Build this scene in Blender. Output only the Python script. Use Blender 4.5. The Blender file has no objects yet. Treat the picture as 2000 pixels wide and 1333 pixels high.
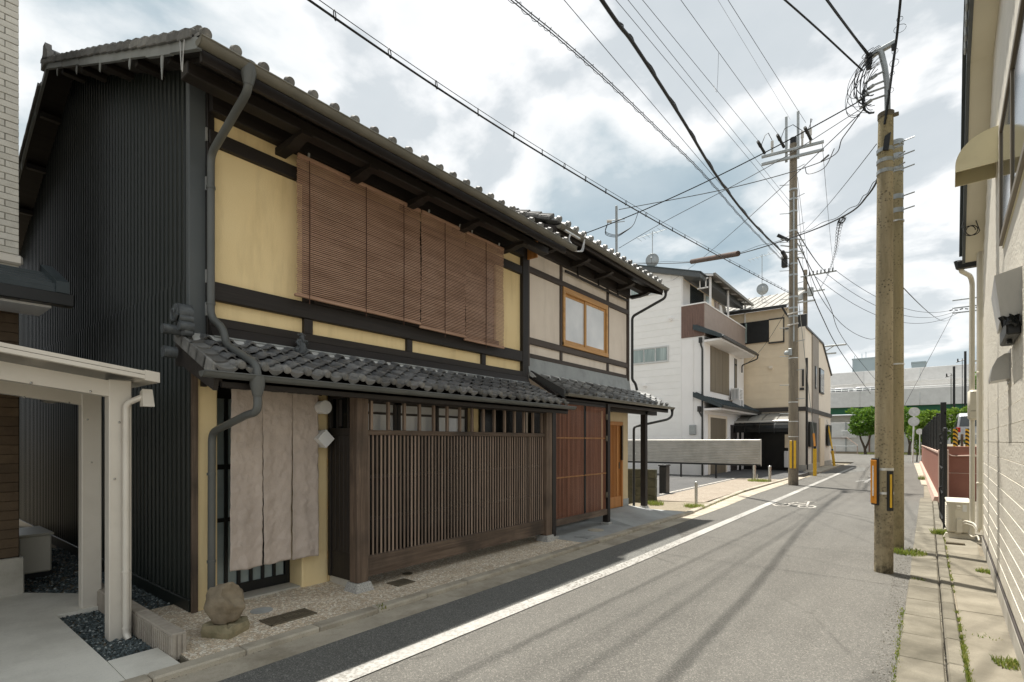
import bpy, bmesh, math, random
from mathutils import Vector, Matrix, noise as mnoise
random.seed(11)
scene = bpy.context.scene
COL = scene.collection
R = math.radians

# ------------------------------------------------------------------ camera
cam = bpy.data.cameras.new('camera'); camo = bpy.data.objects.new('camera', cam)
COL.objects.link(camo); scene.camera = camo
camo.location = (0, 0, 1.6); camo.rotation_euler = (R(90), 0, R(38.28))
cam.sensor_width = 36; cam.lens = 18.18; cam.shift_y = 0.0978
cam.clip_start = 0.05; cam.clip_end = 2000

# ------------------------------------------------------------------ sky, sun, exposure
SUN_EL, SUN_AZ = R(76), R(-65.7)
world = bpy.data.worlds.new('World'); scene.world = world; world.use_nodes = True
wt = world.node_tree; wt.nodes.clear()
def wn(t, **k):
    n = wt.nodes.new(t)
    for a, b in k.items(): setattr(n, a, b)
    return n
wl = wt.links.new
wo = wn('ShaderNodeOutputWorld'); wb = wn('ShaderNodeBackground'); wb.inputs[1].default_value = 0.088
wl(wb.outputs[0], wo.inputs[0])
sky = wn('ShaderNodeTexSky', sky_type='NISHITA', sun_disc=False, sun_elevation=SUN_EL, sun_rotation=SUN_AZ)
tc = wn('ShaderNodeTexCoord'); sp = wn('ShaderNodeSeparateXYZ'); wl(tc.outputs['Generated'], sp.inputs[0])
def wm(op, a, b, c=None):
    n = wn('ShaderNodeMath', operation=op)
    for i, q in enumerate((a, b, c)):
        if q is None: continue
        if isinstance(q, (int, float)): n.inputs[i].default_value = q
        else: wl(q, n.inputs[i])
    return n.outputs[0]
zc = wm('MAXIMUM', sp.outputs[2], 0.0)
den = wm('ADD', zc, 0.22)
cv = wn('ShaderNodeCombineXYZ')
wl(wm('DIVIDE', sp.outputs[0], den), cv.inputs[0]); wl(wm('DIVIDE', sp.outputs[1], den), cv.inputs[1])
def wnoise(scale, detail, rough, off, dist=0.0):
    mp = wn('ShaderNodeMapping'); mp.inputs['Location'].default_value = off; wl(cv.outputs[0], mp.inputs[0])
    n = wn('ShaderNodeTexNoise'); n.inputs['Scale'].default_value = scale; n.inputs['Detail'].default_value = detail
    n.inputs['Roughness'].default_value = rough; n.inputs['Distortion'].default_value = dist
    wl(mp.outputs[0], n.inputs['Vector']); return n.outputs[0]
def wramp(src, stops):
    r = wn('ShaderNodeValToRGB'); e = r.color_ramp.elements
    while len(e) < len(stops): e.new(0.5)
    for i, (p, c) in enumerate(stops): e[i].position = p; e[i].color = (*c, 1)
    wl(src, r.inputs[0]); return r.outputs[0]
def wmix(f, a, b):
    n = wn('ShaderNodeMix', data_type='RGBA')
    if isinstance(f, (int, float)): n.inputs[0].default_value = f
    else: wl(f, n.inputs[0])
    for i, q in ((6, a), (7, b)):
        if isinstance(q, tuple): n.inputs[i].default_value = (*q, 1)
        else: wl(q, n.inputs[i])
    return n.outputs[2]
CL_OFF = (3.1, 1.7, 0.4)
n1 = wnoise(1.6, 10, 0.52, CL_OFF, 0.15)
n2 = wnoise(0.55, 3, 0.5, (7.3, 2.2, 1.0))
dens = wm('ADD', wm('MULTIPLY', n1, 0.72), wm('MULTIPLY', n2, 0.28))
cloud = wramp(dens, [(0.36, (2.2, 2.42, 2.52)), (0.45, (2.5, 2.68, 2.76)), (0.484, (4.2, 4.2, 4.15)),
                     (0.517, (3.9, 3.95, 3.9)), (0.575, (1.75, 2.15, 2.33)), (0.66, (1.25, 1.7, 1.95))])
n3 = wnoise(2.4, 7, 0.55, (1.4, 9.1, 3.0), 0.1)
veil = wramp(n3, [(0.35, (0, 0, 0)), (0.65, (0.3, 0.3, 0.3))])
cloud = wmix(veil, cloud, (3.2, 3.3, 3.3))
hz = wm('POWER', wm('SUBTRACT', 1.0, zc), 7.0)
cloud = wmix(wm('MULTIPLY', hz, 0.75), cloud, (3.2, 3.26, 3.25))
wl(wmix(0.95, sky.outputs[0], cloud), wb.inputs[0])

sl = bpy.data.lights.new('sun', 'SUN'); sl.energy = 2.5; sl.angle = R(1.0); sl.color = (1.0, 0.955, 0.88)
so = bpy.data.objects.new('sun', sl); COL.objects.link(so)
sv = Vector((math.sin(SUN_AZ)*math.cos(SUN_EL), math.cos(SUN_AZ)*math.cos(SUN_EL), math.sin(SUN_EL)))
so.rotation_euler = sv.to_track_quat('Z', 'Y').to_euler(); so.location = (-10, 10, 40)
vs = scene.view_settings
vs.view_transform = 'Standard'; vs.look = 'None'; vs.exposure = 1.6; vs.gamma = 1; vs.use_curve_mapping = False

# ------------------------------------------------------------------ mesh builder
class MB:
    def __init__(s): s.v = []; s.f = []; s.M = None
    def add(s, vs, fs):
        o = len(s.v)
        if s.M is not None: vs = [tuple(s.M @ Vector(p)) for p in vs]
        s.v += [tuple(p) for p in vs]; s.f += [tuple(i+o for i in f) for f in fs]
        return s
    def _conv(s, vs, fs):
        c = sum((Vector(p) for p in vs), Vector())/len(vs); out = []
        for f in fs:
            a, b, d = (Vector(vs[f[i]]) for i in (0, 1, 2))
            n = (b-a).cross(d-a); m = sum((Vector(vs[i]) for i in f), Vector())/len(f)
            out.append(f if n.dot(m-c) >= 0 else f[::-1])
        return s.add(vs, out)
    def box(s, x0, x1, y0, y1, z0, z1, c=0.0):
        X, Y, Z = sorted((x0, x1)), sorted((y0, y1)), sorted((z0, z1))
        if c <= 0:
            vs = [(x, y, z) for x in X for y in Y for z in Z]
            return s.add(vs, [(0,1,3,2),(4,6,7,5),(0,4,5,1),(2,3,7,6),(0,2,6,4),(1,5,7,3)])
        c = min(c, (X[1]-X[0])*.45, (Y[1]-Y[0])*.45, (Z[1]-Z[0])*.45)
        vs = []; ix = {}
        for i in (0, 1):
            for j in (0, 1):
                for k in (0, 1):
                    x, y, z = X[i], Y[j], Z[k]; a, b, d = (1-2*i)*c, (1-2*j)*c, (1-2*k)*c
                    for q, p in enumerate(((x, y+b, z+d), (x+a, y, z+d), (x+a, y+b, z))):
                        ix[i, j, k, q] = len(vs); vs.append(p)
        fs = []
        for i in (0, 1):
            fs.append(tuple(ix[i, j, k, 0] for j, k in ((0,0),(1,0),(1,1),(0,1))))
            fs.append(tuple(ix[j, i, k, 1] for j, k in ((0,0),(1,0),(1,1),(0,1))))
            fs.append(tuple(ix[j, k, i, 2] for j, k in ((0,0),(1,0),(1,1),(0,1))))
            for j in (0, 1):
                fs.append((ix[i,j,0,0], ix[i,j,1,0], ix[i,j,1,1], ix[i,j,0,1]))
                fs.append((ix[i,0,j,0], ix[i,1,j,0], ix[i,1,j,2], ix[i,0,j,2]))
                fs.append((ix[0,i,j,1], ix[1,i,j,1], ix[1,i,j,2], ix[0,i,j,2]))
                for k in (0, 1): fs.append((ix[i,j,k,0], ix[i,j,k,1], ix[i,j,k,2]))
        return s._conv(vs, fs)
    def hexa(s, p):     # 8 points: bottom ring 0-3, top ring 4-7
        return s._conv(p, [(0,1,2,3),(4,5,6,7),(0,1,5,4),(1,2,6,5),(2,3,7,6),(3,0,4,7)])
    def ext(s, poly, vec):      # closed polygon (3d) extruded along vec
        n = len(poly); v2 = [tuple(Vector(p)+Vector(vec)) for p in poly]
        nn = Vector()
        for i in range(n): nn += Vector(poly[i]).cross(Vector(poly[(i+1) % n]))
        fl = nn.dot(Vector(vec)) > 0
        fs = [tuple(range(n)), tuple(range(2*n-1, n-1, -1))]
        fs += [(i, i+n, (i+1) % n+n, (i+1) % n) for i in range(n)]
        if fl: fs = [f[::-1] for f in fs]
        return s.add(list(poly)+v2, fs)
    def strip(s, line, vec):    # open sheet: polyline extruded
        n = len(line); v2 = [tuple(Vector(p)+Vector(vec)) for p in line]
        return s.add(list(line)+v2, [(i, i+1, i+1+n, i+n) for i in range(n-1)])
    def tube(s, pts, r, n=8, cap=True, closed=False):
        P = [Vector(p) for p in pts]; m = len(P)
        rs = r if isinstance(r, (list, tuple)) else [r]*m
        vs = []; t0 = None; u = None
        for i in range(m):
            if closed: t = P[(i+1) % m]-P[i-1]
            else: t = P[min(i+1, m-1)]-P[max(i-1, 0)]
            if t.length < 1e-9: t = Vector((0, 0, 1))
            t.normalize()
            if u is None:
                u = t.orthogonal().normalized()
            else:
                u = (u-t*u.dot(t))
                u = u.normalized() if u.length > 1e-6 else t.orthogonal().normalized()
            w = t.cross(u)
            for k in range(n):
                a = 2*math.pi*k/n; vs.append(tuple(P[i]+(u*math.cos(a)+w*math.sin(a))*rs[i]))
        fs = []
        for i in range(m if closed else m-1):
            j = (i+1) % m
            for k in range(n):
                l = (k+1) % n; fs.append((i*n+k, i*n+l, j*n+l, j*n+k))
        if cap and not closed: fs += [tuple(range(n-1, -1, -1)), tuple((m-1)*n+k for k in range(n))]
        return s.add(vs, fs)
    def cyl(s, p0, p1, r0, r1=None, n=14): return s.tube([p0, p1], [r0, r0 if r1 is None else r1], n)
    def ball(s, c, rx, ry=None, rz=None, nu=12, nv=8, jit=0.0, seed=0):
        ry = rx if ry is None else ry; rz = rx if rz is None else rz
        vs = []; fs = []
        for i in range(nv+1):
            ph = math.pi*i/nv
            for k in range(nu):
                a = 2*math.pi*k/nu
                d = Vector((math.sin(ph)*math.cos(a), math.sin(ph)*math.sin(a), math.cos(ph)))
                q = 1+jit*mnoise.noise(d*1.7+Vector((seed, seed*.7, 0)))
                vs.append((c[0]+d.x*rx*q, c[1]+d.y*ry*q, c[2]+d.z*rz*q))
        for i in range(nv):
            for k in range(nu):
                l = (k+1) % nu; fs.append((i*nu+k, (i+1)*nu+k, (i+1)*nu+l, i*nu+l))
        return s.add(vs, fs)
    def mesh(s, name, off=(0, 0, 0), smooth=None):
        me = bpy.data.meshes.new(name); o = Vector(off)
        me.from_pydata([tuple(Vector(p)-o) for p in s.v], [], s.f); me.update()
        if smooth is not None:
            me.polygons.foreach_set('use_smooth', [True]*len(me.polygons))
            me.set_sharp_from_angle(angle=R(smooth))
        return me

WLD = {}
def _new(name, me):
    o = bpy.data.objects.new(name, me); COL.objects.link(o); return o
def thing(name, label, cat, loc=(0, 0, 0), group=None):
    o = _new(name, None); o.location = loc; WLD[o] = Vector(loc); o.empty_display_size = .2
    o['label'] = label; o['category'] = cat
    if group: o['group'] = group
    return o
def part(name, mb, m, parent, smooth=None, kind=None, label=None):
    w = WLD[parent]; me = mb.mesh(name, w, smooth); me.materials.append(m)
    o = _new(name, me); o.parent = parent; WLD[o] = w
    if kind: o['kind'] = kind
    if label: o['label'] = label
    return o
def single(name, mb, m, label, cat, loc=(0, 0, 0), smooth=None, group=None):
    me = mb.mesh(name, loc, smooth); me.materials.append(m); o = _new(name, me); o.location = loc
    WLD[o] = Vector(loc); o['label'] = label; o['category'] = cat
    if group: o['group'] = group
    return o
def struct(name, mb, m, smooth=None, kind='structure', parent=None):
    if parent is not None: return part(name, mb, m, parent, smooth)
    me = mb.mesh(name, (0, 0, 0), smooth)
    if m: me.materials.append(m)
    o = _new(name, me); o['kind'] = kind; WLD[o] = Vector(); return o
def inst(name, me, parent, loc, rot=(0, 0, 0), sc=(1, 1, 1)):
    o = _new(name, me); o.parent = parent; o.location = Vector(loc)-WLD[parent]; o.rotation_euler = rot; o.scale = sc
    WLD[o] = Vector(loc); return o
def copy_tree(o, loc=None, label=None, parent=None):
    c = o.copy(); COL.objects.link(c)
    if parent is not None: c.parent = parent
    if loc is not None: c.location = loc
    if label: c['label'] = label
    WLD[c] = Vector(c.location)
    for ch in list(o.children): copy_tree(ch, parent=c)
    return c

# ------------------------------------------------------------------ materials
def lin(r, g, b):
    f = lambda c: (c/255/12.92) if c/255 <= .04045 else ((c/255+.055)/1.055)**2.4
    return (f(r), f(g), f(b))
class NT:
    def __init__(s, name):
        s.m = bpy.data.materials.new(name); s.m.use_nodes = True; s.t = s.m.node_tree
        s.p = s.t.nodes['Principled BSDF']; s.tc = s.n('ShaderNodeTexCoord'); s.oi = s.n('ShaderNodeObjectInfo')
        s.p.inputs['Specular IOR Level'].default_value = .35
    def n(s, t, **k):
        q = s.t.nodes.new(t)
        for a, b in k.items(): setattr(q, a, b)
        return q
    def l(s, a, b): s.t.links.new(a, b)
    def set(s, sock, v):
        if isinstance(v, (int, float)): sock.default_value = v
        elif isinstance(v, tuple): sock.default_value = v if len(v) == len(sock.default_value) else (*v, 1)
        else: s.l(v, sock)
    def math(s, op, a, b=0.0, clamp=False):
        q = s.n('ShaderNodeMath', operation=op, use_clamp=clamp); s.set(q.inputs[0], a); s.set(q.inputs[1], b); return q.outputs[0]
    def co(s, scale=(1, 1, 1), rnd=True):
        mp = s.n('ShaderNodeMapping'); mp.inputs['Scale'].default_value = scale; s.l(s.tc.outputs['Object'], mp.inputs[0])
        if rnd:
            c = s.n('ShaderNodeCombineXYZ'); r = s.math('MULTIPLY', s.oi.outputs['Random'], 57.0)
            for i in range(3): s.l(r, c.inputs[i])
            s.l(c.outputs[0], mp.inputs['Location'])
        return mp.outputs[0]
    def noise(s, co, scale, detail=4, rough=.55, dist=0.0):
        q = s.n('ShaderNodeTexNoise'); s.l(co, q.inputs['Vector'])
        for k, v in (('Scale', scale), ('Detail', detail), ('Roughness', rough), ('Distortion', dist)): q.inputs[k].default_value = v
        return q.outputs[0]
    def voro(s, co, scale, feature='F1', out='Distance', rand=1.0):
        q = s.n('ShaderNodeTexVoronoi', feature=feature); s.l(co, q.inputs['Vector']); q.inputs['Scale'].default_value = scale
        q.inputs['Randomness'].default_value = rand; return q.outputs[out]
    def ramp(s, src, a, b, ca=(0, 0, 0), cb=(1, 1, 1)):
        q = s.n('ShaderNodeValToRGB'); e = q.color_ramp.elements
        e[0].position = a; e[1].position = b; e[0].color = (*ca, 1); e[1].color = (*cb, 1); s.l(src, q.inputs[0]); return q.outputs[0]
    def mix(s, f, a, b, mode='MIX'):
        q = s.n('ShaderNodeMix', data_type='RGBA', blend_type=mode); s.set(q.inputs[0], f); s.set(q.inputs[6], a); s.set(q.inputs[7], b); return q.outputs[2]
    def bump(s, h, strength=.2, dist=.01, nrm=None):
        q = s.n('ShaderNodeBump'); q.inputs['Strength'].default_value = strength; q.inputs['Distance'].default_value = dist
        s.l(h, q.inputs['Height'])
        if nrm is not None: s.l(nrm, q.inputs['Normal'])
        return q.outputs[0]
    def fin(s, col, rough=.7, nrm=None, metal=0.0, rnd=0.0):
        if rnd:
            q = s.n('ShaderNodeHueSaturation'); s.set(q.inputs['Color'], col)
            s.l(s.math('ADD', s.math('MULTIPLY', s.oi.outputs['Random'], 2*rnd), 1-rnd), q.inputs['Value']); col = q.outputs[0]
        s.set(s.p.inputs['Base Color'], col); s.set(s.p.inputs['Roughness'], rough); s.p.inputs['Metallic'].default_value = metal
        if nrm is not None: s.l(nrm, s.p.inputs['Normal'])
        return s.m
def MAT(name, c1, c2=None, scale=6, st=(1, 1, 1), rough=.7, bump=.15, bs=60, bst=(1, 1, 1), metal=0, rnd=0.0, dirt=None, damt=.4, ds=1.2, a=.35, b=.65, spec=None, dst=(1, 1, 1), bd=.01):
    t = NT(name); c2 = c2 or tuple(x*.8 for x in c1)
    col = t.mix(t.ramp(t.noise(t.co(st), scale, 5), a, b), c1, c2)
    if dirt is not None:
        col = t.mix(t.math('MULTIPLY', t.ramp(t.noise(t.co(dst), ds, 6, .65), .5, .75), damt), col, dirt)
    nr = t.bump(t.noise(t.co(bst), bs, 4), bump, bd) if bump else None
    if spec is not None: t.p.inputs['Specular IOR Level'].default_value = spec
    return t.fin(col, rough, nr, metal, rnd)
def WOOD(name, c1, c2, axis='Z', rnd=.12, rough=.65, gs=1.0, dirt=None, damt=.5, wear=None):
    st = {'X': (.04, 1, 1), 'Y': (1, .04, 1), 'Z': (1, 1, .04)}[axis]; st = tuple(q*gs for q in st)
    t = NT(name); co = t.co(st)
    g = t.noise(co, 55, 6, .7, .6); big = t.noise(co, 9, 4, .6, 1.2)
    col = t.mix(t.ramp(g, .3, .7), c1, c2)
    col = t.mix(t.math('MULTIPLY', t.ramp(big, .45, .7), .6), col, tuple(q*.6 for q in c1))
    if wear is not None: col = t.mix(t.math('MULTIPLY', t.ramp(t.noise(co, 30, 6, .7, 1.0), .62, .7), .8), col, wear)
    if dirt is not None: col = t.mix(t.math('MULTIPLY', t.ramp(t.noise(t.co(), 1.6, 5), .45, .7), damt), col, dirt)
    return t.fin(col, rough, t.bump(g, .25, .006), 0, rnd)

BLACKWOOD = {ax: WOOD('dark_wood_'+ax.lower(), (.018, .014, .012), (.032, .026, .022), ax, .15, .55) for ax in 'XYZ'}
BROWNWOOD = {ax: WOOD('weathered_wood_'+ax.lower(), (.085, .056, .038), (.20, .145, .105), ax, .18, .7, .8, (.022, .018, .015), .75, (.36, .26, .17)) for ax in 'YZ'}
BARWOOD = WOOD('lattice_wood', (.19, .135, .10), (.29, .22, .17), 'Z', .32, .7)
REDWOOD = WOOD('red_lattice_wood', (.26, .105, .06), (.36, .16, .095), 'Z', .15, .55)
BEAM2 = {ax: WOOD('brown_beam_'+ax.lower(), (.055, .04, .032), (.09, .07, .058), ax, .12, .6) for ax in 'YZ'}
HINOKI = {ax: WOOD('pale_wood_'+ax.lower(), (.52, .27, .09), (.62, .35, .13), ax, .05, .5) for ax in 'YZ'}
DOORWOOD = WOOD('door_wood', (.46, .19, .05), (.56, .26, .085), 'Z', .08, .5)
PLASTER = MAT('mustard_plaster', (.88, .705, .40), (.84, .66, .36), 2.0, rough=.85, bump=.3, bs=110, dirt=(.56, .42, .21), damt=.5, ds=2.6, dst=(1, 1.8, .3))
GREYPL = MAT('grey_plaster', (.80, .71, .61), (.75, .66, .565), 2.5, rough=.85, bump=.3, bs=110, dirt=(.43, .37, .30), damt=.4, ds=2.2, dst=(1, 1.6, .3))
BEIGEPL = MAT('beige_plaster', (.66, .52, .33), (.60, .47, .29), 2.5, rough=.85, bump=.1, bs=120)
TILE = None
def tile_mat(name, base, hi, lich, rough):
    t = NT(name); co = t.co()
    col = t.mix(t.ramp(t.noise(co, 9, 5), .3, .7), base, hi)
    col = t.mix(t.math('MULTIPLY', t.ramp(t.noise(co, 26, 7, .7), .56, .68), .55), col, lich)
    rr = t.math('ADD', t.math('MULTIPLY', t.noise(co, 14, 4), .35), rough-.15)
    return t.fin(col, rr, t.bump(t.noise(co, 80, 4), .15, .004), 0.0, .38)  # light tone and wide per-tile spread paint reflected sheen into the tiles
TILE = tile_mat('smoked_roof_tile', (.10, .102, .105), (.21, .213, .215), (.32, .305, .27), .34)
TILE2 = tile_mat('grey_roof_tile', (.14, .143, .14), (.25, .25, .243), (.34, .325, .29), .36)
EAVETILE = tile_mat('eave_tile', (.12, .12, .115), (.22, .215, .205), (.36, .335, .27), .5)
MORTAR = MAT('lime_mortar', (.62, .62, .60), (.40, .40, .38), 9, rough=.9, bump=.4, bs=40, dirt=(.2, .2, .19), damt=.6, ds=3)
GUTTER = MAT('gutter_plastic', (.115, .12, .115), (.095, .10, .095), 3, rough=.38, bump=.03, dirt=(.19, .18, .15), damt=.25, ds=2.5)
GUTTER2 = MAT('aged_gutter', (.17, .16, .13), (.12, .115, .095), 3, rough=.42, bump=.03, dirt=(.07, .065, .05), damt=.4, ds=2.5)
PIPEBLK = MAT('dark_pipe', (.03, .03, .028), (.04, .04, .038), 3, rough=.4, bump=.02)
CORR = MAT('black_metal_siding', (.011, .0155, .013), (.016, .020, .0175), 1.0, rough=.42, bump=.06, bs=8, dirt=(.026, .028, .022), damt=.3, ds=.9, dst=(1.5, 1, .25), spec=.4)
TRIM = MAT('slate_metal_trim', (.095, .105, .108), (.08, .09, .095), 1.5, rough=.45, bump=.06, bs=6)
BARGE = MAT('galvanised_cladding', (.31, .325, .32), (.245, .26, .255), 3, rough=.42, bump=.25, bs=5, dirt=(.18, .17, .15), damt=.35, ds=3, rnd=.08)
GRANITE = MAT('granite', (.50, .49, .46), (.28, .275, .26), 90, rough=.75, bump=.25, bs=120, dirt=(.3, .28, .24), damt=.3, a=.42, b=.58)
BLIND = MAT('bamboo_slat', (.44, .275, .19), (.32, .19, .125), 14, (1, .15, 1), rough=.55, bump=.1, bs=50, bst=(1, .2, 1), dirt=(.54, .38, .28), damt=.6, ds=1.1)
CORD = MAT('cord', (.09, .045, .03), rough=.8, bump=.1)
def cloth_mat():
    t = NT('linen_cloth'); co = t.co((1, 1, 1))
    w = t.noise(co, 2.2, 6, .6, .6); c2 = t.noise(t.co((1, .12, 1)), 260, 2); c3 = t.noise(t.co((1, 1, .12)), 260, 2)
    col = t.mix(t.ramp(w, .35, .68), (.56, .475, .41), (.43, .362, .312))
    col = t.mix(t.math('MULTIPLY', t.ramp(t.math('ADD', c2, c3), .8, 1.25), .25), col, (.62, .53, .46))
    b1 = t.bump(t.math('ADD', c2, c3), .25, .002); b2 = t.bump(t.noise(co, 13, 7, .68, 1.0), .9, .014, b1)
    return t.fin(col, .9, b2)
CLOTH = cloth_mat()
WHITESIGN = MAT('white_acrylic', (.80, .80, .78), (.76, .76, .74), 2, rough=.35, bump=.02)
FROST = MAT('frosted_glass', (.36, .43, .43), (.30, .37, .37), 6, rough=.25, bump=.2, bs=150, spec=.6)
DGLASS = MAT('window_glass', (.035, .042, .045), (.05, .058, .06), 1.2, rough=.06, bump=0, spec=.8)
WGLASS = MAT('white_reflection_glass', (.80, .805, .81), (.62, .64, .66), 1.3, rough=.05, bump=0, spec=.7)  # white base also paints in bright reflections on the panes
CURTAIN = MAT('curtained_glass', (.42, .49, .47), (.24, .30, .29), 7, (1, 1, .08), rough=.1, bump=0, spec=.7)
ALU = MAT('aluminium', (.62, .62, .60), (.56, .56, .54), 4, rough=.35, bump=.02, metal=.6)
STEEL = MAT('stainless_steel', (.55, .54, .50), (.47, .46, .42), 4, rough=.25, bump=.02, metal=.9)
GALV = MAT('galvanised_steel', (.40, .42, .42), (.33, .35, .35), 12, rough=.5, bump=.05, metal=.5)
CHAMP = MAT('champagne_aluminium', (.70, .655, .58), (.66, .615, .54), 2, rough=.4, bump=.02, dirt=(.40, .36, .30), damt=.3, ds=1.5, metal=.15)
BLACKM = MAT('black_metal', (.012, .013, .013), (.018, .019, .019), 4, rough=.4, bump=.04)
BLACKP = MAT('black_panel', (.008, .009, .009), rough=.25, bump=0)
RUBBER = MAT('black_rubber', (.012, .012, .012), rough=.7, bump=.05)
CABLE = MAT('black_cable', (.014, .015, .015), rough=.55, bump=0)
CABLEG = MAT('grey_cable', (.12, .12, .12), rough=.5, bump=0)
WHITECABLE = MAT('white_cable', (.55, .55, .54), rough=.5, bump=0)
PORC = MAT('porcelain', (.55, .53, .49), rough=.3, bump=0)
def pole_mat(name, c1, c2, c3):
    t = NT(name); co = t.co(rnd=False)
    col = t.mix(t.ramp(t.noise(t.co((1, 1, .15), False), 9, 6, .65), .35, .65), c1, c2)
    z = t.n('ShaderNodeSeparateXYZ'); t.l(t.tc.outputs['Object'], z.inputs[0])
    v = t.voro(co, 31); pits = t.ramp(v, .18, .42, (1, 1, 1), (0, 0, 0))
    msk = t.ramp(t.noise(co, 3.5, 6, .7), .45, .6)
    col = t.mix(t.math('MULTIPLY', t.math('MULTIPLY', pits, msk), .9), col, c3)
    moss = t.math('MULTIPLY', t.ramp(t.noise(co, 5.0, 7, .75), .42, .62), t.math('SUBTRACT', 1.0, t.math('MULTIPLY', z.outputs[2], .85), True))
    col = t.mix(moss, col, c3)
    return t.fin(col, .9, t.bump(t.math('ADD', t.noise(co, 60, 5), t.math('MULTIPLY', pits, -.8)), .45, .006))
POLE = pole_mat('weathered_concrete_pole', (.42, .355, .235), (.27, .225, .14), (.055, .045, .03))
POLE2 = pole_mat('grey_concrete_pole', (.24, .205, .155), (.17, .145, .11), (.08, .07, .055))
POLESTAIN = pole_mat('olive_concrete_pole', (.36, .30, .175), (.265, .22, .125), (.12, .10, .06))

def asphalt(name, c1, c2, light, dark, amt, wear=True):
    t = NT(name); co = t.co(rnd=False)
    col = t.mix(t.ramp(t.noise(co, .8, 6, .6), .35, .68), c1, c2)
    if wear:
        col = t.mix(t.math('MULTIPLY', t.ramp(t.noise(t.co((1, .07, 1), False), 1.7, 5, .6), .45, .7), .45), col, tuple(q*1.25 for q in c1))
        col = t.mix(t.math('MULTIPLY', t.ramp(t.noise(t.co((1, .25, 1), False), .55, 7, .7), .52, .75), .35), col, tuple(q*.62 for q in c2))
    fine = t.noise(co, 190, 3, .7); vo = t.voro(co, 130, out='Color')
    sp_ = t.n('ShaderNodeSeparateColor'); t.l(vo, sp_.inputs[0])
    col = t.mix(t.math('MULTIPLY', t.ramp(sp_.outputs[0], .70, .95), amt), col, light)
    col = t.mix(t.math('MULTIPLY', t.ramp(sp_.outputs[1], .70, .95), amt), col, dark)
    col = t.mix(t.math('MULTIPLY', t.ramp(fine, .4, .62), .35), col, dark)
    cr = t.voro(t.co((1, .6, 1), False), .42, 'DISTANCE_TO_EDGE'); wob = t.math('ADD', cr, t.math('MULTIPLY', t.math('SUBTRACT', t.noise(co, 6, 5), .5), .05))
    ck = t.math('MULTIPLY', t.ramp(wob, .001, .005, (1, 1, 1), (0, 0, 0)), t.ramp(t.noise(co, .35, 3), .48, .56))
    if wear: col = t.mix(t.math('MULTIPLY', ck, .5), col, dark)
    return t.fin(col, .9, t.bump(t.math('ADD', fine, sp_.outputs[2]), .35, .004))
ROAD = asphalt('worn_asphalt', (.142, .136, .122), (.112, .107, .096), (.33, .31, .27), (.06, .057, .05), .55)
NEWROAD = asphalt('newer_asphalt', (.175, .174, .16), (.14, .139, .127), (.42, .41, .38), (.04, .04, .04), .5, False)
LOTROAD = asphalt('lot_asphalt', (.12, .118, .115), (.095, .094, .092), (.22, .21, .20), (.05, .05, .05), .4)
def concrete(name, c1, c2, stain, ss=1.3, agg=0.0, rnd=False):
    t = NT(name); co = t.co(rnd=rnd)
    col = t.mix(t.ramp(t.noise(co, 2.4, 7, .6), .35, .66), c1, c2)
    col = t.mix(t.math('MULTIPLY', t.ramp(t.noise(co, ss, 8, .72), .45, .68), .75), col, stain)
    col = t.mix(t.math('MULTIPLY', t.ramp(t.noise(co, 130, 3, .7), .5, .68), .25+agg), col, tuple(q*.5 for q in c1))
    return t.fin(col, .88, t.bump(t.noise(co, 90, 5, .7), .3, .004), 0, .07)
CONC = concrete('kerb_concrete', (.48, .43, .345), (.39, .35, .28), (.20, .17, .12), 2.2, .2, True)
SLAB = concrete('gutter_slab_concrete', (.235, .213, .165), (.165, .149, .115), (.07, .062, .043), 1.3, .45, True)
DRIVE = concrete('driveway_concrete', (.72, .70, .63), (.65, .63, .565), (.52, .50, .44), 1.2)
APRON = concrete('apron_concrete', (.27, .243, .188), (.205, .182, .138), (.095, .083, .057), .9, .2)
RAMPC = concrete('smooth_grey_concrete', (.42, .43, .42), (.36, .37, .36), (.27, .27, .26), 1.5)
FOUND = concrete('foundation_concrete', (.52, .49, .43), (.46, .435, .38), (.30, .28, .23), 1.5)
GREYW = concrete('grey_precast', (.66, .655, .64), (.60, .595, .58), (.46, .455, .44), .25)
def aggregate(name, c1, c2, c3, dark, scale):
    t = NT(name); co = t.co(rnd=False)
    q = t.voro(co, scale, out='Color'); s_ = t.n('ShaderNodeSeparateColor'); t.l(q, s_.inputs[0])
    col = t.mix(s_.outputs[0], c1, c2); col = t.mix(t.ramp(s_.outputs[1], .55, .8), col, c3)
    e = t.voro(co, scale, 'DISTANCE_TO_EDGE'); gap = t.ramp(e, .02, .14, (1, 1, 1), (0, 0, 0))
    col = t.mix(t.math('MULTIPLY', gap, .6), col, dark)
    col = t.mix(t.math('MULTIPLY', t.ramp(t.noise(co, 1.1, 6, .65), .45, .72), .4), col, dark)
    return t.fin(col, .75, t.bump(t.ramp(e, 0, .25), .7, .005))
AGG = aggregate('washed_pebble_paving', (.85, .72, .54), (.56, .44, .32), (.95, .88, .75), (.24, .19, .13), 46)
AGG2 = aggregate('pink_pebble_paving', (.36, .30, .235), (.27, .22, .17), (.43, .38, .31), (.2, .165, .125), 45)
def paint_mat():
    t = NT('road_paint'); co = t.co(rnd=False)
    chips = t.ramp(t.noise(co, 32, 8, .75), .48, .55); big = t.ramp(t.noise(co, .5, 5), .40, .56)
    col = t.mix(t.ramp(t.noise(co, 3, 6), .3, .7), (.45, .44, .41), (.36, .35, .325))
    col = t.mix(t.math('MULTIPLY', chips, big), col, (.17, .16, .14)); col = t.mix(t.math('MULTIPLY', t.ramp(t.noise(co, 90, 4, .7), .6, .66), .6), col, (.25, .235, .2))
    return t.fin(col, .7, t.bump(t.noise(co, 150, 3), .3, .003))
PAINT = paint_mat()
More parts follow.
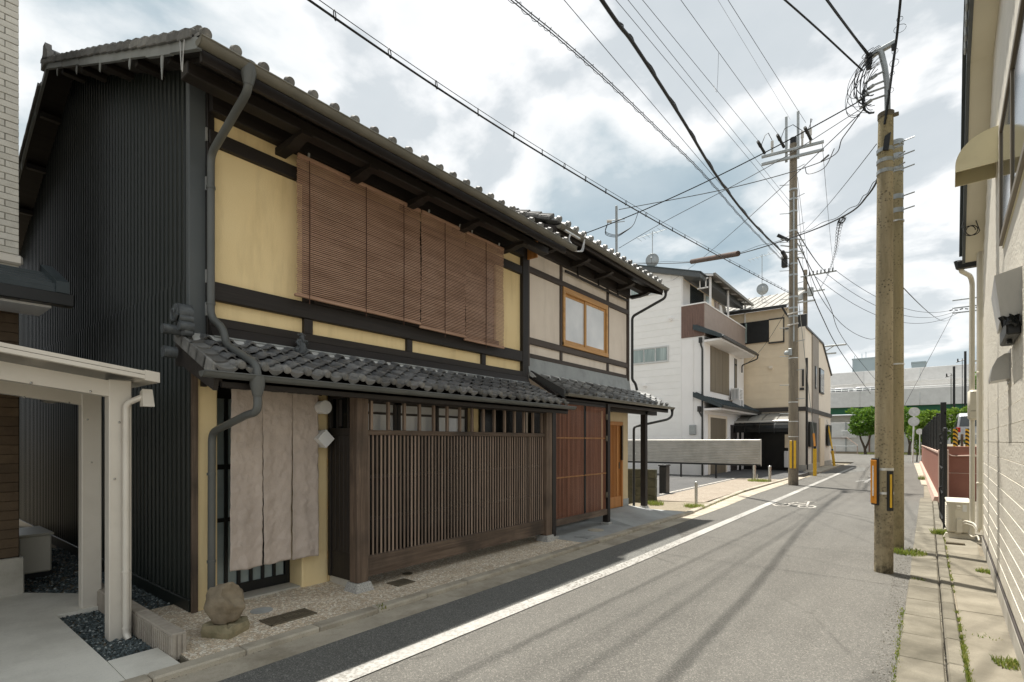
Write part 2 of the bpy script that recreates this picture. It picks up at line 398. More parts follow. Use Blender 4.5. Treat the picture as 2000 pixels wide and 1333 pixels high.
def faint_paint():
    t = NT('faded_road_paint'); co = t.co(rnd=False)
    col = t.mix(t.ramp(t.noise(co, 16, 8, .75), .44, .56), (.62, .59, .53), (.26, .235, .20))
    return t.fin(col, .8)
FADED = faint_paint()
YELLOW = MAT('yellow_guard', (.72, .44, .03), (.62, .37, .03), 6, rough=.4, bump=.03, dirt=(.3, .2, .06), damt=.3, ds=5)
ORANGE = MAT('orange_reflector', (.66, .27, .03), (.56, .22, .03), 5, rough=.35, bump=.05, dirt=(.5, .35, .2), damt=.4, ds=6)
WSIDING = MAT('white_siding', (.88, .87, .845), (.85, .84, .815), 3, rough=.6, bump=.15, bs=30, dirt=(.68, .66, .62), damt=.25, ds=.6, dst=(1, 1, .3), rnd=.01)
WPANEL = MAT('white_render', (.88, .865, .85), (.85, .835, .82), 1.5, rough=.65, bump=.1, bs=60)
CREAM = MAT('cream_siding', (.85, .72, .53), (.81, .68, .50), 3, rough=.7, bump=.2, bs=40, dirt=(.62, .52, .38), damt=.25, ds=.7, dst=(1, 1, .3))
CREAM2 = MAT('pale_cream_render', (.85, .765, .64), (.81, .725, .60), 2, rough=.7, bump=.1, bs=50)
RSIDE = MAT('cream_board', (.76, .715, .615), (.70, .655, .56), 5, (1, .4, 1), rough=.65, bump=.8, bs=38, bst=(1, .5, 1), dirt=(.52, .48, .38), damt=.32, ds=1.0, dst=(1, .5, .5), rnd=.02, bd=.008)
SOFFIT = MAT('cream_soffit', (.74, .69, .55), (.70, .65, .515), 2, rough=.6, bump=.05)
AWN = MAT('awning_metal', (.66, .60, .40), (.62, .56, .37), 2, rough=.45, bump=.04, dirt=(.42, .37, .22), damt=.3, ds=2)
IVORY = MAT('ivory_plastic', (.66, .62, .52), (.62, .58, .48), 2, rough=.4, bump=.02, dirt=(.46, .42, .33), damt=.25, ds=3)
TARP = MAT('silver_tarp', (.52, .51, .48), (.36, .355, .335), 3, (1, 1, .3), rough=.4, bump=.35, bs=9, bst=(1, 1, .4))
HOODM = MAT('brushed_hood', (.38, .365, .33), (.31, .30, .27), 2, rough=.35, bump=.03, metal=.5)
PINK = MAT('terracotta_wall', (.32, .145, .105), (.275, .122, .088), 2.5, rough=.8, bump=.25, bs=50, dirt=(.22, .1, .07), damt=.35, ds=1.2)
PINKCAP = MAT('pale_coping', (.55, .40, .33), rough=.8, bump=.1)
SLATE = MAT('dark_slate_roof', (.035, .048, .052), (.05, .064, .07), 5, rough=.4, bump=.05)
BROWNSH = MAT('bronze_shutter', (.20, .165, .115), (.17, .14, .098), 3, (1, 1, .1), rough=.5, bump=.05)
BALC = MAT('brown_balcony', (.20, .125, .10), (.175, .11, .088), 3, rough=.6, bump=.05)
STRIP = MAT('grey_brown_strip', (.33, .295, .255), (.29, .26, .225), 2, rough=.7, bump=.1)
BALCF = MAT('mauve_balcony', (.36, .29, .25), (.33, .265, .228), 3, rough=.55, bump=.05)
DGREY = MAT('dark_grey_door', (.06, .052, .048), rough=.5, bump=.02)
CORRSTEEL = MAT('grey_corrugated', (.47, .45, .41), (.40, .385, .35), 3, rough=.45, bump=.05, dirt=(.3, .27, .22), damt=.35, ds=1.5, metal=.2)
GREEN = MAT('green_girder', (.012, .09, .045), (.014, .10, .05), 1, rough=.5, bump=.02)
METROOF = MAT('pale_metal_roof', (.42, .40, .36), (.36, .345, .31), 2, rough=.4, bump=.03)
BRICKT = MAT('pale_brick_tile', (.68, .655, .59), (.60, .575, .51), 7, rough=.75, bump=.4, bs=50, rnd=.08)
BROWNT = MAT('brown_wall_tile', (.115, .078, .045), (.09, .06, .035), 9, rough=.7, bump=.4, bs=40, rnd=.14)
GROUT = MAT('grout', (.30, .28, .24), rough=.9, bump=.1)
GROUTB = MAT('dark_grout', (.04, .03, .02), rough=.9, bump=.1)
BLOCK = MAT('split_block', (.42, .375, .315), (.34, .30, .25), 12, rough=.9, bump=.5, bs=70, rnd=.06)
OLDBLOCK = MAT('mossy_block', (.105, .10, .065), (.06, .058, .04), 4, rough=.9, bump=.4, bs=60, dirt=(.03, .035, .02), damt=.6, ds=2.5, rnd=.15)
ROCK = MAT('brown_stone', (.29, .235, .16), (.18, .145, .10), 6, rough=.85, bump=.6, bs=22, dirt=(.15, .11, .07), damt=.5, ds=5, bd=.02)
ROCK2 = MAT('mossy_flat_stone', (.33, .28, .175), (.22, .195, .12), 9, rough=.9, bump=.7, bs=30, dirt=(.12, .12, .06), damt=.5, ds=6, bd=.02)
IRON = MAT('cast_iron', (.17, .14, .095), (.11, .093, .065), 20, rough=.65, bump=.2, bs=80)
STATUE = MAT('glazed_clay', (.10, .11, .115), (.055, .06, .065), 20, rough=.45, bump=.3, bs=60)
def gravel_mat():
    t = NT('dark_gravel'); g = t.n('ShaderNodeNewGeometry').outputs['Random Per Island']
    col = t.mix(g, (.03, .042, .045), (.13, .16, .165)); col = t.mix(t.ramp(g, .86, .92), col, (.36, .39, .38))
    return t.fin(col, .55)
GRAVEL = gravel_mat()
DEBRIS = MAT('loose_grit', (.20, .185, .155), (.12, .11, .09), 30, rough=.9, bump=.3, bs=60)
SOIL = MAT('soil_gravel', (.30, .26, .19), (.20, .17, .125), 30, rough=.95, bump=.8, bs=60, dirt=(.14, .12, .085), damt=.5)
def leaf(name, c1, c2):
    t = NT(name); g = t.n('ShaderNodeNewGeometry')
    col = t.mix(g.outputs['Random Per Island'], c1, c2)
    m = t.fin(col, .55)
    tr = t.n('ShaderNodeBsdfTranslucent'); t.set(tr.inputs[0], t.mix(.5, col, (.20, .32, .03)))
    mx = t.n('ShaderNodeMixShader'); mx.inputs[0].default_value = .42
    out = t.t.nodes['Material Output']; t.l(t.p.outputs[0], mx.inputs[1]); t.l(tr.outputs[0], mx.inputs[2]); t.l(mx.outputs[0], out.inputs[0])
    return m
LEAF = leaf('tree_leaf', (.045, .13, .016), (.17, .29, .03))
LEAFY = leaf('hedge_leaf', (.08, .17, .02), (.19, .27, .03))
GRASS = leaf('weed_grass', (.08, .13, .02), (.30, .27, .07))
BARK = MAT('bark', (.09, .068, .045), (.055, .042, .03), 14, (1, 1, .2), rough=.9, bump=.5, bs=30)
CARW = MAT('white_car_paint', (.70, .70, .70), rough=.25, bump=0, spec=.6)
CARS = MAT('silver_car_paint', (.50, .51, .53), rough=.28, bump=0, metal=.4)
TAIL = MAT('tail_lamp', (.45, .015, .01), rough=.2, bump=0)
def stripe_mat():
    t = NT('hazard_stripes'); s_ = t.n('ShaderNodeSeparateXYZ'); t.l(t.tc.outputs['Object'], s_.inputs[0])
    w = t.math('FRACT', t.math('MULTIPLY', t.math('ADD', s_.outputs[2], t.math('MULTIPLY', t.math('ADD', s_.outputs[0], s_.outputs[1]), .8)), 7.0))
    return t.fin(t.mix(t.math('GREATER_THAN', w, .5), (.015, .013, .01), (.66, .36, .03)), .5)
HAZ = stripe_mat()
PLANEGREY = MAT('sign_back', (.55, .56, .56), rough=.4, bump=.02)
WHITEP = MAT('white_paint', (.78, .78, .76), rough=.4, bump=.02)
INK = MAT('sign_ink', (.05, .06, .09), rough=.6, bump=0)
BLUEW = MAT('blue_grey_cladding', (.38, .46, .50), (.34, .42, .46), .3, rough=.6, bump=.02)
POLYC = MAT('smoked_polycarbonate', (.36, .35, .32), (.31, .30, .275), 1.0, rough=.2, bump=0, spec=.6)

# ================================================================== GROUND
g = MB(); g.add([(-400, -60, -.12), (400, -60, -.12), (400, 700, -.12), (-400, 700, -.12)], [(0, 1, 2, 3)])
struct('ground', g, SOIL)
def flat(pts, z0, z1):
    m = MB(); m.ext([(x, y, z0) for x, y in pts], (0, 0, z1-z0)); return m
struct('road', flat([(-3.68, -6), (-.02, -6), (.20, 47), (-3.9, 47), (-3.9, 14)], -.12, 0), ROAD)
struct('cross_street', flat([(-40, 47.02), (40, 47.02), (40, 78), (-40, 78)], -.12, .0), ROAD)
struct('asphalt_patch', flat([(-3.66, -6), (-3.08, -6), (-3.06, 6.3), (-3.08, 8.4), (-3.5, 9.3), (-3.66, 9.3)], 0, .004), NEWROAD)
struct('asphalt_patch', flat([(-3.3, 31.5), (-3.0, 31.5), (-2.3, 33), (-2.6, 38), (-3.3, 38)], 0, .004), NEWROAD)
# painted line, drifting slightly like the street
ln = [(-3.06, -6), (-3.05, 2), (-2.98, 6.3), (-3.03, 14.3), (-3.2, 38)]
m = MB(); pts = []
for i in range(90):
    y = -6+i*44/89
    for (xa, ya), (xb, yb) in zip(ln, ln[1:]):
        if ya <= y <= yb: x = xa+(xb-xa)*(y-ya)/(yb-ya); break
    pts.append((x, y))
for (xa, ya), (xb, yb) in zip(pts, pts[1:]):
    m.add([(xa-.08, ya, .008), (xa+.08, ya, .008), (xb+.08, yb, .008), (xb-.08, yb, .008)], [(0, 1, 2, 3)])
struct('road_marking', m, PAINT)
m = MB(); m.add([(-7, 42.5, .008), (-3.3, 40.6, .008), (-3.3, 40.9, .008), (-7, 42.8, .008)], [(0, 1, 2, 3)])
struct('road_marking', m, PAINT)
def text_mesh(body, size):
    c = bpy.data.curves.new('lettering', 'FONT'); c.body = body; c.size = size; c.align_x = 'CENTER'; c.align_y = 'CENTER'
    o = bpy.data.objects.new('lettering', c); COL.objects.link(o)
    dg = bpy.context.evaluated_depsgraph_get(); me = bpy.data.meshes.new_from_object(o.evaluated_get(dg))
    bpy.data.objects.remove(o); return me
# stop lettering painted for traffic leaving towards the cross street
try:
    for i, ch in enumerate('止まれ'):
        me = text_mesh(ch, 1.35); me.materials.append(PAINT)
        o = _new('road_marking', me); o['kind'] = 'structure'; o.scale = (1.15, 2.6, 1); o.location = (-1.35, 25.2+(2-i)*4.0, .008)
except Exception as e: print('text', e)
# faded bicycle mark
m = MB()
def ring(m, cx, cy, rx, ry, w, z=.008, n=28, a0=0, a1=2*math.pi):
    for i in range(n):
        a, b = a0+(a1-a0)*i/n, a0+(a1-a0)*(i+1)/n
        p = [(cx+math.cos(a)*rx, cy+math.sin(a)*ry), (cx+math.cos(b)*rx, cy+math.sin(b)*ry),
             (cx+math.cos(b)*(rx-w), cy+math.sin(b)*(ry-w*1.8)), (cx+math.cos(a)*(rx-w), cy+math.sin(a)*(ry-w*1.8))]
        m.add([(*q, z) for q in p], [(0, 1, 2, 3)])
ring(m, -2.72, 14.35, .20, .36, .05); ring(m, -2.17, 14.35, .20, .36, .05)
def dash(m, a, b, w, z=.008):
    d = Vector((b[0]-a[0], b[1]-a[1])); n = Vector((-d.y, d.x)).normalized()*w/2
    m.add([(a[0]+n.x, a[1]+n.y, z), (b[0]+n.x, b[1]+n.y, z), (b[0]-n.x, b[1]-n.y, z), (a[0]-n.x, a[1]-n.y, z)], [(0, 1, 2, 3)])
for a, b in (((-2.72, 14.35), (-2.5, 15.2)), ((-2.17, 14.35), (-2.3, 15.5)), ((-2.6, 15.05), (-2.28, 15.1)), ((-2.5, 14.4), (-2.28, 15.1)), ((-2.4, 15.55), (-2.12, 15.5))): dash(m, a, b, .05)
struct('road_marking', m, FADED)

# left gutter strip, kerb stones, pavements
struct('gutter', flat([(-3.95, -6), (-3.66, -6), (-3.66, 9.3), (-3.72, 13), (-3.9, 17), (-3.95, 26), (-4.3, 26), (-4.3, 17), (-4.15, 14), (-3.95, 11.2)], -.12, .006), CONC)
kp = [(-4.0, -6), (-4.0, 11.4), (-4.22, 14.2), (-4.42, 17.5), (-4.36, 26)]
kb = struct('kerb', flat([(-4.05, -6), (-3.99, -6), (-3.99, 11.3), (-4.2, 14.2), (-4.4, 17.5), (-4.34, 26), (-4.38, 26), (-4.44, 17.5), (-4.26, 14.2), (-4.05, 11.3)], -.12, .03), CONC)
def along(pl, s):
    for (xa, ya), (xb, yb) in zip(pl, pl[1:]):
        L = math.hypot(xb-xa, yb-ya)
        if s <= L: return xa+(xb-xa)*s/L, ya+(yb-ya)*s/L, math.atan2(yb-ya, xb-xa)-math.pi/2
        s -= L
    return None
def stone_block(w, l, h, c, jit=.004, seed=0):
    m = MB(); m.box(-w/2, w/2, -l/2, l/2, 0, h, c); rn = random.Random(seed)
    m.v = [tuple(q+rn.uniform(-jit, jit) for q in p) for p in m.v]; return m
ks = []
for i in range(3):
    me = stone_block(.13, .596, .056, .012, .0015, i).mesh('kerb_stone', smooth=30); me.materials.append(CONC); ks.append(me)
s_ = .3
while True:
    q = along(kp, s_)
    if not q: break
    if q[1] > 26: break
    inst('kerb_stone', ks[int(s_*7) % 3], kb, (q[0], q[1], -.005+random.uniform(-.0015, .0015)), (0, random.uniform(-.01, .01), q[2])); s_ += .6
def pave(name, pts, m, z=.045): return struct(name, flat(pts, -.12, z), m)
# pebble pavement in front of the first house, in poured bays
sw = pave('pavement', [(-5.6, 1.46), (-4.06, 1.46), (-4.06, 6.9), (-5.6, 6.9)], APRON, .038)
for a, b in ((1.47, 3.02), (3.03, 4.9), (4.91, 6.89)):
    for xa, xb in ((-5.58, -4.42), (-4.412, -4.07)):
        m = MB(); m.box(xa, xb, a, b, .03, .046, .003); part('paving_bay', m, AGG, sw)
# second house: grey floated concrete with ramp
pave('forecourt', [(-5.6, 6.905), (-4.06, 6.905), (-4.06, 11.3), (-5.6, 11.3)], RAMPC, .044)
m = MB(); m.hexa([(-5.12, 8.85, .046), (-4.07, 8.75, .046), (-4.07, 10.9, .046), (-5.12, 10.9, .046), (-5.12, 9.0, .165), (-4.95, 9.0, .16), (-4.75, 10.72, .13), (-5.12, 10.72, .165)])
struct('ramp', m, RAMPC)
pave('forecourt', [(-5.6, 11.305), (-4.06, 11.305), (-4.25, 13.6), (-5.7, 12.75), (-5.7, 11.305)], SOIL, .03)
# parking lot
pave('parking_lot', [(-5.75, 13.0), (-4.33, 13.4), (-4.47, 17.5), (-4.4, 23.3), (-6.0, 23.3)], AGG2, .04)
pave('parking_lot', [(-16, 12.6), (-5.77, 12.75), (-5.76, 13.0), (-6.01, 23.31), (-4.4, 23.31), (-4.4, 30.8), (-16, 30.8)], LOTROAD, .036)
m = MB()
for a, b in (((-5.95, 14.5), (-6.12, 22.9)), ((-8.1, 22.9), (-5.1, 23.4))): dash(m, a, b, .1, .045)
struct('road_marking', m, FADED)
# beyond the lot: pavement by the cream house
pave('pavement', [(-4.68, 29.8), (-3.95, 29.8), (-4.0, 41), (-4.68, 41)], CONC, .05)

# right gutter of slabs, kerb blocks and apron
def rx(x, y): return x+.009*(y-4.5)
gb = struct('gutter', flat([(rx(-.13, -3), -3), (rx(.14, -3), -3), (rx(.14, 24), 24), (rx(-.13, 24), 24)], -.12, -.012), APRON)
for i in range(36):
    y0 = -3+i*.6; x = rx(0, y0+.3)
    m = stone_block(.262, .592, .07, .008, .003, i)
    me = m.mesh('gutter_slab'); me.materials.append(SLAB)
    inst('gutter_slab', me, gb, (x+.002, y0+.3, -.062+random.uniform(-.003, .003)), (random.uniform(-.004, .004), random.uniform(-.015, .015), -.009))
    m = stone_block(.098, .592, .10, .012, .002, i+50); me = m.mesh('kerb_block'); me.materials.append(SLAB)
    inst('kerb_block', me, gb, (x+.197, y0+.3, -.075+random.uniform(-.002, .003)), (0, random.uniform(-.02, .02), -.009))
ap = struct('apron', flat([(rx(.25, -3), -3), (.62, -3), (.9, 11.6), (rx(.25, 11.6), 11.6)], -.12, .018), SOIL)
ys = [-3, 1.2, 4.3, 6.35, 8.05, 9.5, 11.55]
for a, b in zip(ys, ys[1:]):
    m = MB(); m.hexa([(rx(.262, a), a+.006, -.05), (.64, a+.006, -.05), (.72, b-.006, -.05), (rx(.262, b), b-.006, -.05),
                      (rx(.262, a), a+.006, .03), (.64, a+.006, .034), (.72, b-.006, .034), (rx(.262, b), b-.006, .03)])
    part('apron_slab', m, APRON, ap)
pave('pavement', [(rx(-.13, 24), 24), (.28, 24), (.12, 47), (-.35, 47)], CONC, .02)
pave('pavement', [(.28, 11.7), (12, 11.7), (12, 18.2), (.4, 18.2)], APRON, .02)
struct('raised_lot', flat([(.55, 18.5), (30, 18.5), (30, 47), (.35, 47)], -.1, 1.40), SOIL)

# ================================================================== FIRST TOWNHOUSE
W = -5.15
H1 = thing('townhouse', 'two-storey wooden townhouse with mustard plaster, tiled eaves and black metal side wall', 'house', (W, 1.9, 0))
def zt(x): return 4.71+(-4.30-x)*.416            # top of the main roof tiles
RIDGE = -9.37
def roofz(x): return zt(x) if x > RIDGE else zt(RIDGE)-(RIDGE-x)*.416
# black corrugated side, in three lapped tiers
def corr_tier(z0, z1, off):
    m = MB(); x = -5.2; p = .112; prof = []
    while x > -13.3:
        prof += [(x, 0), (x-.070, 0), (x-.078, .014), (x-.104, .014)]; x -= p
    vs = []; fs = []
    for (px, d) in prof:
        zt1 = min(z1, roofz(px)-.10)
        vs += [(px, 1.9-off-d, z0), (px, 1.9-off-d, max(z0+.001, zt1))]
    for i in range(len(prof)-1):
        if vs[2*i+1][2] > z0+.01 or vs[2*i+3][2] > z0+.01: fs.append((2*i, 2*i+1, 2*i+3, 2*i+2))
    m.add(vs, fs); return m
for z0, z1, off in ((.14, 3.10, .006), (3.06, 7.2, .0)): part('metal_sheet', corr_tier(z0, z1, off), CORR, H1)
m = MB(); m.box(-13.3, -5.2, 1.9, 1.93, 0, 6.0); part('side_wall', MB().ext([(-5.2, 1.905, 0), (-13.3, 1.905, 0), (-13.3, 1.905, roofz(-13.3)-.2), (RIDGE, 1.905, roofz(RIDGE)-.2), (-5.2, 1.905, roofz(-5.2)-.2)], (0, .1, 0)), BLACKM, H1)
m = MB(); m.box(-13.3, -5.21, 1.868, 1.899, .0, .15, .004); part('base_flashing', m, CORR, H1)
m = MB(); m.box(W-.06, W+.012, 1.842, 1.985, 2.5, 4.92, .006); part('corner_trim', m, TRIM, H1)
m = MB(); m.box(W-.022, W+.002, 1.868, 1.922, .02, 2.35, .003); part('corner_board', m, BROWNWOOD['Z'], H1)
m = MB()
for z in (2.75, 3.05, 3.9, 4.35): m.box(W+.012, W+.03, 1.975, 1.995, z, z+.12)
part('trim_clip', m, ALU, H1)
# upper wall: plaster bays between dark timbers
zt_w = roofz(W)-.2
def bay(y0, y1, z0, z1, x=W, mat_=PLASTER, par=H1): m = MB(); m.box(x-.08, x, y0, y1, z0, z1, .003); part('plaster_panel', m, mat_, par)
for y0, y1 in ((2.05, 2.93), (6.12, 6.74)):
    bay(y0, y1, 3.07, 4.33); bay(y0, y1, 4.46, 4.61)
for y0, y1 in ((2.05, 2.93), (3.03, 4.33), (4.42, 5.76), (5.85, 6.74)): bay(y0, y1, 2.74, 2.90)
bay(2.93, 6.12, 4.46, 4.61)
def beam(y0, y1, z0, z1, pr=.05, name='beam', x=W, mt=None, par=H1, c=.006): m = MB(); m.box(x-.1, x+pr, y0, y1, z0, z1, c); return part(name, m, mt or BLACKWOOD['Y'], par)
beam(2.0, 6.74, 2.90, 3.07, .055); beam(2.0, 6.74, 4.33, 4.46, .05); beam(2.0, 6.74, 2.655, 2.74, .06); beam(2.0, 6.74, 4.61, zt_w+.05, .10, 'eave_shade_band')  # last one: dark band added for the dark wall top under the eave
m = MB(); m.hexa([(W-.05, 2.0, 2.56), (W+.12, 2.0, 2.56), (W+.12, 6.86, 2.56), (W-.05, 6.86, 2.56), (W-.05, 2.0, 2.66), (W+.065, 2.0, 2.655), (W+.065, 6.86, 2.655), (W-.05, 6.86, 2.66)])
part('flashing_board', m, BLACKWOOD['Y'], H1)
for a in (2.01, 4.02):
    m = MB(); m.box(W+.10, W+.125, a, a+(1.9 if a < 3 else 2.8), 2.545, 2.562, .003); part('drip_strip', m, GALV, H1)
def post(y0, y1, z0, z1, pr=.04, x=W, mt=None, par=H1): m = MB(); m.box(x-.1, x+pr, y0, y1, z0, z1, .006); return part('post', m, mt or BLACKWOOD['Z'], par)
post(2.93, 3.03, 3.07, 4.33, .035); post(2.93, 3.03, 2.74, 2.90, .045); post(4.33, 4.42, 2.74, 2.90); post(5.76, 5.85, 2.74, 2.90)
post(6.74, 6.90, 2.55, zt_w, .06); post(1.985, 2.05, 2.55, zt_w, .03)
# the dark slatted upper window behind the blinds
m = MB(); m.box(W-.1, W-.03, 3.03, 6.12, 3.07, 4.33); part('window', m, BLACKP, H1)
beam(3.03, 6.12, 3.07, 3.14, .07, 'sill')
# roof: deck, purlins, brackets
def deck(y0, y1, par, x0, zf, th=.028, drop=.068, xb=None, mt=None):
    xs = [x0, RIDGE, -13.4]
    pts = [(x, y0, zf(x)-drop) for x in xs]+[(x, y0, zf(x)-drop-th) for x in xs[::-1]]
    m = MB(); m.ext(pts, (0, y1-y0, 0)); return part('roof_deck', m, mt or BLACKWOOD['Y'], par)
roof1 = deck(1.62, 6.86, H1, -4.32, roofz)
def field(y0, n, pitch, x0, x1, zf, lift, rowlen, name, mt, par):
    m = MB(); xs = []; x = x0
    while x > x1: xs.append(x); x -= rowlen
    prof = []
    for k in range(n):
        for s in range(6):
            q = s/6; h = .04*math.sin(math.pi*q/.36) if q < .36 else -.018*math.sin(math.pi*(q-.36)/.64)
            prof.append((y0+(k+q)*pitch, h))
    for x in xs:
        xe = max(x-rowlen-.02, x1)
        vs = [(x, y, zf(x)-.045+h+.022+lift) for y, h in prof]+[(xe, y, zf(xe)-.045+h+lift) for y, h in prof]+[(x, y, zf(x)-.07+h+lift) for y, h in prof]
        N = len(prof); fs = []
        for i in range(N-1): fs += [(i, i+1, N+i+1, N+i), (2*N+i, 2*N+i+1, i+1, i)]
        m.add(vs, fs)
    return part(name, m, mt, par, smooth=40, kind='stuff')
field(1.64, 23, .2265, -4.55, RIDGE, roofz, 0, .24, 'roof_tiles', TILE, roof1)
m = MB(); m.ext([(RIDGE, 1.62, roofz(RIDGE)-.03), (-13.4, 1.62, roofz(-13.4)-.03), (-13.4, 1.62, roofz(-13.4)-.066), (RIDGE, 1.62, roofz(RIDGE)-.066)], (0, 5.2, 0)); part('back_slope', m, TILE, roof1)
def pantile(name, pitch, L, rh, td, mt, roll_first=True, eave=False, th=.02, lip=.045, tilt=.024, n=10):
    """interlocking pantile: front edge at x=0, runs to x=-L, y from 0 to pitch"""
    m = MB(); top = []
    for i in range(n+1):
        s = i/n; q = s if roll_first else 1-s
        h = rh*math.sin(math.pi*q/.36) if q < .36 else -td*math.sin(math.pi*(q-.36)/.64)
        top.append((s*pitch, h))
    N = n+1
    vs = [(0, y, h+tilt) for y, h in top]+[(-L, y, h) for y, h in top]+[(0, y, h+tilt-th) for y, h in top]+[(-L, y, h-th) for y, h in top]
    fs = []
    for i in range(n): fs += [(i, i+1, N+i+1, N+i), (2*N+i, 2*N+i+1, i+1, i), (3*N+i, 3*N+i+1, 2*N+i+1, 2*N+i)]
    fs += [(0, N, 3*N, 2*N), (n, 2*N+n, 3*N+n, N+n)]
    m.add(vs, fs)
    if eave:
        yc = (.18 if roll_first else .82)*pitch; r = rh*1.05
        m.cyl((-.03, yc, tilt+rh*.30), (.022, yc, tilt+rh*.30), r, r*.96, 14)
        m.cyl((.02, yc, tilt+rh*.30), (.027, yc, tilt+rh*.30), r*.72, r*.68, 12)
        ln = [p for p in top if (p[0]/pitch > .33 if roll_first else p[0]/pitch < .67)]
        up = [(.004, y, h+tilt) for y, h in ln]; k = len(ln)
        dn = [(.004, y, h+tilt-lip*(.45+.55*math.sin(math.pi*i/(k-1)))) for i, (y, h) in enumerate(ln)]
        m.ext(up+dn[::-1], (-.02, 0, 0))
    me = m.mesh(name, smooth=38); me.materials.append(mt); return me
TH1 = math.atan(.416)
eave_me = pantile('eave_tile', .2225, .30, .038, .018, EAVETILE, True, True, lip=.05)
for k in range(24 if True else 0):
    inst('eave_tile', eave_me, roof1, (-4.295+random.uniform(-.006, .006), 1.61+k*.2225, zt(-4.295)-.035+random.uniform(-.004, .004)), (random.uniform(-.02, .02), TH1, random.uniform(-.015, .015)))
# verge tiles down the gable edge (stepped) and bent metal cladding under them
vm = MB(); vm.box(-.27, 0, -.03, .16, -.02, .024, .006); vm.box(-.27, .0, -.034, -.012, -.045, .0, .004)
vm.tube([(-.28, .035, .022), (.0, .035, .036)], .036, 8)
vme = vm.mesh('verge_tile', smooth=35); vme.materials.append(EAVETILE)
x = -4.38
i = 0
while x > RIDGE-.1:
    inst('verge_tile', vme, roof1, (x, 1.61, roofz(x)-.005+random.uniform(-.004, .004)), (0, TH1-.05+random.uniform(-.02, .02), 0)); x -= .235; i += 1
x = RIDGE-.2
while x > -13.3:
    inst('verge_tile', vme, roof1, (x-.2, 1.61, roofz(x-.2)-.005), (0, -TH1+math.pi-.05+math.pi, 0)); x -= .235
xs = [-4.32, -4.88, -5.45, -6.15, -6.9, -7.7, -8.5, RIDGE]
for a, b in zip(xs, xs[1:]):
    m = MB(); za, zb = roofz(a)-.048, roofz(b)-.048; d = random.uniform(-.006, .006); w_ = random.uniform(.085, .10)
    m.hexa([(a+.01, 1.605+d, za-w_), (a+.01, 1.635, za-w_), (b, 1.635, zb-w_), (b, 1.605, zb-w_), (a+.01, 1.60+d, za), (a+.01, 1.635, za), (b, 1.635, zb), (b, 1.602, zb)])
    part('barge_panel', m, BARGE, H1)
m = MB()
m.hexa([(RIDGE, 1.605, roofz(RIDGE)-.13), (RIDGE, 1.635, roofz(RIDGE)-.13), (-13.4, 1.635, roofz(-13.4)-.13), (-13.4, 1.605, roofz(-13.4)-.13),
        (RIDGE, 1.605, roofz(RIDGE)-.048), (RIDGE, 1.635, roofz(RIDGE)-.048), (-13.4, 1.635, roofz(-13.4)-.048), (-13.4, 1.605, roofz(-13.4)-.048)])
part('barge_panel', m, BARGE, H1)
for x in (-5.06, -5.90, -6.87, -7.82, -8.77, -10.1, -11.1, -12.1):
    z = roofz(x)-.145
    m = MB(); m.box(x-.045, x+.045, 1.66, 1.93, z-.03, z+.045, .005); part('purlin', m, BLACKWOOD['Y'], H1)
    m = MB(); m.hexa([(x-.035, 1.607, z-.05), (x-.035, 1.615, z-.05), (x-.012, 1.615, z-(.09 if x < -5.3 else .20)), (x-.012, 1.607, z-(.09 if x < -5.3 else .20)), (x-.035, 1.607, z+.0), (x-.035, 1.615, z), (x+.03, 1.615, z+.03), (x+.03, 1.607, z+.03)])
    part('purlin_cap', m, BARGE, H1)
m = MB(); m.box(-4.80, -4.66, 1.66, 6.85, 4.585, 4.69, .006); part('eave_purlin', m, BLACKWOOD['Y'], H1)
for y in (2.69, 3.47, 4.29, 5.22, 6.20):
    m = MB(); m.ext([(W, y-.055, 4.515), (-4.86, y-.055, 4.52), (-4.76, y-.055, 4.545), (-4.63, y-.055, 4.545), (-4.63, y-.055, 4.583), (W, y-.055, 4.583)], (0, .11, 0)); part('eave_bracket', m, BLACKWOOD['Y'], H1)
m = MB(); yy = 1.75
while yy < 6.8: m.box(-4.36, -5.1, yy, yy+.045, 0, .05); yy += .3
m.v = [(x, y, z+roofz(x)-.146) for x, y, z in m.v]; part('rafters', m, BLACKWOOD['Y'], H1, kind='stuff')
m = MB(); m.box(-4.37, -4.33, 1.64, 6.85, 4.52, 4.61, .004); part('fascia', m, BLACKWOOD['Y'], H1)
# ridge and its end tile
m = MB(); m.box(RIDGE-.13, RIDGE+.13, 1.66, 6.9, roofz(RIDGE)-.02, roofz(RIDGE)+.10, .02); m.tube([(RIDGE, 1.62, roofz(RIDGE)+.09), (RIDGE, 6.9, roofz(RIDGE)+.09)], .07, 10); part('ridge', m, TILE, roof1, smooth=35)
m = MB(); m.ext([(RIDGE+dx, 1.58, roofz(RIDGE)+dz) for dx, dz in ((-.20, -.08), (.20, -.08), (.17, .05), (.09, .09), (.06, .19), (-.06, .19), (-.09, .09), (-.17, .05))], (0, .07, 0)); part('ridge_end_tile', m, EAVETILE, roof1)
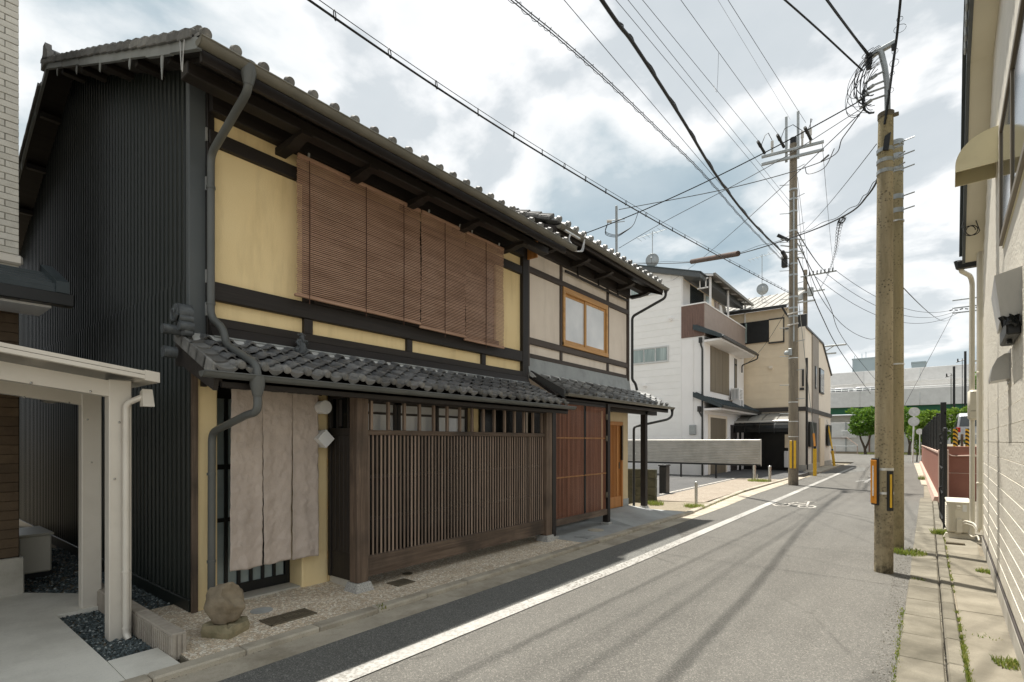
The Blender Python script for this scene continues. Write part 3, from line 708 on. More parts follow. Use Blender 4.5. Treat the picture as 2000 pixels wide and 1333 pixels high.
# gutter along the main eave
def halfpipe(x, z, r, y0, y1, th=.006, n=10):
    m = MB(); out = [(x+r*math.cos(a), z+r*math.sin(a)) for a in [math.pi+math.pi*i/n for i in range(n+1)]]
    inn = [(x+(r-th)*math.cos(a), z+(r-th)*math.sin(a)) for a in [math.pi+math.pi*i/n for i in range(n+1)]]
    m.ext([(px, y0, pz) for px, pz in out+inn[::-1]], (0, y1-y0, 0))
    m.tube([(x+r, y0, z), (x+r, y1, z)], .008, 6)
    for y in (y0, y1): m.ext([(px, y-.004, pz) for px, pz in out], (0, .008, 0))
    return m
part('gutter', halfpipe(-4.235, 4.615, .056, 1.585, 6.93), GUTTER2, H1, smooth=40)
def bendpath(pts, r=.06, k=5):
    P = [Vector(p) for p in pts]; out = [P[0]]
    for i in range(1, len(P)-1):
        a, b = (P[i-1]-P[i]), (P[i+1]-P[i]); q = min(r, a.length*.45, b.length*.45); a.normalize(); b.normalize()
        s, e = P[i]+a*q, P[i]+b*q
        for j in range(k+1):
            t = j/k; out.append(s*(1-t)**2+P[i]*2*t*(1-t)+e*t*t)
    return out+[P[-1]]
dp = bendpath([(-4.235, 1.95, 4.58), (-4.24, 1.95, 4.42), (-5.05, 1.99, 4.20), (-5.05, 1.99, 2.72), (-4.92, 2.04, 2.62), (-4.88, 2.05, 2.47), (-4.30, 2.05, 2.23), (-4.27, 2.04, 1.84), (-4.42, 2.02, 1.82), (-5.09, 2.015, 1.68), (-5.09, 2.01, .06)], .09)
m = MB(); m.tube(dp, .033, 12)
for p in ((-5.05, 1.99, 3.9), (-5.05, 1.99, 2.85), (-5.09, 2.01, 1.3), (-5.09, 2.01, .5)): m.cyl((p[0], p[1], p[2]-.012), (p[0], p[1], p[2]+.012), .038, n=12)
part('downspout', m, GUTTER, H1, smooth=50)
m = MB(); m.tube([(-4.235, 1.95, 4.63), (-4.235, 1.95, 4.55), (-4.24, 1.95, 4.46)], [.062, .058, .036], 14); part('gutter_funnel', m, GUTTER, H1, smooth=45)
m = MB(); m.tube([(-4.275, 2.04, 2.13), (-4.275, 2.04, 2.05), (-4.275, 2.04, 1.97)], [.06, .056, .036], 14); part('gutter_funnel', m, GUTTER, H1, smooth=45)
m = MB(); m.tube([(-4.62, 1.60, 4.83), (-4.60, 1.585, 4.82), (-4.58, 1.583, 4.66), (-4.56, 1.583, 4.52)], .004, 5); m.tube([(-4.50, 1.60, 4.79), (-4.50, 1.585, 4.78), (-4.53, 1.583, 4.62), (-4.545, 1.583, 4.50)], .004, 5)
part('cord', m, WHITECABLE, H1, smooth=60)

# pent roof over the ground floor
PT = math.atan(.47); cs, sn = math.cos(PT), math.sin(PT)
pent1 = part('pent_roof', MB().ext([(-4.36, 1.76, 2.135), (-5.12, 1.76, 2.49), (-5.12, 1.76, 2.44), (-4.36, 1.76, 2.075)], (0, 5.2, 0)), BLACKWOOD['Y'], H1)
t_me = pantile('pantile', .190, .205, .030, .014, TILE, tilt=.040, th=.015); te_me = pantile('eave_tile', .190, .205, .032, .014, EAVETILE, True, True, lip=.046, tilt=.040)
for r in range(5):
    for k in range(26):
        me = te_me if r == 0 else t_me; j = random.uniform(-.006, .006)
        inst('eave_tile' if r == 0 else 'pantile', me, pent1, (-4.315-r*.172*cs+j, 1.885+k*.192, 2.172+r*.172*sn+random.uniform(-.003, .004)), (random.uniform(-.02, .02), PT+random.uniform(-.02, .02), random.uniform(-.015, .015)))
vm = MB()
top = []
for i in range(9): s = i/8; top.append((s*.165, -.022*math.sin(math.pi*s)))
vm.ext([(0, y, h+.026) for y, h in top]+[(0, y, h+.004) for y, h in top[::-1]], (-.21, 0, -.02)); vm.box(-.21, .0, -.012, .012, -.075, .03, .004)
vtm = vm.mesh('verge_tile', smooth=35); vtm.materials.append(EAVETILE)
vm.ext([(.006, y, h+.026) for y, h in top]+[(.006, y, h+.02-.05*math.sin(math.pi*min(1, y/.165*.9+.05))) for y, h in top[::-1]], (-.02, 0, 0))
vte = vm.mesh('verge_eave_tile', smooth=35); vte.materials.append(EAVETILE)
for r in range(5): inst('verge_tile', vte if r == 0 else vtm, pent1, (-4.315-r*.172*cs, 1.735, 2.172+r*.172*sn), (0, PT, 0))
m = MB(); m.hexa([(-5.15, 1.82, 2.46), (-4.95, 1.82, 2.46), (-4.95, 6.86, 2.46), (-5.15, 6.86, 2.46), (-5.15, 1.82, 2.565), (-5.05, 1.82, 2.56), (-5.05, 6.86, 2.56), (-5.15, 6.86, 2.565)]); part('mortar_bed', m, MORTAR, pent1)
m = MB(); m.ext([(-4.34, 1.735, 2.10), (-5.14, 1.735, 2.475), (-5.14, 1.735, 2.26), (-5.0, 1.735, 2.25), (-4.36, 1.735, 2.0)], (0, .035, 0)); part('verge_board', m, BLACKWOOD['Y'], H1)
# scroll-shaped end tile at the top corner
m = MB(); yb = 1.70
for rr_, dy in ((.088, 0), (.070, -.012)): m.cyl((-4.97, yb+dy-.02, 2.69), (-4.97, yb+.09, 2.69), rr_, n=16)
m.tube([(-4.97+(.012+.009*i)*math.cos(i*.75), yb-.035, 2.69+(.012+.009*i)*math.sin(i*.75)) for i in range(9)], .012, 6); m.cyl((-4.915, yb-.02, 2.645), (-4.915, yb+.09, 2.645), .036, n=12); m.cyl((-4.90, yb-.02, 2.575), (-4.90, yb+.09, 2.575), .042, n=12)
m.box(-5.08, -4.88, yb+.0, yb+.1, 2.50, 2.60, .02); m.cyl((-4.97, yb-.12, 2.545), (-4.97, yb+.02, 2.545), .042, n=12); m.cyl((-5.02, yb-.10, 2.36), (-5.02, yb, 2.36), .05, n=12)
part('ridge_end_tile', m, STATUE, pent1, smooth=40)
part('gutter', halfpipe(-4.275, 2.135, .046, 1.62, 6.99), GUTTER, H1, smooth=40)
m = MB(); m.box(-4.40, -4.36, 1.8, 6.95, 2.03, 2.10, .004); part('fascia', m, BLACKWOOD['Y'], H1)
m = MB(); yy = 1.85
while yy < 6.9: m.box(-5.1, -4.38, yy, yy+.04, 0, .045); yy += .26
m.v = [(x, y, z+2.02+(-4.36-x)*.47) for x, y, z in m.v]; part('rafters', m, BLACKWOOD['Y'], H1, kind='stuff')

# ground floor: pillars, recessed sliding door
m = MB(); m.box(-5.75, W-.03, 1.925, 2.10, .0, 2.44, .01); part('plaster_pillar', m, PLASTER, H1)
m = MB(); m.box(-5.75, W+.0, 2.93, 3.24, .0, 2.44, .012); part('plaster_pillar', m, PLASTER, H1)
m = MB(); m.box(W-.2, W-.05, 1.93, 3.2, 2.14, 2.44); m.box(-5.5, W+.02, 1.95, 1.99, 2.1, 2.2); part('lintel', m, BLACKWOOD['Y'], H1)
m = MB(); m.box(-5.62, -5.18, 2.1, 2.93, .0, .062, .006); part('door_sill', m, FOUND, H1)
door = part('sliding_door', MB().box(-5.46, -5.40, 2.10, 2.15, .06, 2.12, .003).box(-5.46, -5.40, 2.88, 2.93, .06, 2.12, .003).box(-5.46, -5.40, 2.15, 2.88, .06, .16, .003).box(-5.46, -5.40, 2.15, 2.88, 2.02, 2.12, .003).box(-5.455, -5.405, 2.15, 2.88, 1.32, 1.37, .003).box(-5.455, -5.405, 2.15, 2.88, .80, .84, .003), BLACKM, H1)
for k in range(6):
    y = 2.15+k*.1217
    m = MB(); m.box(-5.44, -5.425, y+.012, y+.1217-.012, .16, 2.02); part('pane', m, FROST, door)
    if k:
        m = MB(); m.box(-5.455, -5.40, y-.016, y+.016, .16, 2.02, .003); part('muntin', m, BLACKM, door)
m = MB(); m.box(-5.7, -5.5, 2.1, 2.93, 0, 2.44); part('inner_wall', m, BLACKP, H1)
# low rendered return and dark board wing beside the fence
m = MB(); m.box(-5.12, -4.68, 3.24, 3.30, .0, .16, .004); part('plinth', m, FOUND, H1)
wing = part('wing_screen', MB().box(-5.10, -4.66, 3.215, 3.235, .13, .42, .003).box(-5.10, -4.66, 3.20, 3.24, 1.66, 1.74, .003).box(-5.10, -5.05, 3.20, 3.24, .13, 2.14, .003).box(-5.10, -4.66, 3.20, 3.24, 2.06, 2.14, .003), BLACKWOOD['Z'], H1)
for k in range(5):
    m = MB(); m.box(-5.05+k*.077, -5.05+k*.077+.073, 3.215, 3.232, .42, 1.66, .003); part('board', m, BLACKWOOD['Z'], wing)
for k in (1, 3):
    m = MB(); m.box(-5.05+k*.1-.012, -5.05+k*.1+.012, 3.215, 3.232, 1.74, 2.06, .002); part('bar', m, BLACKWOOD['Z'], wing)
m = MB(); m.box(-5.09, -4.67, 3.25, 3.27, 1.70, 2.10); part('panel', m, BLACKP, wing)  # black sheet added to darken the openings of the wing screen
m = MB(); m.box(-4.97, -4.90, 3.238, 3.249, 1.76, 2.05); part('panel', m, DGREY, wing)
m = MB()
for z in (1.32, .85, .30): m.box(-5.115, -5.09, 3.205, 3.217, z, z+.09, .002)
part('hinge', m, HINOKI['Z'], wing)
# wall, window and fittings behind the fence
m = MB(); m.box(-5.45, -5.15, 3.24, 6.85, .0, 1.62); m.box(-5.45, -5.15, 3.24, 3.62, 1.62, 2.4); m.box(-5.45, -5.15, 5.62, 6.85, 1.62, 2.4); m.box(-5.45, -5.15, 3.62, 5.62, 2.12, 2.4); part('wall', m, PLASTER, H1)
m = MB(); m.box(-5.148, -5.11, 5.72, 6.85, 1.62, 2.2); part('dark_board', m, BLACKP, H1)  # black sheet added over the plaster to darken the opening above the fence
m = MB(); m.box(-5.148, -5.11, 3.24, 3.56, 1.62, 2.2); part('dark_board', m, BLACKP, H1)  # same added black sheet at the near end of the opening
m = MB(); m.box(-5.16, -5.03, 3.3, 6.8, .0, 1.70); part('dark_gap_sheet', m, BLACKP, H1)  # black sheet added so the gaps between the lattice bars read dark
for a, b in ((3.62, 4.28), (4.30, 4.95), (4.97, 5.60)):
    w_ = part('window', MB().box(-5.30, -5.25, a, a+.045, 1.62, 2.12, .002).box(-5.30, -5.25, b-.045, b, 1.62, 2.12, .002).box(-5.30, -5.25, a, b, 2.06, 2.12, .002).box(-5.30, -5.25, a, b, 1.62, 1.66, .002).box(-5.295, -5.255, a, b, 1.93, 1.96, .002), DGREY, H1)
    for q in ((1.66, 1.93), (1.96, 2.06)):
        m = MB(); m.box(-5.285, -5.275, a+.045, b-.045, q[0], q[1]); part('pane', m, WGLASS, w_)  # white pane colour stands in for the bright reflection behind the fence
fan = part('vent_ring', MB().tube([(-5.13, 6.03+.085*math.cos(t), 1.90+.085*math.sin(t)) for t in [2*math.pi*i/20 for i in range(20)]], .012, 6, closed=True), PORC, H1, smooth=60)
m = MB()
for k in range(3):
    a = k*2.094+.4; m.ext([(-5.14, 6.03, 1.90), (-5.14, 6.03+.075*math.cos(a), 1.90+.075*math.sin(a)), (-5.14, 6.03+.075*math.cos(a+.8), 1.90+.075*math.sin(a+.8))], (.01, 0, 0))
part('blade', m, BLACKM, fan)

# ------------------------------------------------------------------ lattice fence
FX = -4.6
LF = thing('lattice_fence', 'long weathered brown lattice fence between two posts on granite blocks', 'fence', (FX, 3.25, 0))
for y0, y1 in ((3.18, 3.32), (6.61, 6.76)):
    m = MB(); m.box(FX-.07, FX+.07, y0, y1, .13, 2.13, .008); part('post', m, BROWNWOOD['Z'], LF)
    yc = (y0+y1)/2; m = MB(); m.hexa([(FX-.115, yc-.115, .03), (FX+.115, yc-.115, .03), (FX+.115, yc+.115, .03), (FX-.115, yc+.115, .03), (FX-.085, yc-.085, .135), (FX+.085, yc-.085, .135), (FX+.085, yc+.085, .135), (FX-.085, yc+.085, .135)])
    part('post_base', m, GRANITE, LF)
m = MB(); m.box(FX-.03, FX+.035, 3.32, 6.61, 1.665, 1.72, .004); part('rail', m, BROWNWOOD['Y'], LF)
m = MB(); m.box(FX-.05, FX+.05, 3.32, 6.61, 2.03, 2.12, .005); part('rail', m, BLACKWOOD['Y'], LF)
m = MB(); m.box(FX-.03, FX+.035, 3.32, 6.61, .17, .385, .005); part('bottom_plank', m, BROWNWOOD['Y'], LF)
bm_ = MB(); bm_.box(-.005, .006, -.0112, .0112, 0, 1.28, .002); bme = bm_.mesh('lattice_bar'); bme.materials.append(BARWOOD)
for k in range(61):
    y = 3.365+k*(6.575-3.365)/60
    inst('lattice_bar', bme, LF, (FX+.008, y, .385), (random.uniform(-.002, .002), 0, random.uniform(-.03, .03)))
bm_ = MB(); bm_.box(-.018, .018, -.016, .016, 0, .31, .003); bme = bm_.mesh('top_bar'); bme.materials.append(BARWOOD)
for k in range(15): inst('top_bar', bme, LF, (FX, 3.40+k*(6.56-3.40)/14, 1.72))
m = MB()
for z in (.75, 1.2): m.box(FX-.035, FX-.018, 3.32, 6.61, z, z+.035)
part('backing_rail', m, BLACKWOOD['Y'], LF)

# ------------------------------------------------------------------ blinds, noren, signs, statue
def blind(y0, y1, zb, label, dx):
    t = thing('bamboo_blind', label, 'blind', (W+.14+dx, (y0+y1)/2, zb), 'bamboo blinds hung over the upper window')
    m = MB(); z = zb+.03; rn = random.Random(int(y0*100))
    while z < 4.52:
        d = .006*math.sin(z*5+y0*3)+rn.uniform(-.002, .002)
        m.box(W+.13+dx+d, W+.139+dx+d, y0+rn.uniform(-.006, .004), y1+rn.uniform(-.004, .006), z, z+.0115); z += .0205
    part('slats', m, BLIND, t, kind='stuff')
    m = MB(); m.box(W+.12+dx, W+.15+dx, y0-.03, y1+.01, zb-.005, zb+.025, .006); part('bottom_bar', m, BLIND, t)
    m = MB(); m.box(W+.12+dx, W+.155+dx, y0, y1, 4.52, 4.56, .006); part('head_bar', m, BLIND, t)
    n = 3 if y1-y0 > 1.2 else 1
    for k in range(n):
        y = y0+(y1-y0)*(k+.5+(.0 if n > 1 else .0))/n+(-.15 if n > 1 and k == 0 else 0)
        m = MB(); m.tube([(W+.15+dx, y, 4.55), (W+.152+dx, y+.003, 3.9), (W+.15+dx, y, zb-.06)], .005, 5); part('cord', m, CORD, t)
    for y in (y0+.12, y1-.12):
        m = MB(); m.tube([(W+.14+dx, y, 4.54), (W+.15+dx, y, 4.60)], .012, 6); part('hook', m, ALU, t)
blind(2.80, 4.46, 3.09, 'widest brown bamboo blind, nearest the downspout on the yellow upper wall', 0)
blind(4.475, 5.29, 3.05, 'middle narrow brown bamboo blind between the wide one and the end one', .006)
blind(5.305, 6.15, 3.02, 'end bamboo blind nearest the grey plaster house next door', -.004)
NR = thing('noren_curtain', 'taupe linen noren curtain in three split panels over the entrance', 'curtain', (W+.11, 2.62, 2.1))
def cloth(y0, y1, z0, z1, x, seed, gl, gr):
    m = MB(); nu, nv = 22, 90; vs = []; fs = []
    for j in range(nv+1):
        for i in range(nu+1):
            u = i/nu; v = j/nv; hang = 1-v
            z = z0+(z1-z0)*v; hg = max(0, min(1, (1.90-z)/1.5)); ya, yb = y0+gl*hg**.8, y1-gr*hg**.8; y = ya+(yb-ya)*u
            w = (.009*math.sin(u*5.5+seed)+.006*math.sin(u*11+seed*2+v*2.2))*hang
            w += .012*mnoise.noise((y*9, z*9, 1))+.009*mnoise.noise((y*22, z*19, 2))+.004*mnoise.noise((y*48, z*40, 3))+.02*hang*hang*math.sin(seed*1.3+u*2)
            y += .006*hang*math.sin(seed+3*v); z += .008*math.sin(u*6+seed)*hang*hang
            vs.append((x+w, y, z))
    for j in range(nv):
        for i in range(nu): a = j*(nu+1)+i; fs.append((a, a+1, a+nu+2, a+nu+1))
    m.add(vs, fs); o = part('cloth_panel', m, CLOTH, NR, smooth=60)
    s = o.modifiers.new('thickness', 'SOLIDIFY'); s.thickness = .004
NX = W+.11
cloth(2.165, 2.46, .385, 2.11, NX, 1.0, -.03, .014); cloth(2.46, 2.765, .385, 2.11, NX, 2.7, .012, .014); cloth(2.765, 3.05, .385, 2.11, NX, 4.4, .012, .0)
m = MB(); m.tube([(NX-.005, 2.12, 2.10), (NX-.005, 3.09, 2.10)], .014, 8); part('rod', m, BLACKM, NR, smooth=50)
S = thing('round_sign', 'white round disc sign above the diamond one on the yellow pillar', 'sign', (-4.93, 3.08, 1.96))
m = MB(); m.cyl((-4.985, 3.08, 1.96), (-4.945, 3.08, 1.96), .072, n=36); part('face', m, WHITESIGN, S, smooth=30)
m = MB(); m.cyl((-5.13, 3.08, 1.96), (-4.986, 3.08, 1.96), .070, n=30); part('body', m, WHITESIGN, S, smooth=30)
m = MB(); m.box(-5.155, -5.13, 3.04, 3.12, 1.92, 2.0); part('bracket', m, WHITESIGN, S)
S = thing('diamond_sign', 'white diamond-shaped box sign below the round disc beside the curtain', 'sign', (-4.94, 3.08, 1.625))
m = MB(); q = .098; m.ext([(-4.985, 3.09, 1.625-q), (-4.985, 3.09+q, 1.625), (-4.985, 3.09, 1.625+q), (-4.985, 3.09-q, 1.625)], (.035, 0, 0)); part('face', m, WHITESIGN, S)
q = .094; m = MB(); m.ext([(-5.13, 3.09, 1.625-q), (-5.13, 3.09+q, 1.625), (-5.13, 3.09, 1.625+q), (-5.13, 3.09-q, 1.625)], (.142, 0, 0)); part('body', m, WHITESIGN, S)
m = MB(); m.box(-5.155, -5.13, 3.05, 3.13, 1.58, 1.67); part('bracket', m, WHITESIGN, S)
# small bearded guardian figure on the pent roof
G = thing('guardian_statue', 'small dark clay guardian figure with beard standing on the tiled pent roof', 'statue', (-5.0, 2.83, 2.50))
m = MB(); cx, cy, cz = -4.99, 2.83, 2.50
m.tube([(cx, cy, cz), (cx, cy, cz+.05), (cx, cy, cz+.10), (cx, cy, cz+.145)], [.055, .05, .042, .03], 12); m.ball((cx, cy-.045, cz+.03), .035, .03, .04, 8, 6, .3, 2); m.ball((cx, cy+.045, cz+.03), .035, .03, .04, 8, 6, .3, 5)
part('robe', m, STATUE, G, smooth=50)
m = MB(); m.ball((cx+.008, cy, cz+.165), .027, .026, .03, 12, 9); m.ball((cx+.028, cy, cz+.162), .007, .007, .008, 6, 5); part('head', m, STATUE, G, smooth=50)
m = MB(); m.tube([(cx+.022, cy, cz+.152), (cx+.038, cy, cz+.13), (cx+.04, cy, cz+.105)], [.016, .014, .004], 8); part('beard', m, STATUE, G, smooth=50)
m = MB(); m.box(cx-.025, cx+.025, cy-.026, cy+.026, cz+.185, cz+.198, .004); m.ball((cx, cy, cz+.203), .016, .016, .014, 8, 6); m.ball((cx, cy-.032, cz+.19), .012, .014, .01, 6, 5); m.ball((cx, cy+.032, cz+.19), .012, .014, .01, 6, 5); part('hat', m, STATUE, G, smooth=40)
for s in (-1, 1):
    m = MB(); m.tube([(cx, cy+s*.028, cz+.135), (cx+.015, cy+s*.055, cz+.105), (cx+.035, cy+s*.042, cz+(.075 if s < 0 else .12))], [.018, .017, .012], 8); m.ball((cx+.038, cy+s*.04, cz+(.072 if s < 0 else .125)), .011, nu=7, nv=5); part('arm', m, STATUE, G, smooth=50)
m = MB(); m.tube([(cx+.045, cy-.04, cz+.02), (cx+.04, cy-.04, cz+.13)], .005, 6); part('sword', m, STATUE, G, smooth=50)

# ================================================================== SECOND TOWNHOUSE
H2 = thing('townhouse', 'grey-plastered townhouse with pale wooden sash window and brown timber framing', 'house', (W, 8.8, 0))
X2 = W-.005
def zt2(x): return 5.12+(-4.5-x)*.40
def roofz2(x): return zt2(x) if x > -9.2 else zt2(-9.2)-(-9.2-x)*.40
zw2 = roofz2(X2)-.2
def bay2(y0, y1, z0, z1, mt=GREYPL): m = MB(); m.box(X2-.08, X2, y0, y1, z0, z1, .003); part('plaster_panel', m, mt, H2)
for a, b in ((6.92, 7.93), (9.80, 10.66)): bay2(a, b, 3.34, 4.43); bay2(a, b, 3.07, 3.23); bay2(a, b, 4.53, zw2)
bay2(8.0, 9.72, 3.07, 3.23); bay2(8.0, 9.72, 4.53, zw2)
for z0, z1, pr in ((3.0, 3.07, .03), (3.23, 3.34, .035), (4.43, 4.53, .035)):
    beam(6.92, 10.66, z0, z1, pr, 'beam', X2, BEAM2['Y'], H2)
for a, b in ((7.93, 8.0), (9.72, 9.80)):
    for z0, z1 in ((3.34, 4.43), (3.07, 3.23), (4.53, zw2)): post(a, b, z0, z1, .025, X2, BEAM2['Z'], H2)
post(10.66, 10.74, 2.95, zw2, .04, X2, BEAM2['Z'], H2)
m = MB(); m.box(X2-.02, X2+.05, 6.91, 6.95, 2.85, zw2, .004); part('corner_strip', m, BEAM2['Z'], H2)
m = MB(); m.hexa([(X2-.05, 6.92, 2.74), (X2+.06, 6.92, 2.74), (X2+.06, 10.76, 2.74), (X2-.05, 10.76, 2.74), (X2-.05, 6.92, 3.0), (X2+.02, 6.92, 3.0), (X2+.02, 10.76, 3.0), (X2-.05, 10.76, 3.0)]); part('flashing', m, BARGE, H2)
m = MB(); m.box(X2-.1, X2+.06, 6.9, 10.74, 4.80, zw2+.04, .004); part('eave_shade_band', m, BLACKWOOD['Y'], H2)  # dark band put in for the soffit's shade above the hanging rail
# sash window
wf = part('window', MB().box(X2-.06, X2+.045, 8.0, 8.07, 3.36, 4.43, .004).box(X2-.06, X2+.045, 9.65, 9.72, 3.36, 4.43, .004).box(X2-.06, X2+.045, 8.07, 9.65, 4.33, 4.43, .004).box(X2-.06, X2+.055, 8.0, 9.72, 3.345, 3.42, .004), HINOKI['Y'], H2)
for a, b, xx in ((8.07, 8.90, .0), (8.82, 9.65, .022)):
    sa = part('sash', MB().box(X2-.035+xx, X2-.005+xx, a, a+.055, 3.42, 4.33, .003).box(X2-.035+xx, X2-.005+xx, b-.055, b, 3.42, 4.33, .003).box(X2-.035+xx, X2-.005+xx, a+.055, b-.055, 4.28, 4.33, .003).box(X2-.035+xx, X2-.005+xx, a+.055, b-.055, 3.42, 3.48, .003), HINOKI['Z'], H2)
    m = MB(); m.box(X2-.025+xx, X2-.015+xx, a+.05, b-.05, 3.47, 4.285); part('pane', m, WGLASS, sa)
# hanging rail over the window
m = MB(); m.box(X2+.05, X2+.085, 8.02, 10.6, 4.69, 4.73, .004); part('hanging_rail', m, BLACKWOOD['Y'], H2)
for y in (8.45, 9.25, 10.1):
    m = MB(); m.box(X2+.055, X2+.08, y, y+.03, 4.73, 5.02); part('hanger', m, BLACKWOOD['Z'], H2)
# other walls of the house
m = MB(); m.ext([(X2-.09, 10.70, 0), (-13, 10.70, 0), (-13, 10.70, roofz2(-13)-.2), (-9.2, 10.70, roofz2(-9.2)-.2), (X2-.09, 10.70, roofz2(X2-.09)-.2)], (0, .04, 0)); part('side_wall', m, GREYPL, H2)
m = MB(); m.ext([(-4.9, 6.86, 4.6), (-13, 6.86, 4.6), (-13, 6.86, roofz2(-13)-.22), (-9.2, 6.86, roofz2(-9.2)-.22), (-4.9, 6.86, roofz2(-4.9)-.22)], (0, .03, 0)); part('gable_wall', m, DOORWOOD, H2)
# roof
def deck2():
    m = MB(); pts = [(x, 6.83, roofz2(x)-.12) for x in (-4.52, -9.2, -13.4)]+[(x, 6.83, roofz2(x)-.17) for x in (-13.4, -9.2, -4.52)]
    m.ext(pts, (0, 4.32, 0)); return part('roof_deck', m, BLACKWOOD['Y'], H2)
roof2 = deck2()
field(6.85, 17, .253, -4.76, -9.2, roofz2, 0, .25, 'roof_tiles', TILE2, roof2)
e2 = pantile('eave_tile', .253, .30, .048, .02, TILE2, True, True, lip=.05)
T2 = math.atan(.40)
for k in range(17): inst('eave_tile', e2, roof2, (-4.50+random.uniform(-.006, .006), 6.86+k*.253, zt2(-4.5)-.035), (random.uniform(-.02, .02), T2, 0))
x = -4.6
while x > -9.2: inst('verge_tile', vme, roof2, (x, 6.84, roofz2(x)+.0), (0, T2-.05, 0)); x -= .235
m = MB(); m.box(-9.33, -9.07, 6.84, 11.15, roofz2(-9.2)-.02, roofz2(-9.2)+.12, .02); part('ridge', m, TILE2, roof2)
m = MB(); m.box(-4.54, -4.50, 6.83, 11.15, 4.91, 5.00, .004); part('fascia', m, BLACKWOOD['Y'], H2)
for y in (7.35, 8.25, 9.15, 10.1, 10.9):
    m = MB(); m.ext([(X2, y-.05, 4.83), (-4.95, y-.05, 4.835), (-4.80, y-.05, 4.86), (-4.70, y-.05, 4.90), (X2, y-.05, 4.90)], (0, .10, 0)); part('eave_bracket', m, BLACKWOOD['Y'], H2)
m = MB(); m.box(-4.95, -4.82, 6.85, 11.1, 4.90, 5.03, .005); part('eave_purlin', m, BLACKWOOD['Y'], H2)
m = MB(); m.ext([(-4.52, 11.13, 4.98), (-6.6, 11.13, 5.81), (-6.6, 11.13, 5.64), (-4.52, 11.13, 4.86)], (0, .03, 0)); part('barge_board', m, BLACKWOOD['Y'], H2)
m = MB(); m.ext([(-4.52, 6.815, 5.0), (-9.2, 6.815, 6.87), (-9.2, 6.815, 6.72), (-4.52, 6.815, 4.86)], (0, .03, 0)); part('barge_board', m, BLACKWOOD['Y'], H2)
part('gutter', halfpipe(-4.45, 5.00, .054, 6.84, 11.24), GUTTER2, H2, smooth=40)
dp2 = bendpath([(-4.45, 11.17, 4.98), (-4.45, 11.17, 4.80), (-5.08, 10.80, 4.40), (-5.08, 10.80, 2.98), (-5.03, 10.86, 2.90), (-5.0, 10.88, 2.74)], .08)
m = MB(); m.tube(dp2, .03, 10); m.tube([(-4.45, 11.17, 5.0), (-4.45, 11.17, 4.9)], [.055, .034], 12); part('downspout', m, PIPEBLK, H2, smooth=50)
# service wires drooping at the roof step
m = MB()
for d in (0, .03, .06): m.tube(bendpath([(-4.42, 7.12+d, 4.98), (-4.38, 6.99, 4.80), (-4.26+d, 6.95, 4.58), (-4.27, 7.05, 4.60), (-4.38, 7.4+d, 4.74), (-4.42, 7.6, 5.08)], .1), .007, 5)
part('service_wire', m, WHITECABLE, H2, smooth=60)
m = MB(); m.box(-4.44, -4.40, 6.95, 7.4, 4.93, 4.96, .004); part('eave_strip', m, ALU, H2)
# pent roof of the second house
PT2 = math.atan(.60); c2_, s2_ = math.cos(PT2), math.sin(PT2)
pent2 = part('pent_roof', MB().ext([(-4.60, 6.95, 2.37), (-5.12, 6.95, 2.70), (-5.12, 6.95, 2.65), (-4.60, 6.95, 2.31)], (0, 4.75, 0)), BLACKWOOD['Y'], H2)
p2 = pantile('pantile', .301, .175, .034, .016, TILE2, tilt=.036, th=.015); p2e = pantile('eave_tile', .301, .175, .046, .02, TILE2, True, True, lip=.04)
for r in range(4):
    for k in range(15):
        inst('eave_tile' if r == 0 else 'pantile', p2e if r == 0 else p2, pent2, (-4.555-r*.150*c2_+random.uniform(-.004, .004), 7.17+k*.301, 2.40+r*.150*s2_), (random.uniform(-.015, .015), PT2, 0))
m = MB(); m.hexa([(-5.15, 6.95, 2.66), (-4.99, 6.95, 2.66), (-4.99, 11.1, 2.66), (-5.15, 11.1, 2.66), (-5.15, 6.95, 2.75), (-5.08, 6.95, 2.75), (-5.08, 11.1, 2.75), (-5.15, 11.1, 2.75)]); part('mortar_bed', m, MORTAR, pent2)
m = MB(); m.ext([(-4.53, 7.10, 2.44), (-5.15, 6.95, 2.81), (-5.15, 6.95, 2.68), (-4.53, 7.10, 2.31)], (0, .06, 0)); part('verge_board', m, PIPEBLK, pent2)
part('gutter', halfpipe(-4.50, 2.375, .046, 7.12, 11.74), GUTTER2, H2, smooth=40)
m = MB(); m.box(-4.66, -4.60, 7.0, 11.7, 2.26, 2.35, .004); part('fascia', m, BLACKWOOD['Y'], H2)
m = MB(); m.tube(bendpath([(-4.50, 11.68, 2.36), (-4.50, 11.68, 2.18), (-4.55, 11.55, 2.10), (-5.07, 10.86, 1.92), (-5.07, 10.86, .07)], .07), .028, 10); m.tube([(-4.5, 11.68, 2.38), (-4.5, 11.68, 2.28)], [.05, .03], 12); part('downspout', m, PIPEBLK, H2, smooth=50)
m = MB(); m.box(-4.97, -4.85, 10.99, 11.11, .14, 2.34, .006); part('post', m, BLACKWOOD['Z'], H2)
m = MB(); m.hexa([(-5.02, 10.94, .04), (-4.80, 10.94, .04), (-4.80, 11.16, .04), (-5.02, 11.16, .04), (-4.98, 10.98, .14), (-4.84, 10.98, .14), (-4.84, 11.12, .14), (-4.98, 11.12, .14)]); part('post_base', m, GRANITE, H2)
m = MB(); m.box(-4.97, -4.85, 8.7, 11.65, 2.20, 2.30, .005); part('beam', m, BLACKWOOD['Y'], H2)
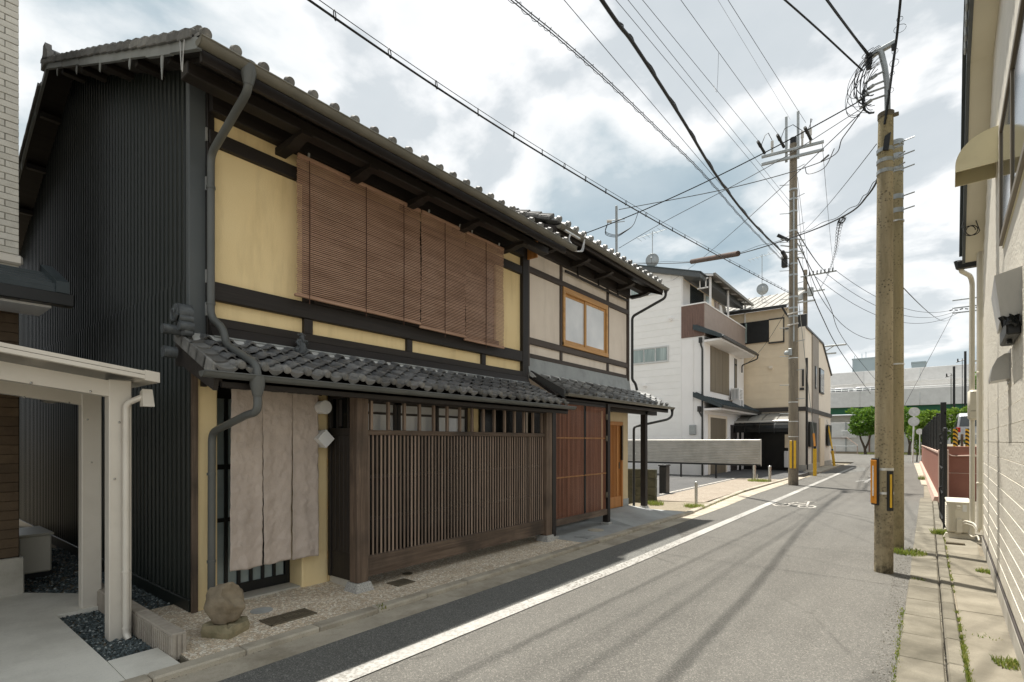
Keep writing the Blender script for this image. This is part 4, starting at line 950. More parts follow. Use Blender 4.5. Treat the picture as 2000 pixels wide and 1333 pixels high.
# ground floor wall and door
m = MB(); m.box(-5.4, X2-.0, 10.46, 10.74, .16, 2.66, .004); m.box(-5.4, X2, 8.8, 9.78, .16, 2.66, .004); m.box(-5.4, X2, 9.78, 10.46, 2.02, 2.66, .004); part('wall', m, BEIGEPL, H2)
m = MB(); m.box(-5.42, X2+.012, 10.46, 10.75, .0, .32, .004); part('plinth', m, RAMPC, H2)
m = MB(); m.box(-5.14, -5.06, 6.94, 9.3, .1, 2.30); part('dark_screen_gap', m, BLACKP, H2)  # black sheet added behind the red lattice so its gaps read dark
dr = part('door', MB().box(X2-.06, X2+.02, 9.78, 9.83, .165, 2.02, .003).box(X2-.06, X2+.02, 10.40, 10.46, .165, 2.02, .003).box(X2-.06, X2+.02, 9.83, 10.40, 1.94, 2.02, .003).box(X2-.06, X2-.0, 9.83, 10.40, .165, .40, .003).box(X2-.06, X2-.0, 10.20, 10.25, .4, 1.94, .003).box(X2-.05, X2-.035, 9.83, 10.4, .4, 1.94), DOORWOOD, H2)
for k in range(6):
    m = MB(); m.box(X2-.035, X2-.01, 9.845+k*.062, 9.870+k*.062, .40, 1.94, .002); part('slat', m, DOORWOOD, dr)
m = MB(); m.box(X2-.01, X2+.012, 10.30, 10.32, 1.0, 1.14, .003); part('handle', m, IRON, dr)
m = MB(); m.box(X2-.02, X2+.025, 10.40, 10.46, 1.18, 1.95, .002); part('jamb_strip', m, BROWNWOOD['Z'], dr)

# red-brown lattice screen of the second house
LS = thing('lattice_screen', 'reddish-brown slatted screen on short legs beside the orange wooden door', 'screen', (-4.62, 7.8, 0))
LX = -4.62
for a, b in ((6.83, 6.94), (8.68, 8.78)):
    m = MB(); m.box(LX-.06, LX+.05, a, b, .08, 2.30, .006); part('post', m, BLACKWOOD['Z'], LS)
    m = MB(); m.box(LX-.09, LX+.08, a-.03, b+.03, .04, .085, .006); part('post_base', m, GRANITE, LS)
m = MB(); m.box(LX-.035, LX+.04, 6.94, 8.68, .23, .335, .005); part('bottom_plank', m, BROWNWOOD['Y'], LS)
m = MB(); m.box(LX-.035, LX+.02, 6.94, 8.68, 2.22, 2.28, .004); part('rail', m, BLACKWOOD['Y'], LS)
for z in (.99, 1.64):
    m = MB(); m.box(LX-.03, LX-.008, 6.95, 8.68, z, z+.028, .002); part('rail', m, REDWOOD, LS)
bm_ = MB(); bm_.box(-.003, .004, -.0082, .0082, 0, 1.885, .0015); bme = bm_.mesh('lattice_bar'); bme.materials.append(REDWOOD)
for k in range(43):
    y = 6.965+k*.0402
    if abs(y-7.90) < .03: continue
    inst('lattice_bar', bme, LS, (LX+.006, y, .335))
nb = MB(); nb.box(-.003, .004, -.008, .008, -.008, .008, .002); nme = nb.mesh('peg'); nme.materials.append(HINOKI['Z'])
m = MB()
for z in (1.004, 1.654):
    for k in range(43): m.box(LX+.018, LX+.022, 6.957+k*.0402, 6.973+k*.0402, z-.008, z+.008)
part('pegs', m, HINOKI['Z'], LS, kind='stuff')
m = MB(); m.box(LX-.01, LX+.012, 7.885, 7.915, .335, 2.22); part('middle_stile', m, BLACKWOOD['Z'], LS)
m = MB()
for z in (2.0, 1.6, .55): m.box(LX+.02, LX+.045, 8.64, 8.68, z, z+.1, .003)
part('hinge', m, IRON, LS)
# roof mast with insulators, antennas
MA = thing('roof_mast', 'galvanised service mast with insulators on the grey-plastered house roof', 'mast', (-4.95, 9.0, 5.2))
def P_on(x, y, z): return (x, y, z)
m = MB(); m.box(-4.78, -4.74, 9.38, 9.42, 5.15, 6.30, .004); part('pole', m, GALV, MA)
for z in (6.02, 5.97): m2 = MB(); m2.tube([(-4.88, 9.35, z), (-4.62, 9.48, z+.01)], .008, 6); part('arm', m2, GALV, MA)
m = MB(); m.tube([(-4.92, 9.3, 6.0), (-4.85, 9.36, 6.0)], .03, 8); part('insulator', m, PORC, MA)
m = MB(); m.cyl((-4.88, 9.20, 5.28), (-4.88, 9.20, 5.40), .06, n=12); m.box(-4.94, -4.80, 9.1, 9.3, 5.24, 5.29, .005); part('junction_drum', m, GALV, MA)
m = MB()
for k in range(3): m.tube(bendpath([(-4.90, 9.32, 5.98), (-4.96, 9.25, 5.78-k*.03), (-4.76, 9.40, 5.70-k*.02), (-4.50, 9.62, 5.90), (-4.42, 9.7, 6.22)], .1), .006, 5)
part('loop_wire', m, CABLE, MA, smooth=60)

# ================================================================== LEFT NEIGHBOUR AND CARPORT
NB = thing('tiled_house', 'neighbouring house clad in pale brick tiles above and brown tiles below', 'house', (-7.2, .5, 0))
m = MB(); m.box(-13, -7.215, -6, 1.02, .0, 11.4); part('wall', m, GROUT, NB)
m = MB(); m.box(-13.5, -5.7, -6.5, 2.3, 11.4, 11.6, .02); part('roof', m, SLATE, NB)  # unseen roof slab, its height and overhang added to shade the driveway corner
m = MB(); m.box(-13, -7.21, -6, 1.025, .42, 3.0); part('wall', m, GROUTB, NB)
m = MB(); m.box(-13, -7.17, -6, 1.06, .0, .42, .01); part('foundation', m, FOUND, NB)
bk = MB(); bk.box(-.004, .010, -.102, .102, 0, .061, .003); bkm = bk.mesh('brick'); bkm.materials.append(BRICKT)
bk = MB(); bk.box(-.004, .010, -.103, .103, 0, .091, .003); btm = bk.mesh('wall_tile'); btm.materials.append(BROWNT)
for r in range(48):
    z = 3.36+r*.0665
    if z > 6.6: break
    for k in range(5):
        y = .92-k*.209-(.1045 if r % 2 else 0); inst('brick', bkm, NB, (-7.208+random.uniform(0, .003), y, z))
    if r % 2: inst('brick', bkm, NB, (-7.208, .9725, z), sc=(1, .48, 1))
for r in range(27):
    for k in range(4): inst('wall_tile', btm, NB, (-7.205+random.uniform(0, .003), .918-k*.213, .43+r*.0945))
m = MB(); m.box(-7.215, -7.15, -6, 1.05, 3.38, 3.48, .02); part('sill_band', m, CHAMP, NB)
pr = part('pent_roof', MB().ext([(-6.62, -3, 3.10), (-7.25, -3, 3.36), (-7.25, -3, 3.26), (-6.62, -3, 3.02)], (0, 4.28, 0)), SLATE, NB)
for k in range(5):
    m = MB(); x0 = -6.63-k*.125; z0 = 3.112+k*.052; m.hexa([(x0-.12, -3, z0+.03), (x0, -3, z0-.01), (x0, 1.2, z0-.01), (x0-.12, 1.2, z0+.03), (x0-.12, -3, z0+.06), (x0, -3, z0+.03), (x0, 1.2, z0+.03), (x0-.12, 1.2, z0+.06)]); part('roof_course', m, SLATE, pr)
m = MB(); m.ext([(-6.58, 1.20, 3.16), (-7.3, 1.20, 3.47), (-7.3, 1.20, 3.30), (-6.58, 1.20, 3.05)], (0, .10, 0)); part('verge', m, SLATE, pr)
m = MB(); m.box(-6.66, -6.54, -3, 1.33, 2.92, 3.04, .008); part('gutter', m, BLACKM, NB)
m = MB(); m.box(-7.2, -6.66, -3, 1.18, 2.90, 2.96, .004); part('soffit', m, WPANEL, NB)
CP = thing('carport', 'champagne aluminium carport canopy sloping down beside the black metal wall', 'carport', (-5.1, 1.3, 0))
def czz(y): return 2.11-(y-1.24)*.128
# canopy panel, purlins and frame
def slopebox(x0, x1, y0, y1, dz0, dz1): return MB().hexa([(x0, y0, czz(y0)+dz0), (x1, y0, czz(y0)+dz0), (x1, y1, czz(y1)+dz0), (x0, y1, czz(y1)+dz0), (x0, y0, czz(y0)+dz1), (x1, y0, czz(y0)+dz1), (x1, y1, czz(y1)+dz1), (x0, y1, czz(y1)+dz1)])
part('roof_panel', slopebox(-8.4, -4.80, -2.2, 1.44, .022, .03), POLYC, CP)
for a, b in ((.0, .03), (.034, .062)): part('edge_frame', slopebox(-4.82, -4.77, -2.2, 1.44, a, b), CHAMP, CP)
m = slopebox(-8.45, -4.765, 1.40, 1.50, -.01, .07); part('gutter', m, CHAMP, CP)
for y in (-1.3, -.45, .42): part('cross_bar', slopebox(-8.4, -4.82, y, y+.06, -.025, .02), CHAMP, CP)
part('beam', slopebox(-5.14, -5.04, -2.2, 1.24, -.155, -.03), CHAMP, CP)
part('beam', slopebox(-6.20, -6.10, -2.2, 1.29, -.165, -.03), CHAMP, CP)
m = MB(); m.box(-5.15, -5.03, 1.235, 1.385, .0, 2.09, .006); part('post', m, CHAMP, CP)
m = MB(); m.box(-6.21, -6.09, 1.29, 1.44, .0, 2.05, .006); part('post', m, CHAMP, CP)
m = MB()
for x, y, z in ((-5.025, 1.30, 1.75), (-5.025, 1.27, 1.30), (-5.035, .78, 2.02), (-5.035, 1.12, 1.985), (-6.085, 1.33, 1.80), (-6.085, 1.36, 1.40), (-6.095, .9, 1.98), (-6.095, 1.2, 1.95)): m.ball((x, y, z), .009, nu=7, nv=5)
part('bolts', m, STEEL, CP, kind='stuff')
m = MB(); m.tube(bendpath([(-4.93, 1.46, 1.97), (-4.95, 1.40, 1.94), (-4.99, 1.335, 1.90), (-4.985, 1.335, 1.80), (-4.985, 1.335, .06), (-4.96, 1.345, .02)], .04), .024, 12)
for z in (1.6, 1.05, .55, .1): m.cyl((-4.985, 1.335, z), (-4.985, 1.335, z+.015), .028, n=12)
part('downpipe', m, CHAMP, CP, smooth=50)
m = MB(); m.hexa([(-4.96, 1.42, 1.88), (-4.88, 1.42, 1.88), (-4.88, 1.50, 1.88), (-4.96, 1.50, 1.88), (-4.96, 1.42, 2.0), (-4.90, 1.42, 2.02), (-4.90, 1.49, 2.02), (-4.96, 1.49, 2.0)]); part('funnel', m, CHAMP, CP)
# driveway, gravel, low wall
pave('driveway', [(-7.2, -6), (-4.05, -6), (-4.05, 1.08), (-4.5, 1.09), (-6.05, 1.10), (-6.05, 1.42), (-6.7, 1.42), (-7.2, 1.06)], DRIVE, .05)
pave('driveway', [(-4.5, 1.095), (-4.05, 1.085), (-4.05, 1.40), (-4.5, 1.40)], DRIVE, .049)
LW = thing('low_wall', 'low ribbed concrete block wall between the driveway and the gravel strip', 'wall', (-5.4, 1.46, 0))
for k in range(6):
    x1 = -4.25-k*.392; m = MB(); m.box(x1-.386, x1, 1.41, 1.51, .0, .20, .006)
    for j in range(9): m.box(x1-.386+.012+j*.0425, x1-.386+.034+j*.0425, 1.402, 1.412, .012, .185)
    if k == 0:
        for j in range(3): m.box(x1-.002, x1+.008, 1.415+j*.033, 1.435+j*.033, .012, .185)
    part('block', m, BLOCK, LW)
def stones(name, poly_test, bx, n, z, s0, s1, mt, kind='stuff'):
    rn = random.Random(len(name)+n); m = MB(); c = 0
    while c < n:
        x, y = rn.uniform(bx[0], bx[1]), rn.uniform(bx[2], bx[3])
        if not poly_test(x, y): continue
        s = rn.uniform(s0, s1); a = rn.uniform(0, 6.3); q = rn.uniform(.6, 1); h = rn.uniform(.4, .8)
        ca, sa = math.cos(a), math.sin(a); zz = z+rn.uniform(0, s*.8)
        ps = [(1, 0, 0), (.2, .8, .1), (-.9, .2, 0), (-.3, -.8, .1), (.1, .05, 1), (0, 0, -.8)]
        vs = []
        for px, py, pz in ps:
            px *= s*rn.uniform(.8, 1.2); py *= s*q; vs.append((x+px*ca-py*sa, y+px*sa+py*ca, zz+pz*s*h))
        m.add(vs, [(0, 1, 4), (1, 2, 4), (2, 3, 4), (3, 0, 4), (1, 0, 5), (2, 1, 5), (3, 2, 5), (0, 3, 5)]); c += 1
    me = m.mesh(name); me.materials.append(mt); o = _new(name, me); o['kind'] = kind; return o
pave('gravel_bed', [(-6.04, 1.105), (-4.51, 1.10), (-4.51, 1.40), (-6.04, 1.40)], SOIL, .0)
pave('gravel_bed', [(-14, 1.515), (-5.19, 1.515), (-5.19, 1.885), (-14, 1.885)], SOIL, .01)
pave('gravel_bed', [(-14, 1.03), (-6.72, 1.07), (-6.72, 1.51), (-14, 1.51)], SOIL, .01)
stones('gravel', lambda x, y: True, (-6.04, -4.52, 1.11, 1.40), 2300, .008, .008, .018, GRAVEL)
stones('gravel', lambda x, y: True, (-7.6, -5.20, 1.52, 1.875), 3200, .02, .009, .02, GRAVEL)
stones('gravel', lambda x, y: x < -7.2 or y > 1.1, (-10, -6.75, 1.06, 1.86), 3000, .02, .01, .024, GRAVEL)
AC = thing('outdoor_unit', 'beige air-conditioner unit on the gravel between the tiled house and black wall', 'air conditioner', (-8.0, 1.28, 0))
m = MB(); m.box(-8.6, -7.9, 1.12, 1.40, .10, .52, .015); part('case', m, IVORY, AC)
m = MB(); m.box(-8.62, -7.88, 1.10, 1.42, .52, .545, .008); part('lid', m, IVORY, AC)
for x in (-8.5, -8.0): m = MB(); m.box(x-.03, x+.03, 1.10, 1.42, .02, .10, .006); part('foot', m, BLACKM, AC)
# decorative stones by the corner
def rock(c, rx_, ry_, rz_, seed, jit, dent=None):
    m = MB(); nu, nv = 26, 18; vs = []; fs = []
    for i in range(nv+1):
        ph = math.pi*i/nv
        for k in range(nu):
            a = 2*math.pi*k/nu; d = Vector((math.sin(ph)*math.cos(a), math.sin(ph)*math.sin(a), math.cos(ph)))
            q = 1+jit*mnoise.noise(d*1.3+Vector((seed,)*3))+jit*.5*mnoise.noise(d*3.1+Vector((seed*2,)*3))+jit*.12*mnoise.noise(d*9+Vector((seed,)*3))
            p = Vector((d.x*rx_*q, d.y*ry_*q, d.z*rz_*q))
            if p.z < -.75*rz_: p.z = -.75*rz_
            p += Vector(c)
            if dent:
                dc, dr_, dd = dent; L = (p-Vector(dc)).length
                if L < dr_: p += (Vector(c)-Vector(dc)).normalized()*dd*(1-(L/dr_)**2)
            vs.append(tuple(p))
    for i in range(nv):
        for k in range(nu): l = (k+1) % nu; fs.append((i*nu+k, (i+1)*nu+k, (i+1)*nu+l, i*nu+l))
    m.add(vs, fs); return m
m = MB(); rn = random.Random(4)
top = []; bot = []
for k in range(14):
    a = 2*math.pi*k/14; sx = .132*(abs(math.cos(a))**.28)*(1 if math.cos(a) > 0 else -1); sy = .132*(abs(math.sin(a))**.28)*(1 if math.sin(a) > 0 else -1)
    ca, sa = math.cos(.5), math.sin(.5); bx_, by_ = sx*ca-sy*sa, sx*sa+sy*ca; j = rn.uniform(.93, 1.06)
    bot.append((-4.42+bx_*j, 1.86+by_*j, .04)); top.append((-4.42+bx_*j*.97, 1.86+by_*j*.97, .135+rn.uniform(-.014, .014)))
mid = [(p[0]*.5+q[0]*.5+(p[0]+4.42)*.06, p[1]*.5+q[1]*.5+(p[1]-1.86)*.06, .09) for p, q in zip(bot, top)]
n = 14; vs = bot+mid+top+[(-4.42, 1.86, .135)]; fs = []
for k in range(n):
    l = (k+1) % n; fs += [(k, l, n+l, n+k), (n+k, n+l, 2*n+l, 2*n+k), (2*n+k, 2*n+l, 3*n)]
m.add(vs, fs)
single('base_stone', m, ROCK2, 'flat mossy slab stone under the rounded boulder at the house corner', 'stone', (-4.42, 1.86, .04), smooth=12)
single('boulder', rock((-4.455, 1.865, .27), .152, .14, .165, 7.9, .30, ((-4.335, 1.90, .375), .105, .085)), ROCK, 'brown rounded boulder with a hollow resting on a flat stone by the corner pillar', 'stone', (-4.46, 1.86, .13), smooth=50)
# covers in the pavement
def cover(name, x, y, lx, ly, rot, label, mt, bars):
    t = thing(name, label, 'drain cover', (x, y, .046))
    M_ = Matrix.Translation((x, y, .046)) @ Matrix.Rotation(rot, 4, 'Z')
    m = MB(); m.M = M_; m.box(-lx/2, lx/2, -ly/2, ly/2, -.01, .006, .002)
    m.box(-lx/2, lx/2, -ly/2, -ly/2+.012, .006, .010); m.box(-lx/2, lx/2, ly/2-.012, ly/2, .006, .010); m.box(-lx/2, -lx/2+.012, -ly/2, ly/2, .006, .010); m.box(lx/2-.012, lx/2, -ly/2, ly/2, .006, .010)
    part('frame', m, mt, t)
    m = MB(); m.M = M_
    for i in range(bars):
        yy = -ly/2+.03+(ly-.06)*i/(bars-1); m.box(-lx/2+.025, lx/2-.025, yy-.004, yy+.004, .006, .011)
    if bars > 9:
        for i in range(5): m.box(-.03, -.018, -.09+i*.045, -.065+i*.045, .010, .014); m.box(-.012, .0, -.085+i*.045, -.070+i*.045, .010, .014); m.box(.008, .02, -.09+i*.045, -.062+i*.045, .010, .014)
    part('tread_ribs', m, mt, t, kind='stuff')
cover('access_cover', -4.37, 2.36, .215, .42, 0, 'rectangular cast-iron access cover with raised ribs in the pebble pavement', IRON, 22)
cover('drain_grate', -4.47, 3.70, .20, .24, 0, 'small square iron drain grate beside the granite post block', IRON, 9)
cover('drain_grate', .42, 10.35, .22, .10, 0, 'narrow iron drain grate in front of the outdoor unit on the right', IRON, 6)
m = MB(); m.cyl((-4.74, 2.30, .044), (-4.74, 2.30, .050), .095, n=36); single('round_cover', m, RAMPC, 'plain pale round cover beside the boulder in the pavement', 'drain cover', (-4.74, 2.30, .044), smooth=30)
m = MB(); m.cyl((-4.72, 4.0, .044), (-4.72, 4.0, .050), .06, n=28); single('round_cover', m, IRON, 'small dark round cover in the shade under the lattice fence', 'drain cover', (-4.72, 4.0, .044), smooth=30)
m = MB(); m.cyl((-4.45, 8.0, .043), (-4.45, 8.0, .052), .14, n=36); single('round_cover', m, CONC, 'concrete round cover in front of the reddish slatted screen', 'drain cover', (-4.45, 8.0, .044), smooth=30)
cover('drain_cover', -4.28, 7.35, .24, .28, 0, 'square grey cover in the grey concrete by the reddish screen', RAMPC, 5)

# ================================================================== WHITE HOUSE
WH = thing('white_house', 'three-storey white-sided house with brown balcony and small dark tiled roofs', 'house', (-7.8, 24, 0))
def wr(x): return 9.30+(-8.06-x)*.306
m = MB(); m.ext([(-7.75, 24.02, 0), (-15, 24.02, 0), (-15, 24.02, 10.0), (-12.6, 24.02, wr(-12.6)-.1), (-8.75, 24.02, wr(-8.75)-.1), (-8.75, 24.02, 7.8), (-7.75, 24.02, 7.0)], (0, .2, 0)); part('wall', m, WPANEL, WH)
m = MB(); m.box(-15, -8.75, 24.2, 31, 0, 9.2); m.box(-8.75, -7.76, 24.2, 30.8, 0, 6.4); part('wall', m, WPANEL, WH)
z = .9
while z < 10.4:
    xr = -8.80
    if z+.3 > wr(-8.8)-.12: xr = -8.06-((z+.34)-9.30+.12)/.306
    if xr > -14.5:
        m = MB(); m.hexa([(-15, 23.988, z), (xr, 23.988, z), (xr, 24.02, z), (-15, 24.02, z), (-15, 23.993, z+.316), (xr, 23.993, z+.316), (xr, 24.02, z+.315), (-15, 24.02, z+.315)]); part('siding_board', m, WSIDING, WH)
    z += .32
m = MB(); m.box(-15, -8.8, 23.99, 24.02, .0, .89); part('base_panel', m, WPANEL, WH)
m = MB(); m.box(-8.79, -7.75, 23.99, 24.02, 0, 6.42); part('render_panel', m, WPANEL, WH)
m = MB(); m.box(-8.83, -8.79, 23.975, 24.01, 0, 9.1); part('corner_trim', m, WPANEL, WH)
m = MB(); m.ext([(-7.85, 23.75, wr(-7.85)+.06), (-13.4, 23.75, wr(-13.4)+.06), (-13.4, 23.75, wr(-13.4)-.18), (-7.85, 23.75, wr(-7.85)-.18)], (0, 7.3, 0)); rf = part('roof', m, TRIM, WH)
m = MB(); m.ext([(-7.80, 23.72, wr(-7.8)+.10), (-13.4, 23.72, wr(-13.4)+.10), (-13.4, 23.72, wr(-13.4)+.05), (-7.8, 23.72, wr(-7.8)+.05)], (0, 7.4, 0)); part('roof_sheet', m, SLATE, rf)
def slider(par, x0, x1, z0, z1, y, n, pane):
    f = part('window', MB().box(x0, x1, y-.04, y, z0, z0+.05).box(x0, x1, y-.04, y, z1-.05, z1).box(x0, x0+.05, y-.04, y, z0+.05, z1-.05).box(x1-.05, x1, y-.04, y, z0+.05, z1-.05), ALU, par)
    for k in range(n):
        a, b = x0+.05+(x1-x0-.1)*k/n, x0+.05+(x1-x0-.1)*(k+1)/n
        m = MB(); m.box(a+.035, b-.035, y-.022, y-.014, z0+.08, z1-.08); part('pane', m, pane, f)
        m = MB(); m.box(a, a+.03, y-.035, y-.005, z0+.05, z1-.05); part('stile', m, ALU, f)
slider(WH, -11.3, -9.42, 5.40, 6.17, 23.985, 3, CURTAIN); slider(WH, -11.4, -9.9, 8.72, 9.5, 23.985, 2, CURTAIN)
# balcony and its translucent canopy
for k in range(14):
    m = MB(); x0 = -8.79+k*.0755; m.box(x0, x0+.070, 23.94, 23.985, 6.43, 7.90, .004); part('balcony_board', m, BALC, WH)
m = MB(); m.box(-7.76, -7.70, 23.95, 31.0, 6.43, 7.90); part('balcony_front', m, BALCF, WH)
m = MB(); m.box(-8.8, -7.67, 23.92, 24.0, 7.90, 7.96, .004); m.box(-7.78, -7.67, 24.0, 31.0, 7.90, 7.96, .004); part('balcony_rail', m, WPANEL, WH)
m = MB(); m.box(-8.85, -8.78, 24.2, 31, 7.9, 9.3); part('front_wall', m, CREAM2, WH)
m = MB(); m.box(-8.77, -8.74, 25.0, 27.0, 7.92, 9.2); part('balcony_window', m, DGLASS, WH)
cn = part('balcony_canopy', MB().hexa([(-8.8, 24.6, 9.62), (-7.45, 24.6, 9.33), (-7.45, 31.4, 9.33), (-8.8, 31.4, 9.62), (-8.8, 24.6, 9.65), (-7.45, 24.6, 9.36), (-7.45, 31.4, 9.36), (-8.8, 31.4, 9.65)]), POLYC, WH)
for k in range(6):
    y = 24.6+k*1.34; m = MB(); m.hexa([(-8.8, y, 9.54), (-7.42, y, 9.25), (-7.42, y+.06, 9.25), (-8.8, y+.06, 9.54), (-8.8, y, 9.62), (-7.42, y, 9.33), (-7.42, y+.06, 9.33), (-8.8, y+.06, 9.62)]); part('canopy_rib', m, WPANEL, cn)
m = MB(); m.box(-7.50, -7.40, 24.5, 31.5, 9.24, 9.38, .006); part('canopy_gutter', m, GUTTER2, cn)
for y in (24.75, 27.6, 30.9): m = MB(); m.box(-7.76, -7.68, y, y+.08, 7.96, 9.3); part('canopy_post', m, WPANEL, cn)
m = MB()
for z, xa in ((9.18, -8.25), (8.75, -8.25)): m.box(xa, -7.75, 24.55, 24.6, z, z+.06)
for x in (-8.15, -7.88): m.box(x, x+.04, 24.55, 24.6, 8.78, 9.2)
part('laundry_bracket', m, WPANEL, WH)
LN = thing('laundry', 'washing hanging in the shade of the white house balcony', 'laundry', (-8.2, 26.5, 8.0))
for k, mt in enumerate((CURTAIN, CREAM, BALCF, WPANEL)):
    m = MB(); m.hexa([(-8.2, 25.6+k*.7, 8.1), (-8.14, 25.6+k*.7, 8.1), (-8.12, 26.1+k*.7, 8.05), (-8.2, 26.1+k*.7, 8.05), (-8.2, 25.65+k*.7, 8.7), (-8.17, 25.65+k*.7, 8.7), (-8.17, 26.05+k*.7, 8.7), (-8.2, 26.05+k*.7, 8.7)]); part('garment', m, mt, LN)
# small roofs over the first and second floor
def lean(z_e, z_w, y0, y1, lab):
    r = part('lean_roof', MB().ext([(-6.95, y0, z_e), (-8.15, y0, z_w), (-8.15, y0, z_w-.10), (-6.95, y0, z_e-.10)], (0, y1-y0, 0)), SLATE, WH)
    m = MB(); m.ext([(-6.93, y0-.05, z_e+.03), (-8.2, y0-.05, z_w+.04), (-8.2, y0-.05, z_w-.20), (-6.93, y0-.05, z_e-.14)], (0, .06, 0)); part('barge', m, SLATE, r)
    y = y0+.1
    while y < y1: m = MB(); m.tube([(-6.94, y, z_e+.015), (-8.12, y, z_w+.015)], .035, 6); part('roll_tile', m, SLATE, r, smooth=50); y += .28
    m = MB(); m.box(-6.95, -6.85, y0, y1+.1, z_e-.13, z_e-.03, .008); part('gutter', m, PIPEBLK, r)
    m = MB(); m.hexa([(-7.75, y0+.1, z_e-.22), (-6.98, y0+.1, z_e-.20), (-6.98, y1-.1, z_e-.20), (-7.75, y1-.1, z_e-.22), (-7.75, y0+.1, z_e-.12), (-6.98, y0+.1, z_e-.12), (-6.98, y1-.1, z_e-.12), (-7.75, y1-.1, z_e-.12)]); part('soffit', m, WPANEL, r)
    m = MB(); m.tube(bendpath([(-6.9, y1, z_e-.08), (-6.9, y1, z_e-.3), (-7.65, y1-.2, z_e-.6), (-7.65, y1-.2, z_e-1.0)], .1), .035, 8); part('downspout', m, PIPEBLK, r, smooth=50)
lean(6.35, 6.93, 23.85, 30.2, ''); lean(3.22, 3.83, 23.85, 30.7, '')
m = MB(); m.box(-7.78, -7.72, 24.9, 27.85, 3.95, 6.10, .01); sh = part('shutter', m, BROWNSH, WH)
for k in range(5): m = MB(); m.box(-7.725, -7.712, 24.95+k*.58, 25.5+k*.58, 4.0, 6.05, .002); part('shutter_panel', m, BROWNSH, sh)
m = MB(); m.box(-7.77, -7.73, 28.9, 29.35, 4.3, 6.0); part('window', m, DGLASS, WH)
m = MB(); m.box(-7.77, -7.735, 24.75, 27.3, .0, 2.72); part('garage_recess', m, BROWNSH, WH)
m = MB(); m.box(-7.76, -7.70, 24.6, 24.75, 0, 2.85); m.box(-7.76, -7.70, 27.3, 27.45, 0, 2.85); m.box(-7.76, -7.70, 24.75, 27.3, 2.72, 2.85); part('garage_frame', m, CREAM2, WH)
m = MB(); m.box(-7.77, -7.72, 28.2, 29.3, .05, 2.45); d_ = part('door', m, DGREY, WH)
m = MB(); m.box(-7.715, -7.69, 28.3, 28.34, 1.0, 1.4); part('handle', m, ALU, d_)
m = MB(); m.box(-7.75, -7.70, 27.75, 27.95, 1.5, 1.8); part('intercom', m, WPANEL, WH)
m = MB(); m.tube(bendpath([(-7.88, 23.93, 6.15), (-7.88, 23.93, 6.0), (-7.82, 23.95, 5.85), (-7.82, 23.95, .04)], .08), .04, 8); m.box(-7.96, -7.82, 23.86, 23.98, 6.1, 6.35, .01); m.box(-8.02, -7.88, 23.86, 23.98, 2.95, 3.2, .01); m.tube([(-7.95, 23.93, 2.95), (-7.83, 23.95, 2.7)], .035, 8); part('downspout', m, PIPEBLK, WH, smooth=40)
A = thing('outdoor_unit', 'white air-conditioner unit standing on the small dark roof of the white house', 'air conditioner', (-7.45, 28.2, 3.6))
m = MB(); m.box(-7.65, -7.25, 27.9, 28.7, 3.72, 4.32, .02); part('case', m, WPANEL, A)
m = MB()
for k in range(7): m.box(-7.24, -7.235, 27.95, 28.5, 3.78+k*.07, 3.81+k*.07)
for k in range(5): m.box(-7.6+k*.07, -7.57+k*.07, 27.888, 27.899, 3.78, 4.26)
part('grille', m, GALV, A)
m = MB(); m.box(-7.6, -7.2, 27.95, 28.02, 3.35, 3.72, .01); m.box(-7.6, -7.2, 28.55, 28.62, 3.35, 3.72, .01); part('stand', m, WPANEL, A)
def antenna(name, label, x, y, z0, z1, zd, dx):
    t = thing(name, label, 'antenna', (x, y, z0))
    m = MB(); m.tube([(x, y, z0), (x, y, z1)], .02, 6); m.tube([(x, y, z0+.5), (x-.3, y, z0)], .012, 5); m.tube([(x, y, z0+.5), (x+.3, y, z0)], .012, 5); part('mast', m, GALV, t)
    m = MB(); m.tube([(x-.7*dx, y-.2, z1-.25), (x+.6*dx, y+.2, z1+.0)], .012, 5)
    for k in range(7): q = k/6; px = x-.7*dx+1.3*dx*q; m.tube([(px, y-.3, z1-.25+.25*q), (px, y+.3, z1-.25+.25*q)], .007, 4)
    part('yagi', m, GALV, t)
    m = MB(); n = 20; vs = [(x+.06, y-.09, zd)]; fs = []
    for k in range(n): a = 2*math.pi*k/n; vs.append((x+.06+.30*math.cos(a), y-.17+.10*math.cos(a), zd+.34*math.sin(a)))
    fs = [(0, 1+k, 1+(k+1) % n) for k in range(n)]; m.add(vs, fs); d = part('dish', m, GALV, t, smooth=60); s = d.modifiers.new('thickness', 'SOLIDIFY'); s.thickness = .02
    m = MB(); m.tube([(x, y-.1, zd-.15), (x+.15, y-.5, zd)], .012, 5); m.ball((x+.15, y-.5, zd), .05, nu=8, nv=5); part('feed_arm', m, GALV, t)
antenna('roof_antenna', 'TV antenna and dish on the ridge of the white house', -10.4, 24.4, 10.1, 12.0, 10.5, 1)
antenna('roof_antenna', 'TV antenna and dish above the cream house beside the concrete pole', -7.3, 33, 9.7, 12.6, 10.5, 1)
